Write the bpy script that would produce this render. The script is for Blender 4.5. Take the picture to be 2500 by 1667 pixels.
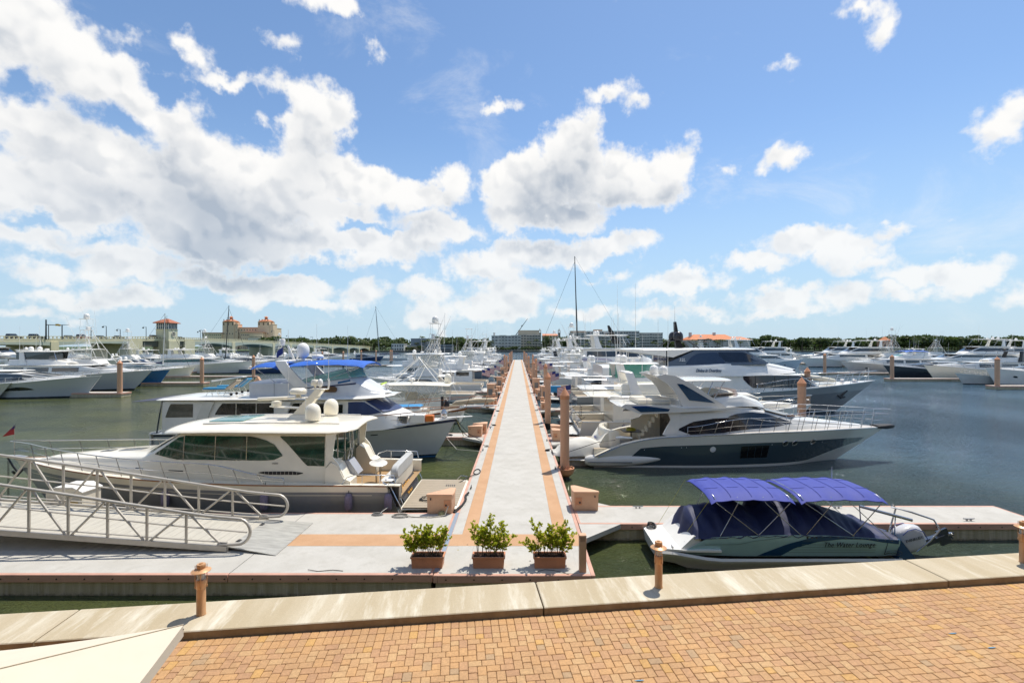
import bpy, math, random
from mathutils import Vector, Matrix
for o in list(bpy.data.objects): bpy.data.objects.remove(o)
S = bpy.context.scene
COL = S.collection
R = math.radians
rnd = random.Random(7)

# ---------------------------------------------------------------- camera, light, exposure
F, CX, CY, EH = 1180.0, 1265.0, 844.0, 6.9      # focal length and horizon measured on the 2500 px photograph, eye height over the water
cd = bpy.data.cameras.new('camera'); cam = bpy.data.objects.new('camera', cd); COL.objects.link(cam)
cam.location = (0, 0, EH); cam.rotation_euler = (R(90), 0, 0)
cd.sensor_width = 36; cd.lens = F/2500*36; cd.shift_x = -0.006; cd.shift_y = 0.0042
cd.clip_start = .1; cd.clip_end = 20000
S.camera = cam
S.view_settings.view_transform = 'Standard'; S.view_settings.look = 'None'
S.view_settings.gamma = 1; S.view_settings.use_curve_mapping = False
S.view_settings.exposure = 0.82
SUN_EL, SUN_AZ = 66.0, 38.0        # azimuth clockwise from +Y (the way the camera looks)
sd = bpy.data.lights.new('sun', 'SUN'); sun = bpy.data.objects.new('sun', sd); COL.objects.link(sun)
sd.energy = 2.9; sd.angle = R(.5); sd.color = (1, .94, .84)
_e, _a = R(SUN_EL), R(SUN_AZ)
sv = Vector((math.cos(_e)*math.sin(_a), math.cos(_e)*math.cos(_a), math.sin(_e)))
sun.rotation_euler = sv.to_track_quat('Z', 'Y').to_euler(); sun.location = (0, 0, 60)
try:
    S.cycles.max_bounces = 6; S.cycles.transparent_max_bounces = 12; S.cycles.caustics_reflective = False
except Exception: pass

def px_dir(px, py):                # direction of a point of the sky as azimuth and elevation (radians)
    x, z = (px-CX)/F, (CY-py)/F
    return math.atan2(x, 1), math.atan2(z, math.sqrt(1+x*x))

def build_world():
    w = bpy.data.worlds.new('World'); S.world = w; w.use_nodes = True
    nt = w.node_tree; nt.nodes.clear(); N = nt.nodes.new; L = nt.links.new
    def math_(op, a, b=None, c=None, clamp=False):
        n = N('ShaderNodeMath'); n.operation = op; n.use_clamp = clamp
        for i, v in enumerate((a, b, c)):
            if v is None: continue
            if isinstance(v, (int, float)): n.inputs[i].default_value = v
            else: L(v, n.inputs[i])
        return n.outputs[0]
    def vec(op, a, b=None, c=None):
        n = N('ShaderNodeVectorMath'); n.operation = op
        for i, v in enumerate((a, b, c)):
            if v is None: continue
            if isinstance(v, tuple): n.inputs[i].default_value = v
            else: L(v, n.inputs[i])
        return n.outputs['Value'] if op in ('LENGTH', 'DOT_PRODUCT') else n.outputs[0]
    def mapr(v, a, b, c, d, smooth=True):
        n = N('ShaderNodeMapRange'); n.interpolation_type = 'SMOOTHSTEP' if smooth else 'LINEAR'
        L(v, n.inputs[0])
        for i, k in enumerate((a, b, c, d)): n.inputs[i+1].default_value = k
        return n.outputs[0]
    tc = N('ShaderNodeTexCoord'); D = vec('NORMALIZE', tc.outputs['Generated'])
    sp = N('ShaderNodeSeparateXYZ'); L(D, sp.inputs[0])
    az = math_('ARCTAN2', sp.outputs[0], sp.outputs[1]); el = math_('ARCSINE', sp.outputs[2])
    def noise(v, scale, det, rough=.55, col=False, dist=0, dim='2D'):
        n = N('ShaderNodeTexNoise'); n.noise_dimensions = dim; n.inputs['Scale'].default_value = scale; n.inputs['Detail'].default_value = det
        n.inputs['Roughness'].default_value = rough; n.inputs['Distortion'].default_value = dist
        L(v, n.inputs['Vector']); return n.outputs['Color' if col else 'Fac']
    cmb = N('ShaderNodeCombineXYZ'); L(az, cmb.inputs[0]); L(el, cmb.inputs[1]); P0 = cmb.outputs[0]
    # cloud masses: (x, y, half width, half height) measured on the photograph, turned into sky directions
    blobs = [(60,120,290,200),(230,300,330,210),(120,480,300,130),(420,430,260,150),(330,250,150,60),(560,200,110,35),(470,130,90,40),(330,90,60,40),
      (690,230,80,55),(770,310,95,120),(720,420,190,130),(650,540,330,105),(360,640,170,48),(560,590,230,60),(880,450,170,70),(150,420,240,90),(60,560,150,50),
      (1010,480,150,60),(1110,450,70,60),(930,600,165,58),(1080,560,120,50),(1420,330,62,85),(1390,400,120,120),(1290,450,140,100),(1500,440,140,100),(1655,400,72,70),(1640,470,100,60),(1540,480,130,52),(1340,520,190,55),
      (820,20,90,55),(700,95,50,30),(900,135,28,35),(1230,252,55,20),(1460,230,75,42),(1540,255,45,20),(1770,410,42,30),(1905,390,85,48),(1910,158,48,24),
      (2090,20,90,40),(2140,55,65,45),(2470,300,110,75),(2430,350,70,30),(2320,515,45,11),
      (1190,655,110,42),(1290,620,120,40),(1440,610,160,34),(1540,595,55,28),(1250,710,90,38),(1220,750,110,32),(1050,715,60,28),(1040,765,55,22),(890,715,70,32),
      (130,655,90,28),(310,715,120,26),(600,695,210,34),(700,740,120,20),(120,720,90,18),(500,650,70,24),
      (1990,610,150,48),(1870,648,110,22),(2100,640,90,26),(2300,655,170,34),(2200,672,100,20),(2360,590,36,20),(2160,560,60,14),(2470,712,40,18),
      (1690,690,90,26),(1640,705,70,20),(1730,745,60,16),(1600,765,55,16),(1900,730,70,26),(1960,715,40,14),(2060,720,50,34),(1880,760,80,14),(2180,712,70,12),
      (1500,670,32,10),(1444,672,18,8),(60,760,80,12),(1430,760,60,12)]
    holes = [(25,225,60,26),(280,312,38,17),(610,325,48,26),(665,280,22,40),(250,575,75,16),(430,215,42,24),(900,562,60,7),(90,545,60,8)]
    def field(P, seedoff):
        w1 = vec('SUBTRACT', noise(P, 5.5, 5, .62, True), (.5, .5, .5))
        Pw = vec('MULTIPLY_ADD', w1, (.13, .10, 0), P)
        if not seedoff:
            w2 = vec('SUBTRACT', noise(P, 26, 5, .6, True), (.5, .5, .5)); Pw = vec('MULTIPLY_ADD', w2, (.038, .034, 0), Pw)
        acc = None
        for (bx, by, bw, bh) in blobs:
            a, e = px_dir(bx, by); a1, _ = px_dir(bx+bw, by); _, e1 = px_dir(bx, by-bh)
            sx, sy = 1/abs(a1-a), 1/abs(e1-e)
            q = vec('LENGTH', vec('MULTIPLY_ADD', Pw, (sx, sy, 0), (-a*sx, -e*sy, 0)))
            q = math_('MULTIPLY', math_('SUBTRACT', q, 1.0), 1/math.sqrt(sx*sy))   # roughly a distance in radians
            if acc is None: acc = q
            else:
                n = N('ShaderNodeMath'); n.operation = 'SMOOTH_MIN'; L(acc, n.inputs[0]); L(q, n.inputs[1]); n.inputs[2].default_value = .012; acc = n.outputs[0]
        # the sky outside the picture carries the same kind of scattered cumulus
        for (bx, by, bw, bh) in holes:      # blue gaps
            a, e = px_dir(bx, by); a1, _ = px_dir(bx+bw, by); _, e1 = px_dir(bx, by-bh); sx, sy = 1/abs(a1-a), 1/abs(e1-e)
            q = math_('MULTIPLY', math_('SUBTRACT', 1.0, vec('LENGTH', vec('MULTIPLY_ADD', Pw, (sx, sy, 0), (-a*sx, -e*sy, 0)))), 1/math.sqrt(sx*sy))
            acc = math_('MAXIMUM', acc, q)
        if seedoff: return acc
        n3 = noise(vec('MULTIPLY', D, (3.1, 3.1, 7)), 1.0, 5, .58, dim='3D')
        other = math_('SUBTRACT', .55, n3); other = math_('MULTIPLY', other, .5)
        inside = math_('MAXIMUM', mapr(sp.outputs[1], .45, .62, 0, 1), 0.0)
        inside = math_('MULTIPLY', inside, mapr(el, .72, .6, 0, 1))
        mx = N('ShaderNodeMix'); L(inside, mx.inputs[0]); L(other, mx.inputs[2]); L(acc, mx.inputs[3])
        return mx.outputs[0]
    f0 = field(P0, 0)
    f1 = field(vec('ADD', P0, (.012, .055, 0)), 1)
    def billow(P, sc):      # cauliflower relief: rounded cells of several sizes
        n = N('ShaderNodeTexVoronoi'); n.voronoi_dimensions = '2D'; n.feature = 'SMOOTH_F1'; n.inputs['Scale'].default_value = sc; n.inputs['Detail'].default_value = 2; n.inputs['Roughness'].default_value = .5; n.inputs['Smoothness'].default_value = .35
        n.normalize = True; L(P, n.inputs['Vector']); return math_('SUBTRACT', .5, n.outputs['Distance'])
    wv = vec('SUBTRACT', noise(P0, 14, 4, .6, True), (.5, .5, .5)); PW = vec('MULTIPLY_ADD', wv, (.03, .03, 0), P0)
    b0 = billow(PW, 11); b1 = billow(vec('ADD', PW, (.008, .016, 0)), 11)
    edge2 = noise(P0, 9, 6, .65)
    dens = math_('MULTIPLY_ADD', math_('SUBTRACT', b0, .24), .06, math_('MULTIPLY', f0, -1))
    dens = math_('MULTIPLY_ADD', math_('SUBTRACT', edge2, .5), .05, dens)
    dens = math_('MULTIPLY_ADD', math_('SUBTRACT', noise(P0, 60, 4, .6), .5), .02, dens)
    dens = math_('ADD', dens, mapr(el, .02, .30, .019, .002))
    mask = mapr(dens, -.001, .028, 0, 1)
    # wisps
    wis = mapr(noise(vec('MULTIPLY', P0, (1, 1.9, 1)), 3.2, 8, .66, False, .4), .53, .80, 0, .32)
    mask = math_('MAXIMUM', mask, wis)
    low = mapr(el, 0.0, .35, .45, 1); mask = math_('MULTIPLY', mask, math_('ADD', math_('MULTIPLY', low, .35), .65))
    # lit side against shaded belly: how much cloud lies on the way to the sun
    belly = mapr(math_('MULTIPLY', f1, -1), -.015, .085, 0, .75)
    tex = noise(P0, 4.5, 4, .5); belly = math_('MULTIPLY', belly, mapr(tex, .36, .64, 1.1, .35))
    rel = mapr(math_('SUBTRACT', b1, b0), -.04, .12, 0, .30)
    shade = math_('ADD', belly, rel, clamp=True)
    shade = math_('MULTIPLY', shade, mapr(dens, .0, .05, .15, 1))
    cr = N('ShaderNodeMix'); cr.data_type = 'RGBA'; L(shade, cr.inputs[0]); cr.inputs[6].default_value = (.565, .56, .55, 1); cr.inputs[7].default_value = (.25, .285, .335, 1)
    sky = N('ShaderNodeTexSky'); sky.sky_type = 'NISHITA'; sky.sun_disc = False
    sky.sun_elevation = R(SUN_EL); sky.sun_rotation = R(SUN_AZ); sky.air_density = 1.0; sky.dust_density = .25; sky.ozone_density = 3.5; sky.altitude = 0
    ssc = vec('MULTIPLY', sky.outputs[0], (.082, .086, .087))
    hz = N('ShaderNodeMix'); hz.data_type = 'RGBA'; L(mapr(el, -.02, .42, .85, 0), hz.inputs[0]); L(ssc, hz.inputs[6]); hz.inputs[7].default_value = (.275, .375, .47, 1); ssc = hz.outputs[2]
    mix = N('ShaderNodeMix'); mix.data_type = 'RGBA'; L(mask, mix.inputs[0]); L(ssc, mix.inputs[6]); L(cr.outputs[2], mix.inputs[7])
    bg = N('ShaderNodeBackground'); L(mix.outputs[2], bg.inputs[0]); bg.inputs[1].default_value = 1.0
    out = N('ShaderNodeOutputWorld'); L(bg.outputs[0], out.inputs[0])
    w.cycles.sampling_method = 'MANUAL'; w.cycles.sample_map_resolution = 512
build_world()

# ---------------------------------------------------------------- materials
MATS = {}
def mat(key, col, rough=.5, metal=0, var=.0, vscale=4, bump=0, bscale=30, coat=0, spec=.5, alpha=1, trans=0, emit=None, stretch=(1,1,1), col2=None, det=4):
    if key in MATS: return MATS[key]
    m = bpy.data.materials.new(key); m.use_nodes = True; nt = m.node_tree; b = nt.nodes['Principled BSDF']
    b.inputs['Roughness'].default_value = rough; b.inputs['Metallic'].default_value = metal
    b.inputs['Coat Weight'].default_value = coat; b.inputs['Coat Roughness'].default_value = .08; b.inputs['Specular IOR Level'].default_value = spec
    b.inputs['Alpha'].default_value = alpha; b.inputs['Transmission Weight'].default_value = trans
    c = (*col, 1)
    if var or bump or col2:
        tc = nt.nodes.new('ShaderNodeTexCoord'); mp = nt.nodes.new('ShaderNodeMapping'); mp.inputs['Scale'].default_value = stretch
        nt.links.new(tc.outputs['Object'], mp.inputs[0])
        # each copy reads another piece of the texture
        oi = nt.nodes.new('ShaderNodeObjectInfo'); mu = nt.nodes.new('ShaderNodeMath'); mu.operation = 'MULTIPLY'; mu.inputs[1].default_value = 37
        nt.links.new(oi.outputs['Random'], mu.inputs[0]); nt.links.new(mu.outputs[0], mp.inputs['Location'])
    if var or col2:
        n = nt.nodes.new('ShaderNodeTexNoise'); n.inputs['Scale'].default_value = vscale; n.inputs['Detail'].default_value = det; n.inputs['Roughness'].default_value = .62
        nt.links.new(mp.outputs[0], n.inputs['Vector'])
        r = nt.nodes.new('ShaderNodeValToRGB'); r.color_ramp.elements[0].position = .34; r.color_ramp.elements[1].position = .68
        lo = col2 if col2 else tuple(x*(1-var) for x in col)
        r.color_ramp.elements[0].color = (*lo, 1); r.color_ramp.elements[1].color = c
        nt.links.new(n.outputs['Fac'], r.inputs[0]); nt.links.new(r.outputs[0], b.inputs['Base Color'])
    else: b.inputs['Base Color'].default_value = c
    if bump:
        n2 = nt.nodes.new('ShaderNodeTexNoise'); n2.inputs['Scale'].default_value = bscale; n2.inputs['Detail'].default_value = 5
        nt.links.new(mp.outputs[0], n2.inputs['Vector'])
        bp = nt.nodes.new('ShaderNodeBump'); bp.inputs['Strength'].default_value = bump; bp.inputs['Distance'].default_value = .02
        nt.links.new(n2.outputs['Fac'], bp.inputs['Height']); nt.links.new(bp.outputs[0], b.inputs['Normal'])
    MATS[key] = m; return m

WHITE = mat('gelcoat white', (.86,.835,.78), .22, var=.07, vscale=1.1, coat=.5)
CREAM = mat('gelcoat cream', (.88,.82,.68), .24, var=.06, vscale=1.2, coat=.5)
OFFW = mat('gelcoat off white', (.74,.72,.66), .3, var=.12, vscale=1.5, coat=.3)
LGREY = mat('gelcoat light grey', (.62,.61,.58), .22, var=.08, vscale=1, coat=.6)
MGREY = mat('gelcoat mid grey', (.17,.18,.195), .2, var=.1, vscale=1, coat=.6)
BEIGE = mat('gelcoat beige', (.58,.53,.44), .3, var=.08, vscale=1, coat=.3)
NAVY = mat('gelcoat navy', (.018,.034,.055), .12, var=.25, vscale=.7, coat=1)
DARK = mat('gelcoat charcoal', (.045,.05,.06), .15, var=.2, vscale=.8, coat=.8)
BLUE = mat('gelcoat blue', (.015,.12,.30), .15, var=.1, coat=.8)
BLACK = mat('black trim', (.015,.015,.017), .35)
GLASS = mat('dark glass', (.012,.016,.02), .04, spec=.9, coat=.6, var=.4, vscale=.6)
GGLASS = mat('green tinted glass', (.015,.085,.055), .04, spec=.8, coat=.5, var=.6, vscale=1.0)
BGLASS = mat('blue mirror glass', (.03,.10,.22), .05, metal=.5, var=.3, vscale=1)
TGLASS = mat('pale teal glass', (.10,.30,.25), .05, alpha=.75, spec=.8)
CLEAR = mat('clear vinyl', (.55,.55,.48), .12, alpha=.38, spec=.8)
BOTTOM = mat('antifouling blue', (.01,.05,.12), .5)
BOTTOMR = mat('antifouling dark', (.02,.02,.025), .5)
STEEL = mat('polished steel', (.62,.62,.62), .18, metal=1, var=.1, vscale=8)
ALU = mat('brushed aluminium', (.60,.55,.47), .42, metal=.35, var=.14, vscale=3, bump=.08, bscale=90)
TEAK = mat('teak', (.42,.27,.13), .6, var=.35, vscale=3, stretch=(1,14,8), bump=.1)
TEAKG = mat('weathered teak', (.40,.33,.24), .7, var=.25, vscale=3, stretch=(1,14,8))
VARN = mat('varnished trim', (.30,.11,.03), .25, var=.2, coat=.7)
CANVB = mat('royal blue canvas', (.015,.12,.52), .75, var=.2, vscale=2, bump=.35, bscale=4)
CANVN = mat('navy canvas', (.014,.022,.085), .62, var=.3, vscale=2, bump=.5, bscale=5)
CANVI = mat('indigo canvas', (.030,.048,.32), .7, var=.15, vscale=1.5, bump=.4, bscale=4)
CANVW = mat('white canvas', (.64,.62,.56), .8, var=.1, vscale=2, bump=.4, bscale=5)
CANVT = mat('tan canvas', (.50,.42,.30), .8, var=.15, vscale=2, bump=.4, bscale=5)
RUB = mat('black rubber', (.02,.02,.022), .6, var=.3)
ROPE = mat('dark rope', (.03,.03,.03), .9, var=.4, vscale=20)
ROPEW = mat('white rope', (.55,.52,.45), .9, var=.2, vscale=20)
ROPEY = mat('yellow hose', (.50,.42,.03), .5, var=.2)
GOLD = mat('gold lettering', (.75,.38,.06), .4, metal=.2)
INK = mat('dark lettering', (.02,.025,.04), .5)
INKW = mat('white lettering', (.8,.8,.8), .5)
SEAT = mat('cream upholstery', (.66,.61,.50), .6, var=.08, vscale=3, bump=.15, bscale=10)
INTER = mat('cabin interior', (.20,.17,.13), .7, var=.5, vscale=2)
PEACH = mat('peach painted fibreglass', (.68,.40,.24), .5, var=.12, vscale=2.5, bump=.05)
PEACHD = mat('peach painted pile', (.68,.38,.23), .55, var=.16, vscale=1.3, bump=.08, stretch=(1,1,.4))
PEACHC = mat('peach pile cap', (.62,.28,.14), .5, var=.15)
COPPER = mat('bollard orange paint', (.66,.36,.17), .38, var=.18, vscale=4, metal=.15, bump=.05)
FENDER = mat('lilac fender fabric', (.26,.22,.30), .85, var=.3, vscale=5, bump=.2)
RED = mat('red fabric', (.45,.03,.03), .7, var=.15); FBLUE = mat('flag blue', (.02,.035,.18), .7); FWHT = mat('flag white', (.75,.74,.72), .7)
ORANGE = mat('orange case', (.65,.17,.02), .5)
LIME = mat('lime trim', (.45,.62,.04), .5)

# ---------------------------------------------------------------- mesh helpers
def at(px, py, Z):  Y = (EH-Z)*F/(py-CY); return Vector(((px-CX)*Y/F, Y, Z))
def on(px, py, Y):  return Vector(((px-CX)*Y/F, Y, EH-(py-CY)*Y/F))
def lerp(a, b, t): return a+(b-a)*t
def interp(tab, x):
    if x <= tab[0][0]: return tab[0][1]
    for (a, b), (c, d) in zip(tab, tab[1:]):
        if x <= c: return b+(d-b)*(x-a)/(c-a) if c > a else d
    return tab[-1][1]
def smooth(a, b, x):
    t = min(1, max(0, (x-a)/(b-a))); return t*t*(3-2*t)
def arange(a, b, n): return [a+(b-a)*i/n for i in range(n+1)]

class MB:
    def __init__(s): s.v = []; s.f = []; s.m = []
    def add(s, vs, fs, m=0):
        o = len(s.v); s.v += [tuple(p) for p in vs]; s.f += [tuple(i+o for i in f) for f in fs]; s.m += [m]*len(fs); return s
    def box(s, x0, x1, y0, y1, z0, z1, m=0, b=0):
        if x1 < x0: x0, x1 = x1, x0
        if y1 < y0: y0, y1 = y1, y0
        if b:   # chamfered top and vertical edges
            def ring(i, z): return [(x0+i+b,y0+i,z),(x1-i-b,y0+i,z),(x1-i,y0+i+b,z),(x1-i,y1-i-b,z),(x1-i-b,y1-i,z),(x0+i+b,y1-i,z),(x0+i,y1-i-b,z),(x0+i,y0+i+b,z)]
            return s.loft([ring(0, z0), ring(0, z1-b), ring(b, z1)], True, True, m)
        return s.add([(x0,y0,z0),(x1,y0,z0),(x1,y1,z0),(x0,y1,z0),(x0,y0,z1),(x1,y0,z1),(x1,y1,z1),(x0,y1,z1)],
              [(0,3,2,1),(4,5,6,7),(0,1,5,4),(1,2,6,5),(2,3,7,6),(3,0,4,7)], m)
    def prism(s, poly, z0, z1, m=0):
        n = len(poly); vs = [(p[0],p[1],z0) for p in poly]+[(p[0],p[1],z1) for p in poly]
        return s.add(vs, [tuple(range(n))[::-1], tuple(range(n, 2*n))]+[(i,(i+1)%n,n+(i+1)%n,n+i) for i in range(n)], m)
    def prismy(s, poly, y0, y1, m=0):     # profile in x,z pulled along y
        n = len(poly); vs = [(p[0],y0,p[1]) for p in poly]+[(p[0],y1,p[1]) for p in poly]
        return s.add(vs, [tuple(range(n)), tuple(range(n, 2*n))[::-1]]+[(i,n+i,n+(i+1)%n,(i+1)%n) for i in range(n)], m)
    def loft(s, rings, closed=True, cap=False, m=0):
        n = len(rings[0]); vs = [p for r in rings for p in r]; fs = []
        for k in range(len(rings)-1):
            for i in range(n if closed else n-1):
                j = (i+1) % n; fs.append((k*n+i, k*n+j, (k+1)*n+j, (k+1)*n+i))
        if cap: fs.append(tuple(range(n))[::-1]); fs.append(tuple(range((len(rings)-1)*n, len(rings)*n)))
        return s.add(vs, fs, m)
    def tube(s, pts, r, n=6, m=0, closed=False, cap=True):
        pts = [Vector(p) for p in pts]; rings = []; K = len(pts)
        t0 = (pts[1]-pts[0]).normalized(); ref = Vector((0,0,1)) if abs(t0.z) < .9 else Vector((1,0,0))
        for i, p in enumerate(pts):
            if closed: t = pts[(i+1)%K]-pts[i-1]
            else: t = pts[min(i+1,K-1)]-pts[max(i-1,0)]
            if t.length < 1e-9: t = t0.copy()
            t.normalize(); u = t.cross(ref)
            if u.length < 1e-3: u = t.cross(Vector((1,0,0)) if abs(t.x) < .9 else Vector((0,1,0)))
            u.normalize(); v = t.cross(u).normalized(); ref = -v if v.dot(ref) < 0 else v
            rr = r[i] if isinstance(r, (list, tuple)) else r
            rings.append([p+u*(rr*math.cos(2*math.pi*k/n))+v*(rr*math.sin(2*math.pi*k/n)) for k in range(n)])
        # keep rings from twisting
        for k in range(1, K):
            best = min(range(n), key=lambda sft: sum((rings[k][(q+sft)%n]-rings[k-1][q]).length for q in range(0, n, 2)))
            rings[k] = rings[k][best:]+rings[k][:best]
        if closed: rings.append(rings[0])
        return s.loft(rings, True, cap and not closed, m)
    def lathe(s, prof, c=(0,0,0), n=16, m=0, axis='z'):
        rings = []
        for r_, z in prof:
            ring = []
            for k in range(n):
                a = 2*math.pi*k/n; x, y = r_*math.cos(a), r_*math.sin(a)
                p = (x,y,z) if axis == 'z' else ((x,z,y) if axis == 'y' else (z,x,y))
                ring.append((c[0]+p[0], c[1]+p[1], c[2]+p[2]))
            rings.append(ring)
        return s.loft(rings, True, True, m)
    def grid(s, rows, m=0):
        n = len(rows[0]); vs = [p for r in rows for p in r]
        return s.add(vs, [(k*n+i,k*n+i+1,(k+1)*n+i+1,(k+1)*n+i) for k in range(len(rows)-1) for i in range(n-1)], m)
    def slab(s, st, m=0, n=16, e=.45, droop=0):   # st: (x, half width, z middle, thickness): a rounded roof-like slab
        rings = []
        for (x, w, z, th) in st:
            ring = []
            for k in range(n):
                a = 2*math.pi*k/n; c, q = math.cos(a), math.sin(a)
                cy = math.copysign(abs(c)**e, c); cz = math.copysign(abs(q)**.8, q)
                ring.append((x, w*cy, z+th/2*cz-droop*(cy*cy)))
            rings.append(ring)
        return s.loft(rings, True, True, m)
    def xf(s, M, i0=0):
        s.v = s.v[:i0]+[tuple(M @ Vector(p)) for p in s.v[i0:]]; return s
    def mesh(s, name, mats, sm=32):
        me = bpy.data.meshes.new(name); me.from_pydata(s.v, [], s.f)
        for m in (mats if isinstance(mats, (list, tuple)) else [mats]): me.materials.append(m)
        if max(s.m, default=0): me.polygons.foreach_set('material_index', s.m)
        if sm:
            me.polygons.foreach_set('use_smooth', [True]*len(s.f)); me.set_sharp_from_angle(angle=R(sm))
        me.update(); return me
    def build(s, name, mats, parent=None, sm=32, loc=None, rotz=0):
        o = bpy.data.objects.new(name, s.mesh(name, mats, sm)); COL.objects.link(o)
        if parent: o.parent = parent
        if loc is not None: o.location = loc
        if rotz: o.rotation_euler = (0, 0, rotz)
        return o
def tag(o, label=None, cat=None, group=None, kind=None):
    if label: o['label'] = label
    if cat: o['category'] = cat
    if group: o['group'] = group
    if kind: o['kind'] = kind
    return o
def thing(name, label, cat, loc=(0,0,0), rotz=0, group=None):
    o = bpy.data.objects.new(name, None); COL.objects.link(o); o.empty_display_size = .3
    o.location = loc; o.rotation_euler = (0,0,rotz); return tag(o, label, cat, group)
def struct(name, mb, m, sm=0, parent=None): return tag(mb.build(name, m, parent, sm), kind='structure')
def copy_tree(o, parent=None):
    c = o.copy(); COL.objects.link(c)
    if parent: c.parent = parent
    for ch in list(o.children): copy_tree(ch, c)
    return c
def dup(o, loc, rotz=0, label=None, group=None, scale=None):
    c = copy_tree(o); c.location = loc; c.rotation_euler = (0,0,rotz)
    if label: c['label'] = label
    if group: c['group'] = group
    if scale: c.scale = scale
    return c
def text(s, size, m, parent, M, name='lettering', shear=0, ext=.004, label=None, sx=1, align='LEFT', spacing=1, offs=0):
    cu = bpy.data.curves.new(name, 'FONT'); cu.body = s; cu.size = size; cu.extrude = ext; cu.shear = shear; cu.align_x = align
    cu.space_character = spacing; cu.resolution_u = 3; cu.offset = offs
    tmp = bpy.data.objects.new(name, cu); dg = bpy.context.evaluated_depsgraph_get()
    COL.objects.link(tmp); dg.update(); me = bpy.data.meshes.new_from_object(tmp.evaluated_get(dg)); bpy.data.objects.remove(tmp)
    me.materials.clear(); me.materials.append(m)
    me.transform(Matrix.Diagonal((sx,1,1,1)))
    o = bpy.data.objects.new(name, me); COL.objects.link(o); o.parent = parent; o.matrix_local = M
    if label: o['label'] = label
    return o
def face_mat(origin, right, up):      # text frame: x along right, y along up
    r = Vector(right).normalized(); u = Vector(up); u = (u-r*u.dot(r)).normalized(); n = r.cross(u)
    return Matrix(((r.x,u.x,n.x,origin[0]),(r.y,u.y,n.y,origin[1]),(r.z,u.z,n.z,origin[2]),(0,0,0,1)))

# ---------------------------------------------------------------- water
def water_mat():
    m = bpy.data.materials.new('harbour water'); m.use_nodes = True; nt = m.node_tree; b = nt.nodes['Principled BSDF']; L = nt.links.new
    b.inputs['Roughness'].default_value = .045; b.inputs['IOR'].default_value = 1.33
    tc = nt.nodes.new('ShaderNodeTexCoord')
    def nz(sc, st, det, rot=0, kind='Noise'):
        mp = nt.nodes.new('ShaderNodeMapping'); mp.inputs['Scale'].default_value = st; mp.inputs['Rotation'].default_value = (0,0,rot); L(tc.outputs['Object'], mp.inputs[0])
        n = nt.nodes.new('ShaderNodeTexNoise'); n.inputs['Scale'].default_value = sc; n.inputs['Detail'].default_value = det; n.inputs['Roughness'].default_value = .55
        L(mp.outputs[0], n.inputs['Vector']); return n.outputs['Fac']
    a = nz(.9, (1,1.5,1), 3, .3); c = nz(3.8, (1,2.2,1), 7, -.25); d = nz(.055, (1,.7,1), 3)
    r = nt.nodes.new('ShaderNodeValToRGB'); r.color_ramp.elements[0].color = (.045,.058,.026,1); r.color_ramp.elements[1].color = (.085,.098,.03,1)
    r.color_ramp.elements[0].position = .35; r.color_ramp.elements[1].position = .65; L(nz(.16, (1,1.6,1), 4), r.inputs[0])
    sp0 = nt.nodes.new('ShaderNodeSeparateXYZ'); L(tc.outputs['Object'], sp0.inputs[0])   # olive silt by the wall, blue painted into the open basin to stand for reflected sky
    dp = nt.nodes.new('ShaderNodeMapRange'); ma0 = nt.nodes.new('ShaderNodeMath'); ma0.operation = 'MULTIPLY_ADD'; ma0.inputs[1].default_value = 1.2; L(sp0.outputs[0], ma0.inputs[0]); L(sp0.outputs[1], ma0.inputs[2]); L(ma0.outputs[0], dp.inputs[0]); dp.inputs[1].default_value = 24; dp.inputs[2].default_value = 66
    mxb = nt.nodes.new('ShaderNodeMix'); mxb.data_type = 'RGBA'; L(dp.outputs[0], mxb.inputs[0]); L(r.outputs[0], mxb.inputs[6]); mxb.inputs[7].default_value = (.065,.12,.165,1); L(mxb.outputs[2], b.inputs['Base Color'])
    k = nt.nodes.new('ShaderNodeMapRange'); k.inputs[1].default_value = .35; k.inputs[2].default_value = .65; k.inputs[3].default_value = .35; k.inputs[4].default_value = 1.0; L(d, k.inputs[0])
    # the basin by the sea wall lies in the lee and is calmer on the left
    sx = nt.nodes.new('ShaderNodeSeparateXYZ'); L(tc.outputs['Object'], sx.inputs[0])
    lee = nt.nodes.new('ShaderNodeMapRange'); L(sx.outputs[0], lee.inputs[0]); lee.inputs[1].default_value = -30; lee.inputs[2].default_value = 14; lee.inputs[3].default_value = .55; lee.inputs[4].default_value = 1.35
    mu = nt.nodes.new('ShaderNodeMath'); mu.operation = 'MULTIPLY'; L(k.outputs[0], mu.inputs[0]); L(lee.outputs[0], mu.inputs[1])
    def bump(h, dist, prev=None, st=1):
        n = nt.nodes.new('ShaderNodeBump'); n.inputs['Distance'].default_value = dist; n.inputs['Strength'].default_value = st; L(h, n.inputs['Height']); L(mu.outputs[0], n.inputs['Strength'])
        if prev: L(prev, n.inputs['Normal'])
        return n.outputs[0]
    x = bump(a, .30); x = bump(c, .24, x); x = bump(nz(11, (1,2.0,1), 4, .1), .06, x); L(x, b.inputs['Normal'])
    return m
WATER = water_mat()
m = MB(); m.add([(-3000,8.0,0),(3000,8.0,0),(3000,4000,0),(-3000,4000,0)], [(0,1,2,3)]); m.add([(-3000,-400,0),(3000,-400,0),(3000,8.0,0),(-3000,8.0,0)], [(0,1,2,3)])
struct('water', m, WATER)
m = MB(); m.box(-3000,3000,-400,4000,-4.2,-4.0); struct('harbour_bed', m, mat('silt', (.08,.08,.05), .9))

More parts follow.
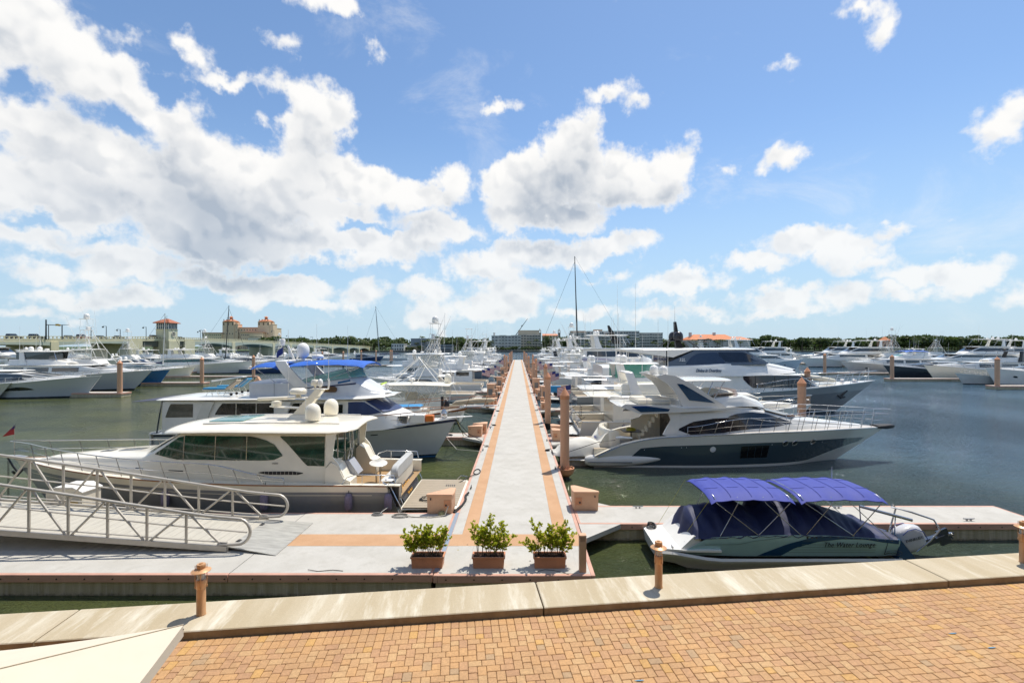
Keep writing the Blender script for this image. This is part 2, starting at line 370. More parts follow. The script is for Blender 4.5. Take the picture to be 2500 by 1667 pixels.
# ---------------------------------------------------------------- sea wall and plaza (turned 7 degrees against the docks)
WA = R(7.0); WO = (0.37, 10.36)
def wl(u, v): return (WO[0]+u*math.cos(WA)-v*math.sin(WA), WO[1]+u*math.sin(WA)+v*math.cos(WA))
def conc_mat(key, c1, c2, stain, streak=(1,1,1), zdark=None, sc=1.4, bump=.12, amt=.55):
    m = bpy.data.materials.new(key); m.use_nodes = True; nt = m.node_tree; b = nt.nodes['Principled BSDF']; b.inputs['Roughness'].default_value = .82; L = nt.links.new
    tc = nt.nodes.new('ShaderNodeTexCoord'); mp = nt.nodes.new('ShaderNodeMapping'); mp.inputs['Scale'].default_value = streak; L(tc.outputs['Object'], mp.inputs[0])
    def nz(sc, det, src, r_=.6):
        n = nt.nodes.new('ShaderNodeTexNoise'); n.inputs['Scale'].default_value = sc; n.inputs['Detail'].default_value = det; n.inputs['Roughness'].default_value = r_; L(src, n.inputs['Vector']); return n.outputs['Fac']
    def ramp(f, p0, p1, a, c):
        r = nt.nodes.new('ShaderNodeValToRGB'); r.color_ramp.elements[0].position = p0; r.color_ramp.elements[1].position = p1
        r.color_ramp.elements[0].color = (*a,1); r.color_ramp.elements[1].color = (*c,1); L(f, r.inputs[0]); return r.outputs[0]
    base = ramp(nz(sc, 5, mp.outputs[0]), .38, .62, c1, c2)
    def mix(f, a, colb, kind='MIX'):
        x = nt.nodes.new('ShaderNodeMix'); x.data_type = 'RGBA'; x.blend_type = kind
        if isinstance(f, float): x.inputs[0].default_value = f
        else: L(f, x.inputs[0])
        L(a, x.inputs[6])
        if isinstance(colb, tuple): x.inputs[7].default_value = (*colb,1)
        else: L(colb, x.inputs[7])
        return x.outputs[2]
    fine = ramp(nz(70, 3, tc.outputs['Object']), .3, .7, (.84,.84,.84), (1.06,1.06,1.06))
    base = mix(.9, base, fine, 'MULTIPLY')
    st = nt.nodes.new('ShaderNodeMapRange'); L(nz(sc*2.1, 6, mp.outputs[0], .7), st.inputs[0]); st.inputs[1].default_value = .52; st.inputs[2].default_value = .74; st.inputs[3].default_value = 0; st.inputs[4].default_value = amt
    base = mix(st.outputs[0], base, stain)
    if zdark is not None:     # weed and damp above the water line
        sp = nt.nodes.new('ShaderNodeSeparateXYZ'); L(tc.outputs['Object'], sp.inputs[0])
        ad = nt.nodes.new('ShaderNodeMath'); ad.operation = 'MULTIPLY_ADD'; L(nz(9, 5, tc.outputs['Object']), ad.inputs[0]); ad.inputs[1].default_value = .22; L(sp.outputs[2], ad.inputs[2])
        zr = nt.nodes.new('ShaderNodeMapRange'); L(ad.outputs[0], zr.inputs[0]); zr.inputs[1].default_value = zdark; zr.inputs[2].default_value = zdark+.12; zr.inputs[3].default_value = .93; zr.inputs[4].default_value = 0
        base = mix(zr.outputs[0], base, (.018,.018,.012))
    if 'cap' in key:      # upright faces: brown stain, with their shade painted into the colour too
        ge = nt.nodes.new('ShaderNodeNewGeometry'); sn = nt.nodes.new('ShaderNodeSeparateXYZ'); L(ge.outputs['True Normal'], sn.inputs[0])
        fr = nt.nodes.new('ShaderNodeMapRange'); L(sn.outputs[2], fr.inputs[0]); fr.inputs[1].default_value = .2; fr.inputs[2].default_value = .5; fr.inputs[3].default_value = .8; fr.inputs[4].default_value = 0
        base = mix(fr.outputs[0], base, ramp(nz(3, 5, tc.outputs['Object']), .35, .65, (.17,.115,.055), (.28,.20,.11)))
    L(base, b.inputs['Base Color'])
    bp = nt.nodes.new('ShaderNodeBump'); bp.inputs['Strength'].default_value = bump; bp.inputs['Distance'].default_value = .01; L(nz(45, 6, tc.outputs['Object']), bp.inputs['Height']); L(bp.outputs[0], b.inputs['Normal'])
    return m
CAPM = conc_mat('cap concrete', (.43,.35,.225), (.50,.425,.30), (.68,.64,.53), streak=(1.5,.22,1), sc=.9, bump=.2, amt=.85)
WALLM = conc_mat('sea wall concrete', (.26,.22,.15), (.36,.30,.2), (.2,.16,.1), zdark=.35)
FLOATM = conc_mat('float concrete', (.36,.31,.20), (.48,.42,.29), (.62,.57,.46), streak=(3,3,.25), zdark=.06, amt=.8)
DECKM = conc_mat('deck concrete', (.45,.43,.385), (.50,.48,.435), (.34,.32,.275), sc=1.1, bump=.12, amt=.6)
DECKO = conc_mat('deck stripe terracotta', (.47,.27,.14), (.52,.31,.17), (.41,.24,.13), sc=1.2, bump=.1, amt=.4)
WALER = mat('pink painted waler', (.60,.34,.25), .6, var=.18, vscale=2, bump=.1)

sw = thing('sea_wall', 'long concrete sea wall with pale stained cap slabs edging the paved plaza', 'sea wall', (*WO, 0), WA)
m = MB(); m.box(-70, 70, -.95, -.10, -3, 1.52); m.build('wall', WALLM, sw, 0)
for k in range(-6, 6):
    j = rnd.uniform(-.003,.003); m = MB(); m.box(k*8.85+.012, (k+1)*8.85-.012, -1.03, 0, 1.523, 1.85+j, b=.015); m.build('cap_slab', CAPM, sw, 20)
PAVB = mat('joint sand', (.21,.145,.09), .95, var=.3, vscale=9)
m = MB(); m.add([(-70,-45,1.655),(70,-45,1.655),(70,-1.025,1.655),(-70,-1.025,1.655)], [(0,1,2,3)]); pg = m.build('plaza_ground', PAVB, None, 0, (*WO,0), WA); pg['kind'] = 'structure'
def pmat(key, c):
    c = (c[0]*1.06, c[1]*1.035, c[2]*.98)
    return mat(key, c, .8, var=.22, vscale=26, bump=.35, bscale=160, det=6, col2=tuple(x*.74 for x in c))
PV = [pmat('paver tan', (.50,.30,.15)), pmat('paver apricot', (.53,.31,.145)), pmat('paver pink', (.49,.285,.15)), pmat('paver sand', (.53,.335,.17)), pmat('paver yellow', (.56,.33,.12)), pmat('paver grey', (.43,.29,.17)), pmat('paver rose', (.46,.265,.145))]
PW = [.27,.26,.18,.13,.05,.03,.08]
for m_ in PV:      # broad worn and dirty patches that run across the joints
    nt = m_.node_tree; b = nt.nodes['Principled BSDF']; src = b.inputs['Base Color'].links[0].from_socket; ge = nt.nodes.new('ShaderNodeNewGeometry')
    n = nt.nodes.new('ShaderNodeTexNoise'); n.inputs['Scale'].default_value = .75; n.inputs['Detail'].default_value = 7; n.inputs['Roughness'].default_value = .68; nt.links.new(ge.outputs['Position'], n.inputs['Vector'])
    r_ = nt.nodes.new('ShaderNodeValToRGB'); r_.color_ramp.elements[0].position = .36; r_.color_ramp.elements[1].position = .6; r_.color_ramp.elements[0].color = (.90,.885,.87,1); r_.color_ramp.elements[1].color = (1.06,1.06,1.03,1); nt.links.new(n.outputs['Fac'], r_.inputs[0])
    x = nt.nodes.new('ShaderNodeMix'); x.data_type = 'RGBA'; x.blend_type = 'MULTIPLY'; x.inputs[0].default_value = 1; nt.links.new(src, x.inputs[6]); nt.links.new(r_.outputs[0], x.inputs[7]); nt.links.new(x.outputs[2], b.inputs['Base Color'])
W = .148; Y0 = -1.032
bricks = []      # x, y (centre), sx, sy
nrow = 22; NC = 190
def pick(u, v):
    w = list(PW)
    if u < -6: w[4] *= 2.4; w[5] *= 2
    return rnd.choices(range(7), w)[0]
for r_ in range(2):
    for i in range(-NC//2, NC//2):
        bricks.append(((i+.5)*W, Y0-W*1.5*(r_+.5), W, W*1.5))
yb = Y0-3*W
for j in range(nrow):
    for i in range(-NC//2, NC//2):
        q = (i+2*(nrow-j)) % 8; y = yb-(j+.5)*W; x = (i+.5)*W
        if q == 0: bricks += [(x+.25*W, y, 1.5*W, W), (x+1.75*W, y, 1.5*W, W)]
        elif q == 7: bricks += [(x, y-.25*W, W, 1.5*W), (x, y-1.75*W+.0, W, 1.5*W)]
        elif q in (4, 6): bricks.append((x, y, W, W))
        elif j == 0 and q == 5: bricks += [(x, y, W, W), (x, y-W, W, W)]
        elif j == 0 and q == 3: bricks.append((x, y, W, W))
# q runs 3,5,7 upwards for the upright pairs, so they start at 7 and reach two cells down
def scr(u, v):
    X, Yw = wl(u, v)
    if Yw < 1: return None
    return CX+X*F/Yw, CY+(EH-1.7)*F/Yw, Yw
def brick_mb(sx, sy): return MB().box(-sx/2+.003, sx/2-.003, -sy/2+.003, sy/2-.003, 0, .045, b=.008)
plaza = bpy.data.objects.new('plaza_paving', None); COL.objects.link(plaza); plaza.location = (*WO, 1.655); plaza.rotation_euler = (0,0,WA); plaza['kind'] = 'structure'
vis = []
for bk in bricks:
    s_ = scr(bk[0], bk[1]); ok = s_ and -20 < s_[0] < 2520 and s_[1] < 1680 and not (s_[0] < 336 and s_[1] > 1500)
    vis.append((s_[2] if ok else 1e9, bk))
vis.sort(key=lambda t: t[0])
pm = {}
for d_, bk in vis[:300]:
    key = (round(bk[2],3), round(bk[3],3), pick(bk[0], bk[1]))
    if key not in pm: pm[key] = brick_mb(bk[2], bk[3]).mesh('paver', PV[key[2]], 25)
    o = bpy.data.objects.new('paver', pm[key]); COL.objects.link(o); o.parent = plaza
    o.location = (bk[0], bk[1], rnd.uniform(-.0025,.0025)); o.rotation_euler = (rnd.gauss(0,.008), rnd.gauss(0,.008), rnd.gauss(0,.004))
m = MB()
for d_, bk in vis[300:]:
    i0 = len(m.v); c = pick(bk[0], bk[1]); n0 = len(m.f); m.v += brick_mb(bk[2], bk[3]).v
    for f in brick_mb(bk[2], bk[3]).f: m.f.append(tuple(i+i0 for i in f)); m.m.append(c)
    a = rnd.gauss(0,.004); ca, sa = math.cos(a), math.sin(a); z = rnd.uniform(-.0025,.0025); tx, ty = rnd.gauss(0,.008), rnd.gauss(0,.008)
    m.v[i0:] = [(bk[0]+p[0]*ca-p[1]*sa, bk[1]+p[0]*sa+p[1]*ca, p[2]+z+p[0]*tx+p[1]*ty) for p in m.v[i0:]]
pv = m.build('paver_field', PV, plaza, 25); pv['kind'] = 'stuff'
# chips of blue survey paint on the paving
for px, py in ((2420,1580),(2325,1545),(1560,1660)):
    p = at(px, py, 1.712); m = MB(); m.prism([(-.08,0),(-.02,.012),(.07,.006),(.085,-.008),(.0,-.014)], 0, .003); tag(m.build('paint_mark', mat('blue paint', (.08,.25,.4), .7), None, 0, p, WA), 'small blue survey paint mark on the paving '+{2420:'near the right edge',2325:'further back beside a grey brick',1560:'at the bottom of the picture'}[px], 'paint mark')

# ---------------------------------------------------------------- docks
DZ = .6
def joint_box(m, x0, x1, y0, y1, z0, z1, g=.006): m.box(x0+g, x1-g, y0+g, y1-g, z0, z1)
def dock(name, label, x0, x1, y0, y1, along='y', stripes=True, sect=15.4, y_start=None, cleats=8, panels=None, bolts=True):
    t = thing(name, label, 'dock', ((x0+x1)/2, y0, 0)); ox, oy = (x0+x1)/2, y0
    def B(m, a, b, c, d, e, f, mi=0, bv=0): m.box(a-ox, b-ox, c-oy, d-oy, e, f, mi, bv)
    m = MB(); B(m, x0+.06, x1-.06, y0+.06, y1-.06, -.5, DZ-.14); m.build('float', FLOATM, t, 0)
    tr = .12
    segs = []
    a, b_ = (y0, y1) if along == 'y' else (x0, x1)
    k = a
    while k < b_-.1: e = min(k+sect, b_); segs.append((k, e)); k = e
    for (s0, s1) in segs:
        g = .012
        if along == 'y':
            if stripes:
                xs = [x0+tr, x0+.46, x0+.93, x1-.93, x1-.46, x1-tr]
                for i, (p, q) in enumerate(zip(xs, xs[1:])):
                    m = MB(); B(m, p+.001, q-.001, s0+g, s1-g, DZ-.14, DZ+(0 if i in (1,3) else .003), bv=.004)
                    m.build('deck_stripe' if i in (1,3) else 'deck_panel', DECKO if i in (1,3) else DECKM, t, 0)
            else:
                m = MB(); B(m, x0+tr, x1-tr, s0+g, s1-g, DZ-.14, DZ+.003, bv=.004); m.build('deck_panel', DECKM, t, 0)
        else:
            m = MB(); B(m, s0+g, s1-g, y0+tr, y1-tr, DZ-.14, DZ+.003, bv=.004); m.build('deck_panel', DECKM, t, 0)
    # walers with bolts
    def waler(a0, a1, b0, b1): m = MB(); B(m, a0, a1, b0, b1, DZ-.2, DZ+.006, bv=.012); return m.build('waler', WALER, t, 0)
    sides = [(x0, x0+tr, y0, y1), (x1-tr, x1, y0, y1)] if along == 'y' else [(x0, x1, y0, y0+tr), (x0, x1, y1-tr, y1)]
    for (a0, a1, b0, b1) in sides:
        for (s0, s1) in segs: waler(*((a0, a1, s0+.01, s1-.01) if along == 'y' else (s0+.01, s1-.01, b0, b1)))
    if along == 'y': waler(x0+tr, x1-tr, y0, y0+tr)
    if along == 'x' : waler(x0, x0+.1, y0+tr, y1-tr); waler(x1-.1, x1, y0+tr, y1-tr)
    if bolts:
        m = MB()
        for s_ in ([y0] if along == 'x' else [y0]):
            n = int((x1-x0)/.77)
            for i in range(n): m.lathe([(.02,-.012),(.02,.006),(.008,.008)][::-1], (x0-ox+.35+i*.77, -.004, DZ-.11), 6, axis='y')
        if m.v: m.build('bolt_row', BLACK, t, 0)['kind'] = 'stuff'
    return t
def cleat_mb(m, x, y, z, rot=0, s=1):
    i0 = len(m.v); m.box(-.03,.03,-.09,-.05,0,.07); m.box(-.03,.03,.05,.09,0,.07); m.tube([(0,-.2,.085),(0,-.1,.075),(0,.1,.075),(0,.2,.085)], .02, 6)
    m.xf(Matrix.Translation((x,y,z)) @ Matrix.Rotation(rot,4,'Z') @ Matrix.Scale(s,4), i0)
CLEATM = mat('black cleat', (.05,.05,.05), .4, metal=.5)
CLEATG = mat('galvanised cleat', (.35,.35,.35), .45, metal=.7)

main = dock('main_dock', 'long straight white dock with two terracotta stripes running to the horizon', -2.33, 2.12, 13.25, 218, sect=15.0)
land = dock('landing_dock', 'wide landing dock along the sea wall under the aluminium gangway', -40, -2.345, 13.3, 18.25, 'x', sect=16)
def strip(t, x0, x1, y0, y1, m_=DECKO, z=DZ+.007, name='deck_stripe'): m = MB(); ox, oy = t.location.x, t.location.y; m.box(x0-ox, x1-ox, y0-oy, y1-oy, z-.004, z+.001); m.build(name, m_, t, 0)
strip(land, -12, -2.35, 15.22, 16.16); strip(main, -2.2, 2.0, 15.22, 16.16)
# the stripes stop at the cross stripe
for x0, x1 in ((-1.87,-1.40),(1.19,1.66)): strip(main, x0-.001, x1+.001, 13.38, 15.215, DECKM, DZ+.007, 'deck_panel')
m = MB(); m.box(-2.35-main.location.x,-2.22-main.location.x, .2,5,DZ+.008,DZ+.014); m.build('hinge_plate', mat('blue grey hinge plate', (.30,.36,.42), .4, metal=.3), main, 0)
m = MB()
for k in range(26):
    for x, dx in ((-2.1,0),(1.9,0)): cleat_mb(m, x-main.location.x+rnd.uniform(-.03,.03), 21.5+k*7.4+rnd.uniform(-.6,.6)-main.location.y+(3 if x > 0 else 0), DZ+.003, rnd.uniform(-.1,.1))
for i in range(min(1,1)): pass
m.build('cleat_row', CLEATM, main, 0)['kind'] = 'stuff'
def finger(side, y0, ln, w=1.9, label=''):
    x0, x1 = ((2.135, 2.135+ln) if side > 0 else (-2.345-ln, -2.345))
    t = dock('finger_dock', label, x0, x1, y0, y0+w, 'x', sect=ln+1)
    gx = x0 if side > 0 else x1; s = side; ox, oy = (x0+x1)/2, y0
    for ya, yb_, e in ((y0-.003, y0-1.35, 1), (y0+w+.003, y0+w+1.2, -1)):
        m = MB(); m.prism([(gx-ox+s*.01, ya-oy), (gx-ox+s*1.5, ya-oy), (gx-ox+s*.01, yb_-oy)][::(1 if s*e > 0 else -1)], DZ-.16, DZ+.0025); m.build('gusset', DECKM, t, 0)
    m = MB()
    for k in range(4): cleat_mb(m, (x0+x1)/2-ox+(k-1.5)*ln/4.3, (.3 if k % 2 else w-.3), DZ+.003, R(90))
    m.build('cleat_row', CLEATG, t, 0)['kind'] = 'stuff'
    return t
ordn = ['first','second','third','fourth','fifth','sixth','seventh','eighth','ninth','tenth','eleventh','twelfth','thirteenth','fourteenth','fifteenth']
RF = [17.1, 32.0, 47.5, 62, 77, 92, 108, 124, 140, 157, 175]; LF = [33.3, 49.9, 66, 82, 98, 114, 131, 148, 166]
for i, y in enumerate(RF): finger(1, y, 16.6 if i == 0 else 17.5, 1.95 if i == 0 else 1.5, 'white finger dock on the right of the main dock, %s away from the sea wall' % ordn[i])
for i, y in enumerate(LF): finger(-1, y, 17.5, 1.6, 'white finger dock on the left of the main dock, %s away from the sea wall' % ordn[i])

# ---------------------------------------------------------------- piles
def pile_mb(h=4.75, r=.24, pot=False):
    pass
def pile(x, y, h, r, label, cone=True, z0=-1.5, group='guide piles of the docks'):
    t = thing('guide_pile', label, 'pile', (x, y, 0), 0, group)
    m = MB(); m.lathe([(r*.97,z0),(r,z0+.3),(r,h-.62)], (0,0,0), 20); m.build('shaft', PEACHD, t, 40)
    m = MB(); m.lathe([(r*.99,z0),(r*1.012,.35),(r*1.012,.5)], (0,0,0), 20); m.build('waterline_sleeve', mat('tarred sleeve', (.03,.027,.025), .7, var=.3), t, 40)
    m = MB()
    if cone: m.lathe([(r*1.03,h-.62),(r*1.07,h-.60),(r*1.07,h-.42),(r*.02,h)], (0,0,0), 20)
    else: m.lathe([(r*1.03,h-.62),(r*1.05,h-.1),(r*.9,h-.02),(r*.1,h)], (0,0,0), 20)
    m.build('cap', PEACHC, t, 30); return t
pl1 = pile(2.42, 25.1, 4.75, .235, 'tall peach pile rising from a planted ring by the navy yacht stern', group=None)
m = MB(); m.lathe([(.30,.18),(.44,.30),(.50,.50),(.50,.58),(.44,.58),(.42,.52),(.26,.52)], (0,0,0), 24); m.build('planter_ring', PEACHC, pl1, 30)
m = MB()
for k in range(90):
    a = rnd.uniform(0, 6.28); r_ = rnd.uniform(.26,.44); c = Vector((r_*math.cos(a), r_*math.sin(a), .55+rnd.uniform(0,.14))); d = Vector((rnd.gauss(0,1),rnd.gauss(0,1),rnd.gauss(.6,.6))).normalized()*.06; e = d.cross(Vector((rnd.gauss(0,1),rnd.gauss(0,1),1))).normalized()*.022
    m.add([c-d, c+e, c+d, c-e], [(0,1,2,3)])
m.build('dry_leaves', mat('dry brown leaves', (.10,.075,.04), .8, var=.5, vscale=30), pl1, 0)
piles = [(2.45,40,4.75,'right side of the main dock, second from the camera'),(3.4,60,4.75,'right of the dock behind the second pile'),(2.4,76,4.6,'right dock edge beyond the blue cart'),
 (3.4,92,4.6,'right side, standing off the dock edge'),(2.4,110,4.7,'right dock edge halfway to the end'),(2.6,149,4.7,'right dock edge near the far end'),(3.9,128,4.7,'right, off the dock edge among far boats'),(2.5,180,4.7,'far right side of the dock'),(2.5,212,4.7,'right corner of the dock end'),
 (-2.7,113,4.7,'left dock edge halfway to the end'),(-3.6,127,4.7,'left side, standing off the dock edge'),(-2.7,150,4.7,'left dock edge beyond the middle'),(-2.7,180,4.7,'left dock edge near the far end'),(-2.7,212,4.7,'left corner of the dock end'),
 (19.6,33.4,4.75,'standing free off the navy yacht foredeck'),(29.2,48.8,4.75,'behind the bow of the big grey yacht')]
for x, y, h, s in piles: pile(x, y, h, .27 if x > 15 else .24, 'tall peach pile with pointed cap, '+s)

# ---------------------------------------------------------------- side docks left and right with their fingers
dock('side_dock', 'far left floating dock behind the row of white yachts', -83, -79, 30, 215, sect=30, bolts=False, stripes=False)
dock('side_dock', 'far right floating dock behind the row of white yachts', 104, 108, 60, 240, sect=30, bolts=False, stripes=False)
def sidefinger(x0, x1, y, label): return dock('finger_dock', label, x0, x1, y, y+1.8, 'x', sect=40, bolts=False)
for (px0, py, txt, px) in ((300,962,'by the grey yacht bow',281),(485,937,'by the blue hull',485)):
    p = at(px, py-3, DZ); sidefinger(-78.9, p.x+.8, p.y, 'far left finger dock ending at the pile '+txt)
    pile(p.x+.3, p.y+.4, 5.0, .3, 'peach pile on a far left finger '+txt)
p = at(620, 918, DZ); sidefinger(-78.9, p.x, p.y, 'finger dock of the far left dock in front of the cream motor yacht'); pile(p.x-.3, p.y+.4, 5, .3, 'peach pile at the left finger in front of the cream motor yacht')
for px, py in ((787,893),(838,892),(882,884),(918,882),(953,881),(957,880)):
    p = at(px, py, DZ); pile(p.x, p.y, 5.2, .3, 'distant peach pile at photo column %d of the far left docks' % (px//10) if 0 else 'distant peach pile '+{787:'behind the blue bimini top, leftmost',838:'behind the end of the blue bimini top',882:'beside the dark blue cruiser',918:'in open water right of the blue cruiser',953:'at the end of the distant finger',957:'paired at the end of the distant finger, right one'}[px])
p = at(958, 890, DZ); sidefinger(-70, p.x+.5, p.y-3, 'distant finger dock beyond the blue cruiser')
for (px, py, txt) in ((2444,942,'at the right edge of the picture'),(2184,924,'beside the dark hull'),(2018,910,'nearest the big grey yacht bow')):
    p = at(px, py, DZ); sidefinger(p.x-.8, 103.9, p.y, 'far right finger dock ending at the pile '+txt); pile(p.x-.1, p.y+.5, 5.2, .33, 'peach pile on a far right finger '+txt)

# ---------------------------------------------------------------- boat kit: local x runs from stern (0) to bow, y across, z up from the water
class Hull:
    def __init__(s, L, B, sheer, rk=None, tm=.40, pd=2.6, pw=1.75, wlf=.86, tr=0.0, flare=1.4, aft=.93, nose=.03):
        s.L, s.B, s.sh, s.rk, s.tm, s.pd, s.pw, s.wlf, s.tr, s.fl, s.aft, s.nose = L, B, sheer, (L*.1 if rk is None else rk), tm, pd, pw, wlf, tr, flare, aft, nose
    def z(s, t): 
        # rounded through the table
        return (interp(s.sh, t-.03)+interp(s.sh, t)+interp(s.sh, t+.03))/3 if .03 < t < .97 else interp(s.sh, t)
    def hd(s, t):
        q = max(0, (t-s.tm)/(1-s.tm)); a = s.aft+(1-s.aft)*smooth(0, s.tm, t)
        return s.B/2*(a if t < s.tm else 1)*max(s.nose, 1-q**s.pd)
    def hw(s, t):
        q = max(0, (t-s.tm*.7)/(1-s.tm*.7)); a = s.aft+(1-s.aft)*smooth(0, s.tm, t)
        return s.B/2*s.wlf*(a if t < s.tm else 1)*max(.012, 1-q**s.pw)
    def pt(s, t, q, side=1, off=0):
        z = s.z(t)*q; k = max(0, q)**s.fl; y = s.hw(t)+(s.hd(t)-s.hw(t))*k
        if q < 0: y = s.hw(t)*(1+q*.5); z = q*1.2
        x = s.L*t-s.rk*(1-max(q, -.1))*smooth(.45, 1, t)**1.4+s.tr*q*(1-smooth(0, .12, t))
        return Vector((x, side*(y+off), z))
    def at(s, x, side=1, off=0, q=1):   # point on the sheer at length x
        return s.pt(min(1, max(0, x/s.L)), q, side, off)
    def build(s, root, bands, bottom=BOTTOM, n=30, rub=STEEL, rubr=.03, transom=None):
        ts = [1-(1-i/n)**1.15 for i in range(n+1)]; ts[-1] = 1.0
        first = True
        for (q0, q1, mt, nm) in [(-.28, bands[0][0], bottom, 'bottom')]+list(bands):
            m = MB(); k = 2 if q1-q0 < .2 else 5
            for side in (1, -1):
                rows = [[s.pt(t, q0+(q1-q0)*j/k, side) for t in ts] for j in range(k+1)]
                if side > 0: rows = [r[::-1] for r in rows]
                m.grid(rows)
            m.add([s.pt(0, q0, 1), s.pt(0, q0, -1), s.pt(0, q1, -1), s.pt(0, q1, 1)], [(0,1,2,3)])
            m.add([s.pt(1, q0, 1), s.pt(1, q0, -1), s.pt(1, q1, -1), s.pt(1, q1, 1)], [(3,2,1,0)])
            m.build(nm, mt, root, 40)
        if rub:
            m = MB()
            for side in (1, -1): m.tube([s.pt(t, .985, side, rubr*.3) for t in ts], rubr, 6)
            m.build('rub_rail', rub, root, 60)
    def patch(s, root, nm, mt, t0, t1, qlo, qhi, side, off=.012, n=12, m=None):
        mb = m or MB(); ts = arange(t0, t1, n); nz = 4
        f = (lambda v: v if callable(v) else (lambda t, v=v: v)); lo, hi = f(qlo), f(qhi)
        rows = [[s.pt(t, lerp(lo(t), hi(t), j/nz), side, off) for t in ts] for j in range(nz+1)]
        if side > 0: rows = [r[::-1] for r in rows]
        mb.grid(rows)
        if m is None: return mb.build(nm, mt, root, 40)
    def deck(s, root, mt=OFFW, tc=0, zf=None, sole=TEAK, drop=.03, n=16, wall=CREAM, capw=.22):
        m = MB(); ts = arange(tc, 1, n)
        rows = []
        for k in (1, .5, 0, -.5, -1): rows.append([(s.L*t, k*max(.01, s.hd(t)-.02), s.z(t)-drop+.05*(1-k*k)*min(1, s.hd(t))) for t in ts])
        m.grid([r[::-1] for r in rows][::-1]); m.build('deck', mt, root, 50)
        if tc > 0 and zf is not None:
            ts = arange(0, tc, 6); m = MB(); m.grid([[(s.L*t+.02, k*(s.hd(t)-capw), zf) for t in ts] for k in (-1, 1)]); m.build('cockpit_sole', sole, root, 0)
            m = MB()
            for side in (1, -1):
                a = [Vector((s.L*t, side*(s.hd(t)-.01), s.z(t)+.0)) for t in ts]; b = [Vector((p.x, p.y-side*(capw), p.z)) for p in a]; c = [Vector((p.x, p.y, zf)) for p in b]
                m.grid([a, b, c] if side < 0 else [c, b, a])
            z0 = s.z(0); x1 = s.L*tc; w = s.hd(tc)-capw; m.add([(x1,-w,zf),(x1,w,zf),(x1,w,s.z(tc)-drop+.05),(x1,-w,s.z(tc)-drop+.05)], [(0,1,2,3)])
            m.build('coaming', wall, root, 30)
    def rail(s, root, t0, t1, h=.62, n=12, inset=.10, r=.017, mid=True, mt=STEEL, lean=.05, nm='bow_rail', h0=None, close=True, split=False):
        ts = arange(t0, t1, n*2); top = {}
        def P(t, side, f):
            hh = lerp(h0 if h0 is not None else h, h, smooth(t0, t0+.25*(t1-t0), t)); y = max(.08, s.hd(t)-inset)
            return Vector((s.L*t+(.25*f*h if t > .95 else 0), side*(y+lean*f), s.z(t)+hh*f))
        m = MB(); sd = {1: [P(t, 1, 1) for t in ts], -1: [P(t, -1, 1) for t in ts]}
        mids = {1: [P(t, 1, .5) for t in ts], -1: [P(t, -1, .5) for t in ts]}
        if close:
            m.tube([P(t0, 1, 0)]+sd[1]+sd[-1][::-1]+[P(t0, -1, 0)], r, 6)
            if mid: m.tube(mids[1]+mids[-1][::-1], r*.6, 5)
        else:
            for k in (1,-1):
                m.tube([P(t0, k, 0)]+sd[k]+[P(t1, k, 0)], r, 6)
                if mid: m.tube(mids[k], r*.6, 5)
        o = m.build(nm, mt, root, 60); m = MB()
        for k in range(1, n):
            t = lerp(t0, t1, k/n)
            for side in (1, -1):
                mm = MB() if split else m
                mm.tube([P(t-.012, side, 0), P(t, side, 1)], r*.8, 5, cap=False)
                if split: mm.build('stanchion', mt, o, 60)
        if not split: st = m.build('stanchion_row', mt, o, 60); st['kind'] = 'stuff'
        return o

class House:
    def __init__(s, st, r=.12, crown=.06): s.st, s.r, s.cr = [tuple(x)+(0,)*(6-len(x)) for x in st], r, crown
    def g(s, x, i): return interp([(a[0], a[i]) for a in s.st], x)
    def y(s, x, z):
        zb, zt, wb, wt = (s.g(x, i) for i in (1,2,3,4))
        return lerp(wb, wt, min(1.1, max(0, (z-zb)/max(.01, zt-zb))))
    def build(s, root, mt, nm='cabin', sm=38):
        rings = []
        for (x, zb, zt, wb, wt, bu) in s.st:
            r = min(s.r, (zt-zb)*.4, wt*.5); h = max(.001, zt-zb); pts = []
            for f in (0, .4, .75): z = zb+(h-r)*f; pts.append((x, lerp(wb, wt, (z-zb)/h), z))
            for a in (0, 30, 60, 90): pts.append((x, wt-r+r*math.cos(R(a)), zt-r+r*math.sin(R(a))))
            for f in (.6, .3): y = (wt-r)*f; pts.append((x+bu*(1-f*f), y, zt+s.cr*(1-f*f)*min(1, h)))
            ring = pts+[(x+bu, 0, zt+s.cr*min(1, h))]+[(p[0], -p[1], p[2]) for p in pts[::-1]]
            rings.append(ring)
        m = MB(); m.loft(rings, False); n = len(rings[0]); m.f += [tuple(range(n)), tuple(range((len(rings)-1)*n, len(rings)*n))[::-1]]; m.m += [0, 0]
        return m.build(nm, mt, root, sm)
    def patch(s, root, nm, mt, pts_lo, pts_hi, side, off=.014, n=16, m=None, nz=4):
        x0, x1 = max(pts_lo[0][0], pts_hi[0][0]), min(pts_lo[-1][0], pts_hi[-1][0]); mb = m or MB(); xs = arange(x0, x1, n)
        rows = [[(x, side*(s.y(x, lerp(interp(pts_lo, x), interp(pts_hi, x), j/nz))+off), lerp(interp(pts_lo, x), interp(pts_hi, x), j/nz)) for x in xs] for j in range(nz+1)]
        if side > 0: rows = [r[::-1] for r in rows]
        mb.grid(rows)
        if m is None: return mb.build(nm, mt, root, 40)
    def mull(s, m, x, z0, z1, side, w=.03, dx=0, off=.02):
        a, b = Vector((x, side*(s.y(x, z0)+off), z0)), Vector((x+dx, side*(s.y(x+dx, z1)+off), z1)); m.tube([a, b], w, 4)

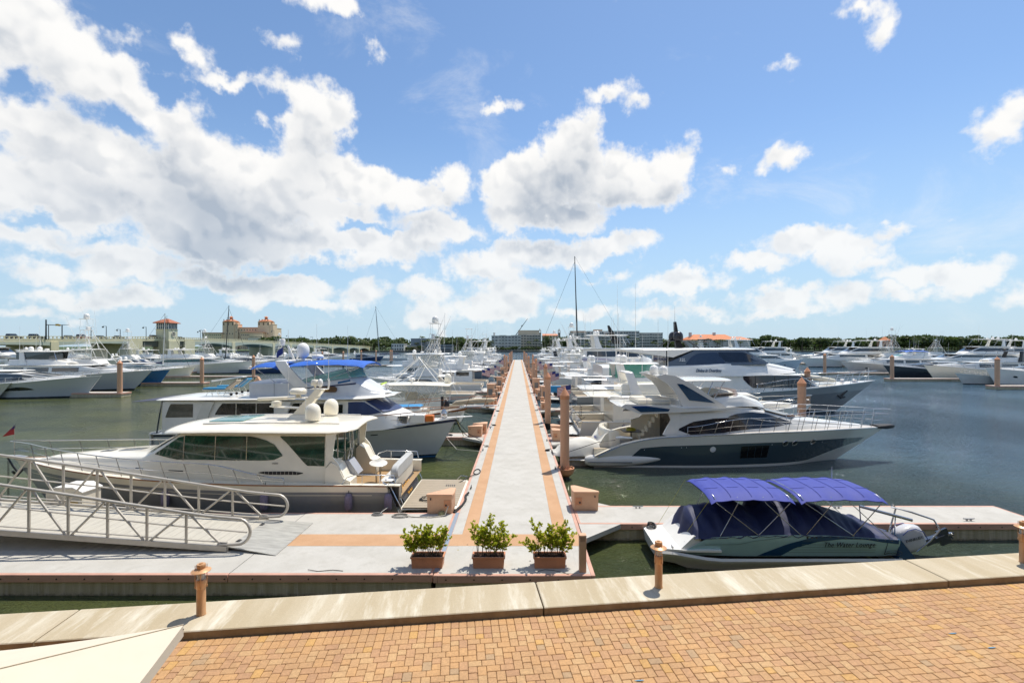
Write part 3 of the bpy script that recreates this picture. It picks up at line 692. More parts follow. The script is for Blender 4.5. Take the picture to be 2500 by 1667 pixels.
def shield(root, x0, z0, w0, x1, z1, w1, n=3, mt=GLASS, gap=.05, bu0=.3, bu1=.2, lift=.03, nm='windscreen', k0=-1, k1=1):
    nrm = Vector((z1-z0, 0, x0-x1)).normalized()*lift
    if nrm.z < 0: nrm = -nrm
    if nrm.x < 0 and x0 > x1: nrm = -nrm
    def P(f, k, w): return Vector((lerp(x0, x1, f)+lerp(bu0, bu1, f)*(1-k*k), k*w, lerp(z0, z1, f)))+nrm
    for i in range(n):
        a, b = lerp(k0, k1, i/n)+gap/2/w0, lerp(k0, k1, (i+1)/n)-gap/2/w0; m = MB(); ks = arange(a, b, 3)
        m.grid([[P(f, k, lerp(w0, w1, f)) for k in ks] for f in (.04, .5, .96)]); o = m.build(nm, mt, root, 40)
def dome(root, x, y, z, r=.35, h=None, mt=WHITE, nm='satellite_dome', base=True):
    h = h or r*1.9; m = MB(); m.lathe([(r*.5,-.02),(r*.88,0),(r*.98,h*.1),(r,h*.5),(r*.93,h*.68),(r*.75,h*.84),(r*.42,h*.96),(r*.02,h)], (x,y,z), 16); return m.build(nm, mt, root, 50)
def radar(root, x, y, z, w=1.2, rot=.3, mt=WHITE):
    m = MB(); m.lathe([(.2,0),(.22,.06),(.2,.2),(.08,.26)], (x,y,z), 12); i0 = len(m.v); m.slab([(-w/2,.06,0,.1),(-w/2+.05,.09,0,.14),(w/2-.05,.09,0,.14),(w/2,.06,0,.1)], n=10); m.xf(Matrix.Translation((x,y,z+.33)) @ Matrix.Rotation(rot,4,'Z'), i0)
    return m.build('radar', mt, root, 50)
def scanner(root, x, y, z, r=.3, mt=WHITE):
    m = MB(); m.lathe([(r*.3,-.12),(r*.3,0),(r*.9,0),(r,.06),(r*.97,.18),(r*.7,.25),(.02,.26)], (x,y,z), 16); return m.build('radome', mt, root, 50)
def antenna(root, x, y, z, h=2.5, lx=0, ly=0, r=.012, mt=WHITE):
    m = MB(); m.tube([(x,y,z),(x+lx*.35,y+ly*.35,z+h*.35),(x+lx,y+ly,z+h)], [r*1.5, r*1.1, r*.5], 5); return m.build('antenna', mt, root, 60)
def arch(root, x, z0, z1, w0, w1, wid=.5, th=.16, lean=-.6, mt=WHITE, nm='radar_arch'):
    m = MB()
    for s_ in (1, -1):
        m.loft([[(x+f*lean-wd/2, s_*(y+t_), z), (x+f*lean+wd/2, s_*(y+t_), z), (x+f*lean+wd/2, s_*(y-t_), z), (x+f*lean-wd/2, s_*(y-t_), z)][::s_]
                for f, z, y, wd, t_ in ((0,z0,w0,wid*1.5,th/2),(.5,lerp(z0,z1,.5),lerp(w0,w1,.4),wid*1.1,th/2),(1,z1,w1,wid,th/2))], True, True)
    m.slab([(x+lean-wid/2,w1,z1,th*.6),(x+lean-wid/2+.06,w1+.08,z1,th*1.1),(x+lean+wid/2-.06,w1+.08,z1,th*1.1),(x+lean+wid/2,w1,z1,th*.6)], n=16)
    return m.build(nm, mt, root, 40)
def hardtop(root, x0, x1, z, w, th=.14, mt=WHITE, taper=.85, crown=.05, nm='hardtop', slope=0, round_=.25):
    st = []
    for f in (0, .02, .06, .15, .35, .65, .85, .94, .98, 1):
        k = min(1, (1-abs(2*f-1)**6)); wf = (1-round_*abs(2*f-1)**8)*lerp(1, taper, f)
        st.append((lerp(x0, x1, f), w*wf, z+slope*f, th*max(.25, k**.3)))
    m = MB(); m.slab(st, n=18, droop=crown); return m.build(nm, mt, root, 45)
def fender(root, p, r=.13, h=.6, mt=FENDER, line=None):
    m = MB(); m.lathe([(.02,-h/2),(r*.7,-h/2+.05),(r,-h/2+.14),(r,h/2-.14),(r*.7,h/2-.04),(.03,h/2)], p, 12); o = m.build('fender', mt, root, 50)
    if line is not None: mm = MB(); mm.tube([(p[0],p[1],p[2]+h/2), line], .012, 5); mm.build('fender_line', ROPE, o, 0)
    return o
def sign2(v): return 1 if v >= 0 else -1
def bimini(root, x0, x1, z, w, mt, n=3, zdeck=None, droop=.16, bow=.10, nm='bimini_top', legs=True, seams=True):
    # cloth over hoops: a little higher in the middle, sagging between hoops
    N = n*4; rows = []
    for j in range(13):
        k = -1+2*j/12; row = []
        for i in range(N+1):
            f = i/N; sag = -.035*math.sin(math.pi*((f*n) % 1)); e = abs(k)**4
            row.append((lerp(x0, x1, f), k*w*(1-.02*math.sin(math.pi*((f*n)%1))), z+bow*math.sin(math.pi*f)+sag-droop*e-.04*k*k-(.10 if i in (0, N) else 0)))
        rows.append(row)
    m = MB(); m.grid(rows); m.grid([[(p[0],p[1],p[2]-.018) for p in r][::-1] for r in rows]); o = m.build(nm, mt, root, 60)
    return o
def hoop(m, xa, za, xb, zb, w, wb, r=.016):
    pts = []
    for s_ in (1, -1):
        leg = [(lerp(xa, xb, f), s_*lerp(wb, w, f**.5), lerp(za, zb-.22, f)) for f in (0, .35, .7, .97)]+[(xb, s_*(w-.10), zb-.10),(xb, s_*w*.5, zb-.03),(xb, s_*w*.02, zb-.02)]
        pts += leg if s_ > 0 else leg[::-1]
    m.tube(pts, r, 6)
def flag(root, x, y, z, w, h, ang, sag, kind='us', nm='ensign', pole=1.4):
    # striped flag hanging from a raked staff; cells carry the stripe and field colours
    m = MB(); nx, nz = 10, 13; d = Vector((math.cos(ang), math.sin(ang), 0)); nv = Vector((-d.y, d.x, 0)); rows = []
    for j in range(nz+1):
        rows.append([Vector((x,y,z))+d*(w*i/nx)*math.cos(sag*.6)+nv*(.06*w*math.sin(i*1.1+j*.12))*(i/nx)+Vector((0,0,-h*j/nz-sag*w*(i/nx)**1.1)) for i in range(nx+1)])
    vs = [p for r in rows for p in r]; fs = []
    for j in range(nz):
        for i in range(nx):
            fs.append((j*(nx+1)+i, j*(nx+1)+i+1, (j+1)*(nx+1)+i+1, (j+1)*(nx+1)+i))
            if kind == 'us': c = 2 if (j < 7 and i < 4) else (0 if j % 2 == 0 else 1)
            elif kind == 'red': c = 0
            elif kind == 'dark': c = 2
            else: c = 0 if (i+j*.5) < 4 else 2
            m.m.append(c)
    m.v += [tuple(p) for p in vs]; m.f += fs
    o = m.build(nm, [RED, FWHT, FBLUE], root, 60); mm = MB(); mm.tube([(x-.02,y,z+.1),(x-.02,y,z-pole)], .018, 6); mm.build('flag_staff', STEEL, o, 0); return o
def porthole(root, hl, t, q, side, r=.14, oval=1.0, mt=GLASS, rim=STEEL):
    c = hl.pt(t, q, side, .032); a = (hl.pt(t+.004, q, side)-hl.pt(t-.004, q, side)).normalized(); b = (hl.pt(t, q+.03, side)-hl.pt(t, q-.03, side)).normalized()
    ring = [c+a*(r*oval*math.cos(k*math.pi/8))+b*(r*math.sin(k*math.pi/8)) for k in range(16)]
    m = MB(); m.add(ring, [tuple(range(16)) if side < 0 else tuple(range(16))[::-1]]); o = m.build('porthole', mt, root, 0)
    if rim: mm = MB(); mm.tube(ring, r*.13, 5, closed=True); mm.build('rim', rim, o, 60)
    return o
def boat(name, label, stern, d, group=None, cat='yacht', yaw=0):
    # stern: world point at the waterline on the centre line; d = +1 bow to the right of the picture, -1 to the left
    return thing(name, label, cat, (stern[0], stern[1], 0), (0 if d > 0 else math.pi)+yaw, group)
def tower(root, x, z, h, w0=1.3, w1=.7, lean=-.25, top=True, mt=WHITE, outr=0):
    m = MB(); tx = x+lean; l0, l1 = 1.5, .8
    P = lambda sx, sy, f: Vector((lerp(x, tx, f)+sx*lerp(l0, l1, f)/2, sy*lerp(w0, w1, f), z+h*f))
    for sx in (-1,1):
        for sy in (-1,1):
            m.tube([P(sx,sy,0), P(sx,sy,1)], .035, 6)
    for f0, f1 in ((0,.34),(.34,.67),(.67,1)):
        for sy in (-1,1): m.tube([P(-1,sy,f0), P(1,sy,f1)], .02, 5); m.tube([P(-1,sy,f1), P(1,sy,f1)], .02, 5)
        for sx in (-1,1): m.tube([P(sx,-1,f0), P(sx,1,f1)], .018, 5); m.tube([P(sx,-1,f1), P(sx,1,f1)], .02, 5)
    for k in range(9): f = (k+.5)/9; m.tube([P(-1,-.22,f), P(-1,.22,f)], .015, 5)
    o = m.build('tuna_tower', mt, root, 60)
    mm = MB(); mm.slab([(tx-.6,w1*.8,z+h,.06),(tx-.5,w1,z+h,.08),(tx+.5,w1,z+h,.08),(tx+.6,w1*.8,z+h,.06)]); mm.box(tx+.1,tx+.45,-.35,.35,z+h+.04,z+h+.55,b=.05); mm.build('control_pod', mt, o, 45)
    m2 = MB(); m2.tube([(tx-.6,-w1,z+h+.5),(tx+.6,-w1,z+h+.6),(tx+.6,w1,z+h+.6),(tx-.6,w1,z+h+.5)], .02, 5)
    for sx in (-.6,.6):
        for sy in (-w1,w1): m2.tube([(tx+sx,sy,z+h),(tx+sx,sy,z+h+.55)], .018, 5)
    m2.build('pod_rail', mt, o, 60)
    if top:
        m3 = MB(); m3.slab([(tx-.7,w1,z+h+1.9,.04),(tx-.6,w1*1.1,z+h+1.92,.08),(tx+.6,w1*1.1,z+h+1.92,.08),(tx+.7,w1,z+h+1.9,.04)])
        for sx in (-.5,.5):
            for sy in (-.9,.9): m3.tube([(tx+sx,sy*w1,z+h+.5),(tx+sx,sy*w1,z+h+1.9)], .018, 5)
        m3.build('tower_top', mt, o, 45)
    return o
def outrigger(root, x, y, z, ln, az, el, mt=WHITE):
    d = Vector((math.cos(el)*math.cos(az), math.cos(el)*math.sin(az), math.sin(el))); m = MB(); p = Vector((x,y,z))
    m.tube([p, p+d*ln*.5, p+d*ln], [.03,.022,.01], 5)
    for f in (.25,.5,.75): q = p+d*ln*f; m.tube([q+Vector((0,0,.14)), q-Vector((0,0,.14))], .01, 4)
    m.tube([p+Vector((0,0,.5)), p+d*ln*.5+Vector((0,0,.14)), p+d*ln], .006, 4)
    return m.build('outrigger', mt, root, 60)

# ================================================================ sedan yacht at the left of the landing
def sedan_yacht():
    X0, Yc = -4.64, 21.2
    r = boat('sedan_yacht', 'cream hardtop sedan yacht with dark hull and green tinted windows beside the gangway', (X0, Yc), -1)
    def lx(px, Y): return X0-(px-CX)*Y/F
    h = Hull(17.4, 4.9, [(0,1.42),(.3,1.5),(.6,1.66),(.85,1.86),(1,2.02)], rk=1.5, tm=.34, pd=2.3, pw=1.7, wlf=.86, tr=.55, flare=1.2)
    HB = mat('dark blue grey hull paint', (.31,.315,.325), .10, var=.15, vscale=.6, coat=1)
    h.build(r, [(.03,.09,CREAM,'boot_stripe'),(.09,.80,HB,'hull'),(.80,1,CREAM,'sheer_band')], BOTTOMR, rub=VARN, rubr=.028)
    for q in (.70,): h.patch(r, 'pinstripe', CREAM, .05, .97, q, q+.018, 1, .008, 30)
    h.deck(r, CREAM, .175, .92, TEAK, wall=CREAM, capw=.28)
    hs = House([(3.0,1.3,3.40,2.02,1.93),(6,1.4,3.44,2.02,1.90),(8.9,1.5,3.40,1.98,1.82,.15),(10.35,1.55,2.52,1.92,1.70,.55),(10.7,1.6,2.38,1.85,1.55,.5),(13,1.7,2.28,1.45,1.15,.3),(15.3,1.85,2.14,.75,.5,.15),(16.1,1.9,2.0,.4,.25)], r=.16)
    hs.build(r, CREAM, 'cabin')
    for s in (1, -1):
        w1 = hs.patch(r, 'side_window', GGLASS, [(4.74,2.52),(4.9,2.38),(5.5,2.34),(9.0,2.37),(9.95,2.55)], [(4.74,2.56),(4.86,2.76),(5.1,3.0),(5.5,3.18),(6.0,3.29),(8.85,3.31),(9.95,2.57)], s)
        w2 = hs.patch(r, 'side_window', GGLASS, [(3.06,2.12),(3.76,2.14),(4.2,2.62),(4.55,3.0),(4.84,3.27)], [(3.06,3.29),(4.84,3.30)], s)
        m = MB()
        for x in (8.72, 7.45, 6.18): hs.mull(m, x, 2.35, 3.3, s, .018)
        m.build('window_divider', STEEL, w1, 0)['kind'] = 'stuff'
        g = hs.patch(r, 'vent_grille', BLACK, [(3.9,1.84),(4.1,1.78),(5.3,1.79),(5.7,1.86)], [(3.9,1.86),(4.3,1.92),(5.5,1.91),(5.7,1.87)], s, .012)
        m = MB()
        for k in range(9): x = 4.15+k*.16; m.tube([(x,s*(hs.y(x,1.8)+.02),1.79),(x,s*(hs.y(x,1.9)+.02),1.915)], .008, 4)
        m.build('grille_bar_row', BEIGE, g, 0)['kind'] = 'stuff'
        hs.patch(r, 'vent_slot', BLACK, [(8.7,1.88),(9.3,1.89)], [(8.7,1.94),(9.3,1.95)], s, .012, 3); hs.patch(r, 'vent_slot', BLACK, [(10.4,1.93),(10.8,1.94)], [(10.4,1.98),(10.8,1.99)], s, .012, 3)
    shield(r, 10.35, 2.56, 1.62, 8.95, 3.36, 1.70, 3, GGLASS, bu0=.5, bu1=.2, lift=.07)
    # foredeck hatches
    for x, y, s_ in ((12.0,.35,.30),(13.3,.30,.24),(12.4,-.5,.3)):
        z = hs.g(x,2)+.05; m = MB(); m.slab([(x-s_,s_*.8,z+.02,.03),(x+s_,s_*.8,z-.01,.03)], n=8, e=.3); m.build('deck_hatch', GLASS, r, 30)
    m = MB(); m.slab([(1.95,1.4,3.62,.06),(2.0,1.65,3.62,.14),(2.25,1.98,3.61,.20),(2.8,2.2,3.60,.23),(4.5,2.3,3.62,.25),(7,2.3,3.64,.25),(8.6,2.18,3.60,.25),(9.4,1.9,3.54,.22),(9.8,1.5,3.49,.16),(10.02,1.0,3.45,.05)], n=24, e=.5, droop=.13); m.build('hardtop', CREAM, r, 50)
    m = MB(); m.slab([(6.9,.9,3.775,.02),(7.0,.98,3.775,.03),(8.3,.9,3.745,.03),(8.42,.8,3.74,.02)], n=12, e=.25, droop=.02); m.build('skylight', mat('teal skylight glass', (.03,.22,.20), .08, coat=.7), r, 30)
    for y, a in ((1.35,2.7),(-1.35,2.7)):
        m = MB(); m.tube([(a,y,3.70),(5.5,y,3.74),(8.3,y,3.70)], .02, 5); m.build('roof_rail', STEEL, r, 60)
    # mast, domes, radar
    m = MB(); m.loft([[(4.9+w,-.28*k,z),(4.9+w,.28*k,z),(4.9-w,.28*k,z),(4.9-w,-.28*k,z)] for w,k,z in ((.42,1.5,3.72),(.32,1.1,3.9))], True, True)
    m.loft([[(x+w,-.2,z),(x+w,.2,z),(x-w,.2,z),(x-w,-.2,z)] for x,w,z in ((4.95,.28,3.85),(4.5,.2,4.45),(4.0,.16,5.02))], True, True)
    m.slab([(4.5,.1,4.16,.05),(5.0,.2,4.18,.08),(6.0,.2,4.24,.07),(6.2,.15,4.26,.05)], n=10); m.slab([(4.1,.2,4.62,.04),(5.0,.28,4.64,.06),(5.4,.22,4.65,.05)], n=10); m.slab([(3.7,.15,5.0,.03),(4.4,.22,5.02,.05)], n=10)
    m.build('mast', CREAM, r, 40)
    radar(r, 5.95, 0, 4.27, 1.5, .45, CREAM); scanner(r, 5.0, 0, 4.79, .36, CREAM); scanner(r, 4.25, .05, 5.17, .17, CREAM)
    dome(r, 4.05, .75, 3.76, .32, .72, CREAM); dome(r, 3.95, -1.0, 3.76, .32, .72, CREAM)
    antenna(r, 5.3, .3, 4.6, 3.0); antenna(r, 3.75, -.2, 5.0, 2.2); antenna(r, 4.4, .7, 3.75, 2.6, -.1)
    m = MB(); m.tube([(3.75,-.15,5.0),(3.7,-.15,5.3),(3.75,-.15,5.45)], .035, 6); m.lathe([(.05,0),(.12,.1),(.1,.3),(.03,.36)], (4.0,.1,5.1), 10); m.build('mast_light', WHITE, r, 50)
    # aft bulkhead with glazed doors, ladder and stair moulding
    m = MB(); m.box(2.93, 2.995, -1.75, 1.75, 1.0, 3.3); bk = m.build('aft_bulkhead', CREAM, r, 0)
    for y0, y1 in ((-1.6,-.75),(-.68,.1),(.17,.95),(1.02,1.62)):
        m = MB(); m.box(2.905, 2.925, y0, y1, 1.15, 3.2); m.build('door_pane', GGLASS, bk, 0)
        m = MB(); m.tube([(2.89,y0,1.1),(2.89,y0,3.25)], .02, 5); m.build('door_frame', STEEL, bk, 0)
    m = MB()
    for y in (.8, 1.2): m.tube([(2.35,y,3.45),(2.3,y,2.7),(2.55,y,1.5)], .018, 5)
    for z in (2.0,2.3,2.6,2.9): m.tube([(2.42,.8,z),(2.42,1.2,z)], .015, 5)
    m.build('flybridge_ladder', STEEL, r, 60)
    for s in (1,-1):
        m = MB(); m.prismy([(2.0,.95),(2.98,.95),(2.98,2.05),(2.75,2.3),(2.5,2.15),(2.25,1.65),(2.0,1.55)], s*1.3, s*2.12); m.build('wing_moulding', CREAM, r, 30)
        m = MB(); m.prismy([(2.3,1.68),(2.55,2.18),(2.78,2.33),(2.98,2.1),(2.98,3.4),(2.6,3.4),(2.72,2.5),(2.5,2.25),(2.25,1.7)], s*2.0, s*2.06); 
        m.build('wing_post', CREAM, r, 30)
    m = MB(); m.prismy([(1.95,1.62),(2.35,2.2),(2.6,2.1),(2.45,1.5)], .62, 1.28); m.build('helm_seat_back', mat('grey vinyl', (.36,.37,.40), .5), r, 30)
    # settee along the transom
    m = MB(); m.slab([(.30,1.5,1.25,.5),(.34,1.55,1.25,.56),(.85,1.55,1.22,.5),(.9,1.5,1.2,.45)], n=16, e=.2); m.build('settee_base', SEAT, r, 40)
    m = MB(); m.slab([(.28,1.45,1.72,.45),(.34,1.5,1.72,.58),(.52,1.5,1.70,.58),(.58,1.45,1.68,.45)], n=16, e=.2); m.build('settee_back', mat('silver seat cover', (.55,.55,.53), .45, var=.1, bump=.1, bscale=8), r, 40)
    m = MB(); m.lathe([(.32,.0),(.6,.01),(.62,.03),(.6,.045),(.02,.05)], (0,0,0), 28); m.xf(Matrix.Translation((1.42,.25,1.80)) @ Matrix.Rotation(.35,4,'Z') @ Matrix.Diagonal((.62,1.1,1,1))); tb = m.build('cockpit_table', WHITE, r, 40)
    m = MB(); m.tube([(1.42,-.05,.95),(1.42,-.05,1.8)], .04, 8); m.tube([(1.42,.55,.95),(1.42,.55,1.8)], .04, 8); m.build('table_leg', STEEL, tb, 60)
    for s in (1,-1):
        m = MB(); y = 2.18; m.tube([(2.3,s*y,1.46),(2.1,s*y,1.72),(1.7,s*y,1.84),(.25,s*y,1.80),(.18,s*y,1.5)], .02, 6)
        for x in (1.5,.8): m.tube([(x,s*y,1.45),(x,s*y,1.82)], .015, 5)
        m.build('cockpit_rail', STEEL, r, 60)
    # transom: dark panel with the name, white cap, stainless guard bars, swim platform of teak
    def T(y, f): return Vector((h.tr*f-.02, y, lerp(.4, 1.42, f)))
    m = MB(); m.add([T(1.35,.1), T(-1.55,.1), T(-1.55,.93), T(1.35,.93)], [(0,1,2,3)]); m.add([(T(1.35,.1)+Vector((.03,0,0))), T(1.35,.93)+Vector((.03,0,0)), T(-1.55,.93)+Vector((.03,0,0)), T(-1.55,.1)+Vector((.03,0,0))], [(0,1,2,3)]); m.build('name_panel', DARK, r, 0)
    text('Kaelon', .50, GOLD, r, face_mat(T(.95,.36)+Vector((-.02,0,0)), (0,-1,0), T(0,1)-T(0,0)), 'yacht_name', shear=.35, ext=.006, sx=.95)
    text('Palm Beach', .17, GOLD, r, face_mat(T(.5,.15)+Vector((-.02,0,0)), (0,-1,0), T(0,1)-T(0,0)), 'hailing_port', shear=.3, ext=.006)
    m = MB(); m.slab([(.40,1.7,1.47,.06),(.46,1.8,1.47,.10),(.85,1.8,1.47,.1),(.9,1.7,1.47,.06)], n=12, e=.25); m.build('transom_cap', WHITE, r, 40)
    for y in (2.12,1.72,-2.1):
        m = MB(); m.tube([(.72,y,1.52),(.4,y,1.35),(.02,y,.55),(.0,y,.45)], .03, 6); m.build('guard_bar', STEEL, r, 60)
    m = MB(); m.box(.1,.5,1.45,2.0,.5,1.3); m.build('transom_door', BLACK, r, 0)
    sp = thing('x', '', '') if 0 else None
    m = MB(); m.slab([(-2.35,1.7,.44,.08),(-2.2,2.05,.44,.14),(-.05,2.15,.44,.14),(.0,2.15,.44,.14)], n=16, e=.2); pf = m.build('swim_platform', CREAM, r, 40)
    for k in range(14):
        y = -1.86+k*.285; m = MB(); m.box(-2.18 if abs(y) < 1.75 else -2.0, -.06, y, y+.272, .505, .522); m.build('teak_plank', TEAKG, pf, 0)
    m = MB()
    for y in (-.9,1.0):
        for k in range(5): m.box(-1.75+k*.09, -1.71+k*.09, y-.14, y+.14, .524, .528)
    m.build('drain_slot_row', BLACK, pf, 0)['kind'] = 'stuff'
    m = MB(); m.tube([(-2.1,-1.9,.5),(-2.2,-1.95,.65),(-1.9,-1.95,.68),(-1.7,-1.95,.5)], .025, 6); m.build('grab_handle', STEEL, pf, 60)
    m = MB(); pts = []
    for k in range(46): a = k*.62; q = .32+.05*math.sin(k*1.7); pts.append((-.95+q*1.15*math.cos(a)+.1*math.sin(k*.31), 1.15+q*.8*math.sin(a), .545+.012*(k % 5)))
    m.tube(pts, .014, 5); tag(m.build('coiled_rope', ROPE, None, 60, (0,0,0)), 'loosely coiled dark rope on the teak swim platform', 'rope'); o = COL.objects['coiled_rope']; o.location = (X0, Yc, 0); o.rotation_euler = (0,0,math.pi)
    h.rail(r, .26, .995, .72, 13, inset=.14, r=.022, split=True, h0=.25)
    fl = []
    for x, z in ((2.0,.78),(.46,.76),(5.25,.82),(9.3,.85)):
        y = h.pt(x/h.L, .5, 1).y+.15; fender(r, (x, y, z), .15, .72, FENDER, (x, y-.12, h.z(x/h.L)+.06))
    # bow gear
    m = MB(); m.slab([(16.9,.12,2.02,.08),(17.3,.14,2.06,.1),(17.85,.08,2.08,.06)], n=10); m.build('anchor_roller', STEEL, r, 40)
    m = MB(); m.tube([(17.75,0,2.0),(17.5,0,1.6),(17.3,.0,1.35)], .04, 6); m.tube([(17.3,-.22,1.45),(17.35,0,1.2),(17.3,.22,1.45)], .05, 6); m.build('anchor', BLACK, r, 50)
    m = MB()
    for k in range(22): z = 1.9-k*.1; c = (17.35,.35,z); m.tube([(c[0]+.03*math.cos(a)*(k%2), c[1]+.03*math.cos(a)*(1-k%2), c[2]+.055*math.sin(a)) for a in [i*math.pi/4 for i in range(8)]], .012, 4, closed=True)
    m.build('anchor_chain', BLACK, r, 0)['kind'] = 'stuff'
    m = MB(); m.tube([(17.45,0,2.1),(17.45,0,3.45)], .015, 5); m.build('bow_staff', STEEL, r, 0)
    m = MB(); m.add([(17.44,.01,3.42),(17.44,.01,3.02),(17.95,.03,2.92),(17.44,-.01,3.42),(17.44,-.01,3.02),(17.95,-.03,2.92)], [(0,1,2),(3,5,4),(0,2,5,3),(1,4,5,2)]); m.build('pennant', RED, r, 0)
    m = MB(); m.add([(17.435,.02,3.43),(17.435,.02,3.3),(17.6,.03,3.2),(17.435,-.02,3.43),(17.435,-.02,3.3),(17.6,-.03,3.2)], [(0,1,2),(3,5,4),(0,2,5,3),(1,4,5,2)]); m.build('pennant_hoist', FBLUE, r, 0)
    for s in (1,):
        M_ = face_mat((5.15, hs.y(5.1,2.25)+.012, 2.20), (-1,0,0), (0,0,1)); text('SABRE', .09, mat('grey lettering', (.3,.28,.25), .5), r, M_, 'maker_badge')
sedan_yacht()

# ================================================================ cockpit motor yacht with the blue bimini
def motor_yacht():
    X0, Yc = -21.2, 30.0
    r = boat('motor_yacht', 'white flybridge motor yacht with royal blue bimini and navy sheer stripe', (X0, Yc), 1)
    h = Hull(17.4, 5.0, [(0,1.86),(.3,1.9),(.6,2.02),(.85,2.25),(1,2.45)], rk=1.35, tm=.4, pd=2.5, pw=1.6, wlf=.84, tr=.3, flare=1.6)
    h.build(r, [(.02,.045,BLUE,'boot_stripe'),(.045,.085,NAVY,'boot_stripe'),(.085,.90,mat('pale grey hull', (.56,.58,.60), .25, var=.1, vscale=.8, coat=.4),'hull'),(.90,1,mat('navy sheer paint', (.02,.03,.085), .3),'sheer_stripe')], BOTTOM, rub=WHITE, rubr=.035)
    h.deck(r, WHITE)
    hs = House([(.75,1.8,3.72,2.25,2.22),(6,1.8,3.74,2.2,2.1),(12.2,1.95,3.74,2.05,1.95,.2),(13.3,2.0,2.95,1.9,1.7,.7),(14.6,2.15,2.62,1.3,1.0,.3),(15.6,2.2,2.45,.8,.55,.2)], r=.08)
    hs.build(r, WHITE, 'deckhouse')
    SCR = mat('tinted saloon glass', (.035,.035,.032), .06, var=.7, vscale=1.8, coat=.5)
    for s in (1, -1):
        hs.patch(r, 'side_window', mat('grey brown aft glass', (.12,.12,.10), .06, var=.4, vscale=2, coat=.5), [(.95,2.78),(2.5,2.80)], [(.95,2.84),(1.2,3.56),(2.75,3.56)], s)
        w = hs.patch(r, 'side_window', SCR, [(3.75,2.93),(7.1,2.93)], [(3.75,2.97),(4.1,3.58),(7.35,3.58)], s)
        m = MB()
        for x in (4.95, 6.1): hs.mull(m, x, 2.93, 3.58, s, .03)
        m.build('window_divider', BEIGE, w, 0)['kind'] = 'stuff'
        w = hs.patch(r, 'side_window', SCR, [(7.9,2.93),(10.2,2.93)], [(7.9,2.97),(8.2,3.58),(10.2,3.58)], s)
        m = MB()
        for x in (8.6, 9.4): hs.mull(m, x, 2.93, 3.58, s, .025)
        m.build('window_divider', BEIGE, w, 0)['kind'] = 'stuff'
        d = hs.patch(r, 'side_door', OFFW, [(10.35,2.05),(11.2,2.05)], [(10.35,3.6),(11.2,3.6)], s, .02, 3); hs.patch(d, 'door_pane', SCR, [(10.5,3.0),(11.05,3.0)], [(10.5,3.5),(11.05,3.5)], s, .03, 3)
        hs.patch(r, 'windscreen_cover', mat('navy mesh cover', (.02,.05,.16), .45, var=.25, vscale=1.5), [(11.35,2.88),(12.6,2.9),(13.2,3.0)], [(11.35,3.64),(12.25,3.66),(13.2,3.02)], s, .02)
    shield(r, 13.3, 2.98, 1.66, 12.25, 3.68, 1.85, 3, mat('navy mesh cover', (0,0,0)), bu0=.68, bu1=.25, lift=.05, gap=.02)
    # aft wing pillars leaning forward
    for x in (3.0, 7.45):
        for s in (1,-1): m = MB(); m.prismy([(x-.55,2.0),(x+.1,2.0),(x+.75,3.7),(x+.15,3.7)], s*2.235, s*2.29); m.build('side_pillar', OFFW, r, 0)
    m = MB(); m.slab([(.35,2.1,3.80,.06),(.45,2.3,3.81,.13),(1.5,2.42,3.83,.17),(6,2.42,3.86,.18),(10.5,2.35,3.86,.18),(12.2,2.15,3.88,.17),(13.2,1.6,3.92,.12),(13.75,.9,3.97,.05)], n=24, e=.4, droop=.04); m.build('upper_deck', WHITE, r, 45)
    m = MB(); m.slab([(-1.35,1.75,3.62,.03),(-1.3,1.85,3.63,.05),(.4,2.0,3.76,.05)], n=12, e=.2); m.build('aft_awning', mat('navy grey awning', (.05,.055,.10), .7, var=.2, bump=.2, bscale=4), r, 40)
    m = MB()
    for s in (1,-1): m.tube([(.45,s*2.25,1.9),(.75,s*2.25,3.75)], .04, 6)
    m.build('aft_post', NAVY, r, 40); m = MB(); m.box(-.02,.08,-2.2,2.2,1.0,1.9); m.build('aft_bulwark', WHITE, r, 0)
    # flybridge
    fb = House([(5.5,3.88,4.75,1.75,1.80),(8.4,3.88,4.75,1.75,1.80),(9.3,3.88,4.78,1.75,1.72,.1),(11.2,3.9,4.98,1.65,1.5,.4),(12.4,3.92,4.25,1.3,1.1,.5),(13.1,3.95,4.03,.8,.6,.3)], r=.08); fb.build(r, mat('gelcoat pale grey', (.62,.64,.66), .3, var=.06), 'flybridge')
    for s in (1,-1):
        fb.patch(r, 'accent_stripe', mat('navy sheer paint', (0,0,0)), [(8.3,4.36),(11.6,4.62)], [(8.3,4.40),(11.6,4.72)], s, .008)
        fb.patch(r, 'accent_stripe', BLUE, [(10.6,4.66),(11.3,4.80)], [(10.6,4.78),(11.3,4.93)], s, .01, 4)
        m = MB(); m.add([(8.1,s*1.82,4.76),(9.6,s*1.76,4.80),(11.3,s*1.52,5.0),(11.0,s*1.45,5.55),(9.5,s*1.7,5.2)], [(0,1,4),(1,2,3,4)] if s < 0 else [(4,1,0),(4,3,2,1)]); m.build('venturi_screen', TGLASS, r, 0)
        m = MB(); m.tube([(8.1,s*1.82,4.77),(9.5,s*1.7,5.2),(11.0,s*1.45,5.55),(11.3,s*1.52,5.0)], .015, 5); m.build('screen_frame', STEEL, r, 60)
        m = MB(); m.tube([(6.98,s*1.825,3.95),(6.98,s*1.825,4.72)], .008, 4); m.build('panel_seam', DARK, r, 0)
    shield(r, 11.35, 5.0, 1.5, 11.0, 5.55, 1.4, 3, TGLASS, bu0=.45, bu1=.4, lift=.01)
    m = MB(); m.slab([(8.1,.2,.0,.02),(8.15,.25,0,.02)]) ; m = MB()
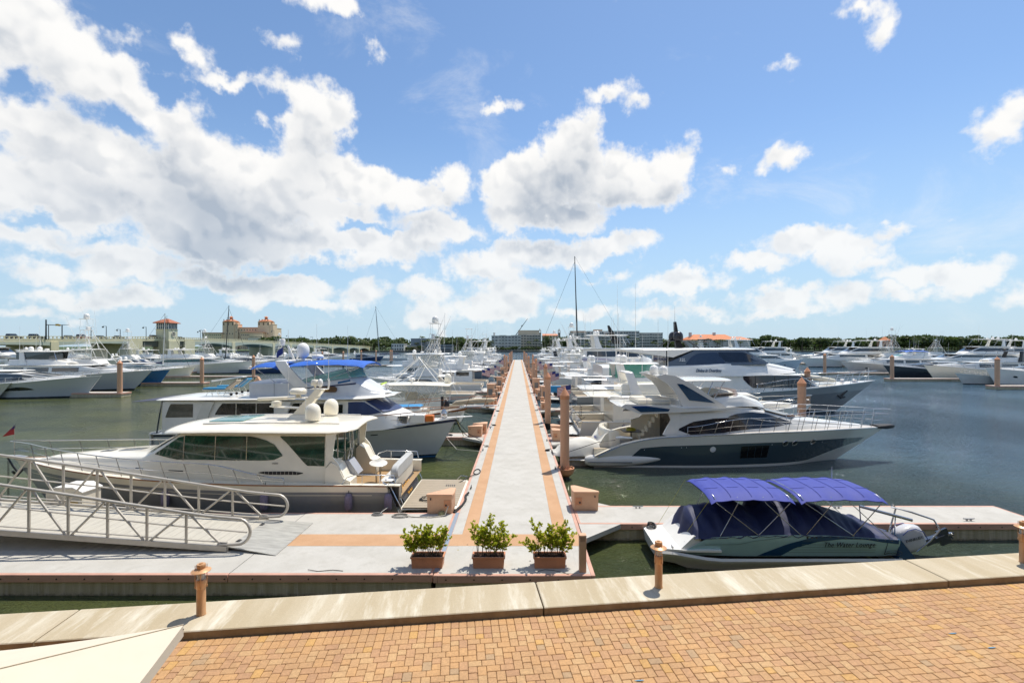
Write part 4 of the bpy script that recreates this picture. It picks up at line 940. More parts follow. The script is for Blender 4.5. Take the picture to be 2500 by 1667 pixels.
    m.slab([(-.62,.09,0,.05),(-.52,.17,0,.06),(.52,.17,0,.06),(.62,.09,0,.05)], n=12, e=.5); m.xf(Matrix.Translation((10.0,-1.78,4.36)) @ Matrix.Rotation(R(90),4,'X')); sg = m.build('name_board', mat('brown name board', (.11,.055,.02), .4), r, 30)
    text('Cava', .27, GOLD, sg, face_mat((9.52,-1.83,4.275), (1,0,0), (0,0,1)), 'board_lettering', ext=.008, sx=1.15)
    ar = MB()
    for s in (1,-1):
        ar.loft([[(x-w,s*(y+.06),z),(x+w,s*(y+.06),z),(x+w,s*(y-.06),z),(x-w,s*(y-.06),z)][::s] for x,w,y,z in ((8.6,.42,1.86,4.5),(8.0,.40,1.84,5.1),(7.45,.34,1.8,5.75),(7.3,.30,1.7,6.0))], True, True)
    ar.slab([(6.95,1.6,6.0,.05),(7.05,1.75,6.0,.12),(7.6,1.75,6.0,.12),(7.7,1.6,6.0,.05)], n=16); ar.build('radar_arch', WHITE, r, 40)
    m = MB(); m.tube([(7.3,0,6.0),(6.9,0,6.9)], .07, 6); m.tube([(7.3,.3,6.0),(7.6,.1,6.6)], .05, 6); m.build('dome_bracket', WHITE, r, 60)
    m = MB(); m.lathe([(.18,6.15),(.34,6.3),(.38,6.55),(.37,6.75),(.30,6.93),(.17,7.05),(.02,7.09)], (7.85,0,0), 20); m.tube([(7.85,0,5.95),(7.85,0,6.2)], .12, 8); m.build('satellite_dome', WHITE, r, 60)
    scanner(r, 8.9, -.3, 6.12, .34); 
    m = MB(); m.lathe([(.06,0),(.13,.12),(.15,.35),(.08,.44)], (6.6,0,6.9), 10); m.build('mast_light', WHITE, r, 50)
    flag(r, 6.5, .3, 6.85, .6, .42, math.pi*.9, .55, 'dark', 'burgee', .8)
    bimini(r, 7.7, 12.2, 5.95, 1.85, CANVB, 3, droop=.20, bow=.10); bimini(r, 5.5, 7.15, 5.85, 1.7, CANVB, 1, droop=.22)
    m = MB(); hoop(m, 9.3, 4.75, 9.4, 5.95, 1.8, 1.75); hoop(m, 9.8, 4.85, 11.9, 5.85, 1.7, 1.7); hoop(m, 7.0, 4.75, 5.7, 5.85, 1.65, 1.7); m.build('bimini_frame', STEEL, r, 60)
    m = MB()
    for s in (1,-1): m.grid([[(11.0,s*1.75,5.85),(12.15,s*1.7,5.72)],[(11.2,s*1.72,5.45),(11.3,s*1.6,5.35)]]) 
    m.build('side_curtain', CLEAR, r, 0)
    for x, y in ((9.2,-1.2),(10.2,1.2)): antenna(r, x, y, 4.8, 3.4, .0, 0)
    m = MB(); m.box(12.9,13.25,-.2,.2,3.98,4.12,b=.03); m.lathe([(.05,4.1),(.05,4.3),(.12,4.34),(.14,4.5),(.1,4.55)], (13.05,0,0), 10); m.build('searchlight', OFFW, r, 40)
    # handrail with varnished cap, foredeck boxes
    h.rail(r, .55, 1.0, .66, 10, inset=.10, mt=STEEL, h0=.66); 
    m = MB(); ts = arange(.55,1,20)
    for s in (1,-1): m.tube([(h.L*t+(.16 if t > .95 else 0), s*(max(.08,h.hd(t)-.1)+.05), h.z(t)+.67) for t in ts], .026, 6)
    m.build('teak_handrail', VARN, r, 60)
    m = MB(); m.box(14.7,15.6,-1.2,-.45,2.3,2.78,b=.03); m.build('deck_locker', WHITE, r, 20)
    m = MB(); m.box(15.62,16.1,-1.0,-.5,2.36,2.72,b=.03); tag(m.build('orange_case', ORANGE, None, 20, (X0,Yc,0)), 'orange plastic case on the foredeck of the blue bimini yacht', 'case')
    m = MB()
    for k in range(6): m.box(14.05+k*.001,14.6,-1.35,-.8,2.32+k*.075,2.35+k*.075)
    m.tube([(14.3,-1.37,2.45+.1*math.sin(a)) if 0 else (14.3+.12*math.cos(a),-1.37,2.5+.12*math.sin(a)) for a in [i*.52 for i in range(12)]], .02, 4, closed=True); m.build('windlass_rack', mat('grey rack', (.25,.24,.22), .6), r, 0)
    m = MB(); m.lathe([(.12,2.42),(.2,2.5),(.22,2.75),(.1,2.95),(.02,2.97)], (16.6,0,0), 12); m.tube([(16.4,.1,2.5),(16.9,-.05,2.9)], .03, 5); m.build('windlass', STEEL, r, 40)
    for t in (.66,.74): h.patch(r, 'hawse_slot', BLACK, t-.012, t+.012, .76, .79, -1, .01, 3)
    m = MB(); m.slab([(16.8,.2,2.47,.05),(17.6,.16,2.5,.06),(18.35,.1,2.53,.05)], n=10); m.build('bow_pulpit', WHITE, r, 40)
    m = MB(); a = Vector((17.3,-.1,2.4))
    for k, e in enumerate(((18.2,-.5,1.35),(18.9,.6,.9),(17.9,-.3,1.6))): e = Vector(e); m.tube([a+Vector((0,k*.06,0)), (a+e)/2+Vector((0,0,-.25)), e], .022, 5)
    m.build('bow_line', ROPE, r, 60)
    # sun loungers standing on the aft upper deck
    for i, (x, y, rz, lab) in enumerate(((3.5,-1.2,.05,'folding sun lounger with blue cushion on the yacht roof, nearer one'),(3.3,.4,-.04,'folding sun lounger with blue cushion on the yacht roof, farther one'))):
        t = thing('sun_lounger', lab, 'sun lounger', (X0+x, Yc+y, 3.96), rz, 'loungers on the roof of the blue bimini yacht')
        m = MB(); m.box(-.9,.35,-.28,.28,.36,.46,b=.02); m.build('seat_cushion', mat('turquoise cushion', (.02,.20,.38), .7, bump=.2, bscale=8), t, 20)
        m = MB(); m.prismy([(.35,.40),(.42,.34),(1.05,.85),(1.0,.93)], -.28, .28); m.build('back_cushion', mat('turquoise cushion', (0,0,0)) if i else TEAKG, t, 20)
        for s in (-.3,.3):
            m = MB(); m.tube([(-.92,s,.34),(.4,s,.34),(1.1,s,.88)], .016, 5); m.tube([(-.7,s,0),(-.5,s,.34),(-.3,s,0)], .014, 5); m.tube([(.3,s,0),(.5,s,.34),(.7,s,.02)], .014, 5); m.build('side_frame', BEIGE, t, 60)
        m = MB(); [m.lathe([(.02,-.02),(.08,-.02),(.08,.02),(.02,.02)], (x_, y_, .08), 10, axis='y') for x_ in (.75,) for y_ in (-.3,.3)]; m.build('wheel_pair', BLACK, t, 30)
    t = thing('sun_lounger', 'white folded lounger lying flat behind the blue ones on the yacht roof', 'sun lounger', (X0+2.4, Yc+1.3, 3.96))
    m = MB(); m.prismy([(-.9,.62),(1.1,.92),(1.1,1.0),(-.9,.74)], -.25, .25); m.build('back_cushion', WHITE, t, 20); m = MB(); m.tube([(-.7,0,0),(-.4,0,.66)], .02, 5); m.tube([(.8,0,0),(.6,0,.85)], .02, 5); m.build('side_frame', BEIGE, t, 60)
    m = MB(); m.prismy([(-.25,0),(.2,0),(.2,.62),(.0,.95),(-.25,.62)], -.12, .12); tag(m.build('peach_box', PEACH, None, 0, (X0+4.75, Yc+.6, 4.0)), 'small peach board standing behind the roof loungers', 'board')
motor_yacht()

# ================================================================ navy flybridge yacht on the right
def navy_yacht():
    X0, Yc = 4.3, 29.35
    r = boat('flybridge_yacht', 'sleek silver flybridge yacht with navy hull sides moored right of the dock', (X0, Yc), 1)
    h = Hull(18.0, 4.85, [(0,.72),(.05,1.15),(.11,1.52),(.2,1.80),(.5,2.06),(.8,2.12),(1,2.02)], rk=3.1, tm=.42, pd=2.3, pw=1.65, wlf=.86, tr=.2, flare=1.3)
    SIL = mat('silver white gelcoat', (.76,.74,.69), .22, var=.05, vscale=.8, coat=.6)
    h.build(r, [(.02,1,SIL,'hull')], mat('white bottom stripe', (.6,.6,.6), .3), rub=STEEL, rubr=.028)
    NH = mat('deep navy hull paint', (.035,.062,.085), .12, var=.1, vscale=.5, coat=1)
    hi = lambda t: min(.70, .1+(t-.08)*9.5) if t > .08 else .1
    lo = lambda t: .08+.5*smooth(.72, 1.0, t)**2
    for s in (1,-1):
        h.patch(r, 'navy_panel', NH, .083, .975, lo, lambda t: max(hi(t), lo(t)+.004)-.02*smooth(.9,1,t), s, .012, 44)
        g = h.patch(r, 'hull_window', mat('hull window black', (.004,.004,.006), .06), .458, .552, .27, .62, s, .022, 8)
        m = MB()
        for t in (.458,.4815,.505,.5285,.552): a, b = h.pt(t,.27,s,.03), h.pt(t,.62,s,.03); m.tube([a,b], .012, 4)
        m.build('window_divider', NH, g, 0)['kind'] = 'stuff'
        for t, q in ((.608,.66),(.645,.66),(.722,.67)): porthole(r, h, t, q, s, .16)
        porthole(r, h, .368, .56, s, .17, mt=INKW, rim=None)
        m = MB(); c = h.pt(.368,.56,s,.02)
        for k in range(5): dz = -.12+k*.06; w = math.sqrt(.17**2-dz*dz)*.95; m.tube([c+Vector((-w,0,dz)), c+Vector((w,0,dz))], .012, 4)
        m.build('grille_bar_row', STEEL, r, 0)['kind'] = 'stuff'
        # sponson at the stern
        m = MB(); rings = []
        for x, rr, z in ((-.55,.05,.42),(-.5,.22,.40),(-.25,.32,.40),(.6,.36,.40),(1.8,.33,.42),(2.8,.24,.46),(3.6,.12,.52),(4.15,.01,.56)):
            y = h.pt(max(.0,x/h.L), .3, 1).y-.06; rings.append([(x, s*(y+rr*math.cos(a)*.75), z+rr*math.sin(a)) for a in [k*math.pi/7 for k in range(14)]])
        m.loft(rings, True, True); m.build('sponson', SIL, r, 50)
        m = MB(); m.tube([(x, s*(h.pt(max(0,x/h.L),.3,1).y-.06+.27), .36) for x in (-.4,0,.6,1.3,2.1)], .022, 5); m.build('sponson_strake', DARK, r, 60)
        # dots of deck drains
        for t in (.13,.155,.27,.285,.56,.77): porthole(r, h, t, .64, s, .022, mt=INKW, rim=None)
    h.deck(r, mat('grey beige side deck', (.52,.49,.45), .5, var=.08), .26, 1.05, TEAKG, wall=CREAM, capw=.3)
    hs = House([(4.6,1.6,3.18,2.02,1.86),(7,1.75,3.30,2.0,1.72),(8.7,1.9,3.34,1.95,1.58,.2),(9.8,2,3.14,1.92,1.5,.4),(11.75,2.05,2.66,1.62,1.25,.7),(13.6,2.08,2.44,1.25,.9,.5),(16.2,2.0,2.16,.55,.35,.2)], r=.2)
    hs.build(r, SIL, 'deckhouse')
    VG = mat('violet black glass', (.018,.020,.032), .05, var=.6, vscale=1.2, coat=.6)
    VG2 = mat('blue black glass', (.012,.025,.055), .05, var=.8, vscale=1.5, coat=.6)
    for s in (1,-1):
        hs.patch(r, 'side_window', VG, [(4.75,2.14),(5.6,1.82),(6.6,1.80),(7.6,2.02),(9.0,2.18),(10.5,2.28),(11.5,2.44)], [(4.75,2.18),(5.6,2.58),(6.8,2.76),(7.9,2.80),(9.0,2.74),(10.2,2.55),(11.5,2.46)], s, .016, 30)
        hs.patch(r, 'windscreen_side', VG2, [(7.7,2.84),(8.9,2.78),(10.4,2.6),(11.45,2.50)], [(7.7,2.87),(8.2,3.02),(9.1,3.10),(10.0,3.0),(11.45,2.52)], s, .03, 20)
    shield(r, 11.7, 2.68, 1.2, 9.85, 3.18, 1.45, 3, VG2, bu0=.72, bu1=.4, lift=.05)
    m = MB(); m.box(4.52,4.6,-1.8,1.8,1.1,3.2); m.build('saloon_doors', mat('saloon door glass', (.03,.03,.03), .05, var=.8, vscale=2.5), r, 0)
    for s in (1,-1):
        m = MB(); m.prismy([(3.9,1.86),(4.6,1.7),(4.85,2.3),(4.9,3.25),(4.1,3.3),(4.35,2.7)], s*1.86, s*1.99); m.build('quarter_pillar', SIL, r, 30)
    # fly deck overhang with mirrored side windows
    m = MB(); m.slab([(1.45,1.2,3.42,.05),(1.6,1.75,3.42,.12),(2.2,2.05,3.40,.16),(4.5,2.1,3.38,.2),(7,1.95,3.40,.2),(8.5,1.6,3.42,.12),(9.4,1.1,3.36,.05)], n=20, e=.4); m.build('fly_deck', SIL, r, 45)
    for s in (1,-1):
        m = MB(); m.prismy([(1.5,3.46),(1.75,3.62),(4.2,3.5),(5.3,3.36),(7.8,3.42),(8.9,3.40),(7,3.26),(4.7,3.14),(2.6,3.05),(1.9,3.3)], s*2.06, s*2.14); w_ = m.build('fly_wing', SIL, r, 30)
        m = MB(); m.prismy([(2.05,3.50),(2.9,3.51),(4.25,3.34),(4.15,3.20),(2.6,3.16)], s*2.142, s*2.16); m.build('wing_window', BGLASS, w_, 0)
    fb = House([(4.9,3.42,3.75,1.8,1.75),(6.6,3.42,3.85,1.8,1.72,.1),(8.6,3.42,4.0,1.6,1.45,.4),(9.6,3.38,3.65,1.3,1.05,.5),(10.2,3.25,3.35,.9,.7,.3)], r=.1); fb.build(r, SIL, 'fly_coaming')
    for s in (1,-1):
        P = lambda px, py: ((px-CX)*27.6/F-X0, EH-(py-CY)*27.6/F)
        m = MB(); m.prismy([P(1599,918),P(1622,913),P(1648,918),P(1690,938),P(1772,994),P(1738,1000),P(1672,1003),P(1663,988),P(1650,962),P(1632,940)], s*1.78, s*1.92); a_ = m.build('radar_arch', SIL, r, 30)
        m = MB(); m.prismy([P(1650,936),P(1664,937),P(1743,983),P(1680,976)], s*1.922, s*1.94); m.build('arch_window', BGLASS, a_, 0)
    m = MB(); m.slab([(3.9,1.7,5.12,.05),(4.0,1.8,5.12,.12),(4.5,1.85,5.08,.14)], n=14); m.build('arch_top', SIL, r, 40)
    hardtop(r, 4.3, 8.2, 4.95, 1.86, .18, SIL, taper=.75, slope=-.03)
    for s in (1,-1): m = MB(); m.tube([(7.7,s*1.35,4.9),(6.9,s*1.6,3.8)], .028, 6); m.tube([(7.0,s*1.4,4.9),(6.4,s*1.7,3.8)], .028, 6); m.build('top_strut', STEEL, r, 60)
    dome(r, 4.35, -.55, 5.16, .27, .56); dome(r, 4.1, .55, 5.16, .27, .56)
    antenna(r, 4.2, 0, 5.1, 3.4); antenna(r, 5.2, 1.3, 5.05, 3.6); 
    m = MB(); k = 8
    rows = [[(8.1+.75*math.cos(a)*f, 1.45*math.sin(a)*f, z) for a in [lerp(-1.5,1.5,i/12) for i in range(13)]] for f, z in ((1,3.9),(.85,4.3))]
    m.grid(rows); m.build('fly_windscreen', mat('bronze plexiglass', (.35,.22,.17), .1, alpha=.55), r, 60)
    m = MB(); m.slab([(7.0,1.2,4.08,.1),(7.4,1.3,4.2,.25),(8.2,1.0,4.16,.2),(8.7,.5,4.05,.05)], n=12); m.build('seat_cover', CANVW, r, 50)
    m = MB(); m.box(2.7,4.6,-1.2,1.2,3.5,3.78,b=.06); m.build('fly_sunpad', SEAT, r, 30)
    m = MB(); m.tube([(1.7,-1.95,3.62),(1.7,-1.95,3.95),(4.3,-1.95,3.95)], .014, 5); m.tube([(1.7,-1.95,3.78),(4.3,-1.95,3.78)], .01, 5); m.tube([(3.0,-1.95,3.5),(3.0,-1.95,3.95)], .012, 5); m.tube([(1.7,1.95,3.95),(4.3,1.95,3.95)], .014, 5); m.tube([(1.7,-1.95,3.95),(1.7,1.95,3.95)], .014, 5); m.build('fly_rail', STEEL, r, 60)
    # cockpit: stairs up to the fly deck on the far side, aft seat, table with the yellow hose
    st = MB()
    for k in range(6): st.box(3.3+k*.22, 3.3+(k+1)*.22, .75, 1.5, 1.05, 1.3+k*.28, b=.02)
    st.build('cockpit_stairs', CREAM, r, 20)
    m = MB(); m.prismy([(2.9,1.05),(4.6,1.05),(4.6,3.1),(4.1,3.0),(3.4,2.35),(2.9,2.2)], 1.52, 1.62); m.build('stair_side', CREAM, r, 20)
    m = MB(); rings = []
    for a in [lerp(-1.35, 1.35, i/10) for i in range(11)]:
        cx_, cy_ = 1.5-.75*math.cos(a), 1.55*math.sin(a)/.975; rings.append([(cx_-.16,cy_,1.05),(cx_-.18,cy_,1.85),(cx_-.1,cy_,2.02),(cx_+.1,cy_,2.02),(cx_+.18,cy_,1.9),(cx_+.2,cy_,1.5),(cx_+.2,cy_,1.05)])
    m.loft(rings, True, True); m.build('aft_settee', CREAM, r, 45)
    m = MB(); m.slab([(2.0,.45,1.75,.04),(2.1,.55,1.75,.06),(3.0,.55,1.75,.06),(3.1,.45,1.75,.04)], n=12, e=.4); tb = m.build('cockpit_table', BLACK, r, 30); m = MB(); m.tube([(2.55,0,1.1),(2.55,0,1.72)], .06, 8); m.build('table_leg', STEEL, tb, 60)
    m = MB(); pts = [(2.55+(.30-.012*(k//12))*math.cos(k*.52), (.30-.012*(k//12))*math.sin(k*.52), 1.80+.022*(k//12)) for k in range(60)]; m.tube(pts, .016, 5); tag(m.build('coiled_hose', ROPEY, None, 60, (X0,Yc,0)), 'coiled yellow hose on the black cockpit table of the navy yacht', 'hose')
    # transom face with steps and name
    m = MB(); m.prismy([(-.1,.5),(.75,.5),(1.25,1.6),(1.0,1.95),(.75,1.75),(.1,.75)], -1.35, 1.35); m.build('transom_moulding', CREAM, r, 30)
    text('Bellina', .26, mat('blue lettering', (.03,.06,.25), .4), r, face_mat((.36,.55,1.28), (0,-1,0), (.55,0,.84)), 'yacht_name', shear=.3, ext=.004)
    m = MB(); m.slab([(-1.7,1.6,.42,.06),(-1.6,1.9,.42,.12),(-.1,2.1,.42,.12)], n=12, e=.3); m.build('swim_platform', OFFW, r, 30)
    m = MB(); m.tube([(1.15,-2.25,1.62),(.2,-2.0,1.45),(-1.9,-2.6,.9)], .018, 5); m.build('stern_line', ROPE, r, 60)
    m = MB(); m.slab([(1.2,.15,0,.1),(1.5,.22,.03,.14),(2.1,.15,0,.08)], n=8); m.xf(Matrix.Translation((0,-2.15,1.72))); m.build('stern_fairlead', WHITE, r, 40)
    h.rail(r, .29, .995, .78, 15, inset=.18, r=.02, split=True, h0=.45, lean=.02)
    h.rail(r, .6, .995, 1.05, 8, inset=.16, r=.016, mid=False, nm='upper_bow_rail', h0=.95)
    m = MB(); m.slab([(17.3,.4,2.02,.2),(17.9,.34,2.02,.3),(18.35,.2,2.04,.25),(18.5,.1,2.05,.1)], n=12, e=.7); m.build('bow_bumper', RUB, r, 40)
    # tender under its cover on the platform
    t = boat('covered_tender', 'small outboard tender under a loose white cover at the navy yacht stern', (3.35, 28.2), -1, cat='tender', yaw=.05)
    hh = Hull(2.0, 1.5, [(0,.78),(1,.9)], rk=.5, tm=.5, pd=3, wlf=.8); t.location = (4.2,28.4,.15)
    hh.build(t, [(.0,.6,LGREY,'hull')], LGREY, n=10, rub=None)
    m = MB(); N = 14; rows = []
    for j in range(13):
        k = -1+j/6; row = []
        for i in range(N+1):
            f = i/N; x = -.5+2.7*f; z = .62+.75*math.sin(math.pi*min(1,f*.9+.18))**.6*(1-abs(k)**2.6)+.05*math.sin(9*f+4*k)*abs(k)+.04*math.sin(17*k+5*f)
            row.append((x, k*(.85-.1*math.cos(f*6))*(1-.3*max(0,f-.75)/.25), z-(.18 if abs(k) == 1 else 0)))
        rows.append(row)
    m.grid(rows); m.build('cover', CANVW, t, 70)
    m = MB(); m.box(-.75,-.4,-.14,.14,.1,.75,b=.05); m.box(-.7,-.5,-.06,.06,-.5,.2); m.build('outboard_leg', BLACK, t, 30)
navy_yacht()

# ================================================================ deck boat with the twin indigo biminis
def deck_boat():
    X0, Yc = 11.75, 15.95
    r = boat('deck_boat', 'pale teal deck boat under navy cover and twin indigo bimini tops', (X0, Yc), -1, cat='motor boat')
    TEAL = mat('pale teal gelcoat', (.38,.58,.60), .2, var=.05, coat=.6); DB = mat('dark teal blue swoosh', (.012,.06,.15), .15, coat=.8)
    L = 6.55
    def hy(x, q):   # half breadth of the topsides
        b = 1.16*(1-.10*smooth(4.6, 6.6, x)-.06*(1-smooth(0,.6,x)))
        return b*(.86+.14*min(1, q*1.25))
    def topz(x): return interp([(0,.93),(.6,1.0),(2.2,1.10),(3.6,1.12),(5.0,1.08),(5.9,1.0),(6.55,.62)], x)
    xs = arange(0, L, 26); m = MB()
    for s in (1,-1):
        rows = [[Vector((x, s*hy(x, q), lerp(.40, topz(x), q))) for x in xs] for q in arange(0,1,6)]
        m.grid(rows[::-1] if s > 0 else rows)
    m.add([(0,hy(0,0),.4),(0,-hy(0,0),.4),(0,-hy(0,1),topz(0)),(0,hy(0,1),topz(0))], [(0,1,2,3)]); m.build('topsides', TEAL, r, 40)
    def side_patch(nm, mt, x0, x1, lo, hi, off=.008, n=24, s=1, par=r):
        mm = MB(); rows = []
        for q in arange(0,1,4):
            row = []
            for x in arange(x0, x1, n):
                z = lerp(lo(x), hi(x), q); row.append((x, s*(hy(x, (z-.4)/(topz(x)-.4))+off), z))
            rows.append(row)
        mm.grid(rows[::-1] if s > 0 else rows); return mm.build(nm, mt, par, 40)
    for s in (1,-1):
        # swoosh falling from the stern sheer to the chine forward
        side_patch('swoosh', DB, .05, 4.35, lambda x: interp([(0,.80),(1.2,.99),(1.9,.99),(2.6,.90),(3.3,.66),(3.55,.46),(3.6,.42),(4.35,.42)], x), lambda x: interp([(0,.925),(.6,.99),(2.2,1.09),(2.8,1.04),(3.5,.82),(4.1,.55),(4.35,.425)], x), s=s)
        side_patch('aft_panel_seam', DARK, .42, .44, lambda x: .45, lambda x: .9, .010, 2, s)
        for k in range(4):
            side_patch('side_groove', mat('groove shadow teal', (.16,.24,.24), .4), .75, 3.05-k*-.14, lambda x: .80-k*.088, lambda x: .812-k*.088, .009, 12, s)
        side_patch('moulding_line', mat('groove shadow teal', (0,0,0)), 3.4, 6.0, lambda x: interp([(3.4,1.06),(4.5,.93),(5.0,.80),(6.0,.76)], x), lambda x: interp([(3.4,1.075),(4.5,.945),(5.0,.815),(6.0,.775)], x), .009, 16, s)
        for x in (2.62,2.76,2.9): 
            m = MB(); m.lathe([(.005,0),(.035,0),(.03,.008),(.005,.01)], (x, s*(hy(x,.9)+.004), 1.035), 10, axis='y'); m.build('vent_knob', DARK, r, 0)
    text('The Water Lounge', .205, INK, r, face_mat((2.42, hy(2.4,1)+.012, .755), (-1,0,0), (0,0,1)), 'boat_name', shear=.35, ext=.004, sx=.92, spacing=1.08)
    m = MB(); m.tube([(.25+.27*math.cos(a)-.02, hy(.4,.6)+.012, .545+.075*math.sin(a)) for a in [k*math.pi/10 for k in range(20)]], .008, 4, closed=True); m.build('maker_oval', INK, r, 60)
    text('MARATHON', .07, INK, r, face_mat((.46, hy(.4,.6)+.012, .52), (-1,0,0), (0,0,1)), 'maker_lettering', ext=.003)
    # white lower hull and the broad bow platform
    m = MB(); rings = []
    for x in arange(0, 7.35, 16):
        b = 1.20*(1-.14*smooth(5.2, 7.35, x)**1.5); k = smooth(5.5,7.35,x)
        rings.append([(x,b-.02,.40+.18*k),(x,b+.03,.33+.18*k),(x,b,.24+.2*k),(x,b*.93,.16+.2*k),(x,b*.80,-.25+.45*k),(x,.0,-.45+.6*k),(x,-b*.8,-.25+.45*k),(x,-b*.93,.16+.2*k),(x,-b,.24+.2*k),(x,-b-.03,.33+.18*k),(x,-b+.02,.40+.18*k)])
    m.loft(rings, False); n = 11; m.f += [tuple(range(n)), tuple(range(16*n, 17*n))[::-1]]; m.m += [0,0]; m.build('lower_hull', mat('warm white gelcoat', (.66,.64,.58), .3, var=.06, coat=.4), r, 40)
    m = MB(); m.prism([(5.5,-1.1),(6.6,-1.08),(7.15,-.98),(7.42,-.72),(7.45,.72),(7.15,.98),(6.6,1.08),(5.5,1.12)], .56, .62); m.build('bow_platform', WHITE, r, 20)
    m = MB(); m.prismy([(6.1,.6),(6.72,.62),(6.3,1.02),(6.1,1.02)], -1.0, 1.0); m.build('bow_bulwark', WHITE, r, 20)
    for y in (.9,-.9):
        m = MB(); cleat_mb(m, 6.95, y, .62, 0, .6); m.build('bow_cleat', STEEL, r, 20)
    m = MB(); pts = [(7.15+.17*math.cos(k*.7)*(1-.01*k), -.75+.13*math.sin(k*.7), .64+.004*k) for k in range(38)]; m.tube(pts, .016, 5); tag(m.build('coiled_rope', ROPE, None, 60, (X0,Yc,0), math.pi), 'coiled dark rope on the white bow platform of the deck boat', 'rope')
    # cover: cloth over peaks with gathered folds
    N, K = 70, 30; rows = []
    def ridge(x): return interp([(0,.97),(.5,1.12),(1.4,1.50),(2.0,1.70),(2.6,1.76),(3.3,1.86),(3.9,1.60),(4.2,1.55),(4.75,1.86),(5.2,1.74),(5.8,1.66),(6.25,1.60),(6.5,1.35)], x)
    for j in range(K+1):
        k = -1+2*j/K; row = []
        for i in range(N+1):
            x = .02+6.5*i/N; e = abs(k); tz = topz(min(x,5.9))+.015; rz = ridge(x)
            z = tz+(rz-tz)*(1-e**1.6)
            peak = math.exp(-((x-3.3)/.45)**2)+math.exp(-((x-4.75)/.45)**2)
            z += (1-e**4)*e*.085*math.sin(11*x+2.5*k+3*math.sin(2.1*x))+.042*e*(1-e**6)*math.sin(23*x-5*k)
            z += peak*.05*math.sin(14*(x-3.3)*e)*(e > .1)
            if x > 6.2: z = lerp(z, .72, smooth(6.25, 6.52, x)*(1 if e < .95 else .6))
            yy = hy(min(x,6.2), 1)+.02-(.25 if x > 6.25 else 0)*smooth(6.2,6.5,x)
            if e > .93: z -= .055
        
            row.append((x+(.16*smooth(6.2,6.5,x)*math.sin(7*k)*.4), k*yy, z))
        rows.append(row)
    m = MB(); m.grid(rows); m.build('cockpit_cover', CANVN, r, 70)
    m = MB()
    for k in range(24): x = .3+k*.24; [m.lathe([(.004,0),(.012,0),(.012,.006),(.004,.008)], (x, s*(hy(x,1)+.03), topz(x)-.03), 6, axis='y') for s in (1,-1)]
    m.build('snap_row', STEEL, r, 0)['kind'] = 'stuff'
    # helm bundle under the cover
    m = MB(); rows = []
    for j in range(9):
        f = j/8; rows.append([(3.85+(.34*(1-.7*f)+.05*math.sin(5*a+3*f))*math.cos(a), -.35+(.30*(1-.7*f)+.04*math.sin(4*a))*math.sin(a), 1.45+.72*f) for a in [i*math.pi/7 for i in range(14)]])
    m.loft(rows, True, True); m.build('helm_cover', CANVN, r, 70)
    # biminis and frames
    bimini(r, 3.28, 5.85, 2.36, 1.20, CANVI, 4, droop=.16, bow=.05); bimini(r, .45, 3.1, 2.36, 1.20, CANVI, 4, droop=.16, bow=.05)
    for x0, x1 in ((3.28,5.85),(.45,3.1)):
        m = MB()
        for k in (1,2,3): x = lerp(x0,x1,k/4); m.tube([(x,y,2.372+.05*math.sin(math.pi*k/4)-.16*abs(y/1.2)**4-.04*(y/1.2)**2) for y in arange(-1.1,1.1,10)], .006, 4)
        for y in (-.45,.45): m.tube([(x,y,2.33+.05*math.sin(math.pi*(x-x0)/(x1-x0))) for x in arange(x0+.05,x1-.05,10)], .006, 4)
        m.build('cloth_seam', mat('indigo seam', (.026,.042,.28), .7), r, 60)['kind'] = 'stuff'
    for (xa, xb) in ((5.55,5.0),(4.35,5.7),(4.4,3.4),(3.05,4.2),(2.95,2.1),(1.45,3.0),(1.5,.6),(.35,1.6)):
        m = MB(); hoop(m, xa, 1.07 if xa > 1 else .98, xb, 2.33, 1.16, 1.13, .013); m.build('bimini_hoop', STEEL, r, 60)
    m = MB(); m.tube([(5.85,1.1,2.2),(6.5,.95,1.15)], .006, 4); m.tube([(5.85,-1.1,2.2),(6.9,-.9,.65)], .006, 4); m.build('guy_strap', ROPEY, r, 0)
    m = MB(); m.tube([(3.45,.2,2.2),(3.3,.45,1.7),(2.95,1.0,1.12)], .008, 4); m.tube([(3.6,.2,1.9),(3.2,.5,1.5),(2.85,1.0,1.12)], .006, 4); m.build('tie_strap', ROPEW, r, 0)
    antenna(r, .75, -1.0, 2.25, .42)
    # ski rail and rear gate
    m = MB(); m.tube([(-.95,.55,.35),(-1.2,.75,.75),(-1.55,.72,1.1),(-1.45,.6,1.38),(-.9,.4,1.55),(-.5,.1,1.62),(-.9,-.4,1.55),(-1.3,-.75,1.3),(-1.2,-.8,.8),(-.9,-.6,.35)], .028, 7)
    m.build('ski_tow_bar', STEEL, r, 60)
    m = MB(); m.tube([(.35,-.2,1.55),(-1.05,.25,1.24)], .05, 6); m.tube([(.3,-.2,1.0),(.35,-.2,1.55)], .018, 5); m.tube([(-.6,.1,.7),(-.6,.12,1.35)], .02, 5); m.tube([(.3,-.25,.98),(-.4,0,.8)], .018, 5); m.build('boarding_rail', STEEL, r, 60)
    m = MB(); m.prismy([(-.55,.3),(.02,.3),(.02,.92),(-.05,.92),(-.5,.36)], -1.05, 1.05); m.build('stern_bulkhead', DB, r, 20)
    # outboard engine tilted up
    e = bpy.data.objects.new('outboard_engine', None); COL.objects.link(e); e.parent = r; e.location = (-1.15,0,.55); e.rotation_euler = (0, R(22), 0)
    m = MB(); rings = []
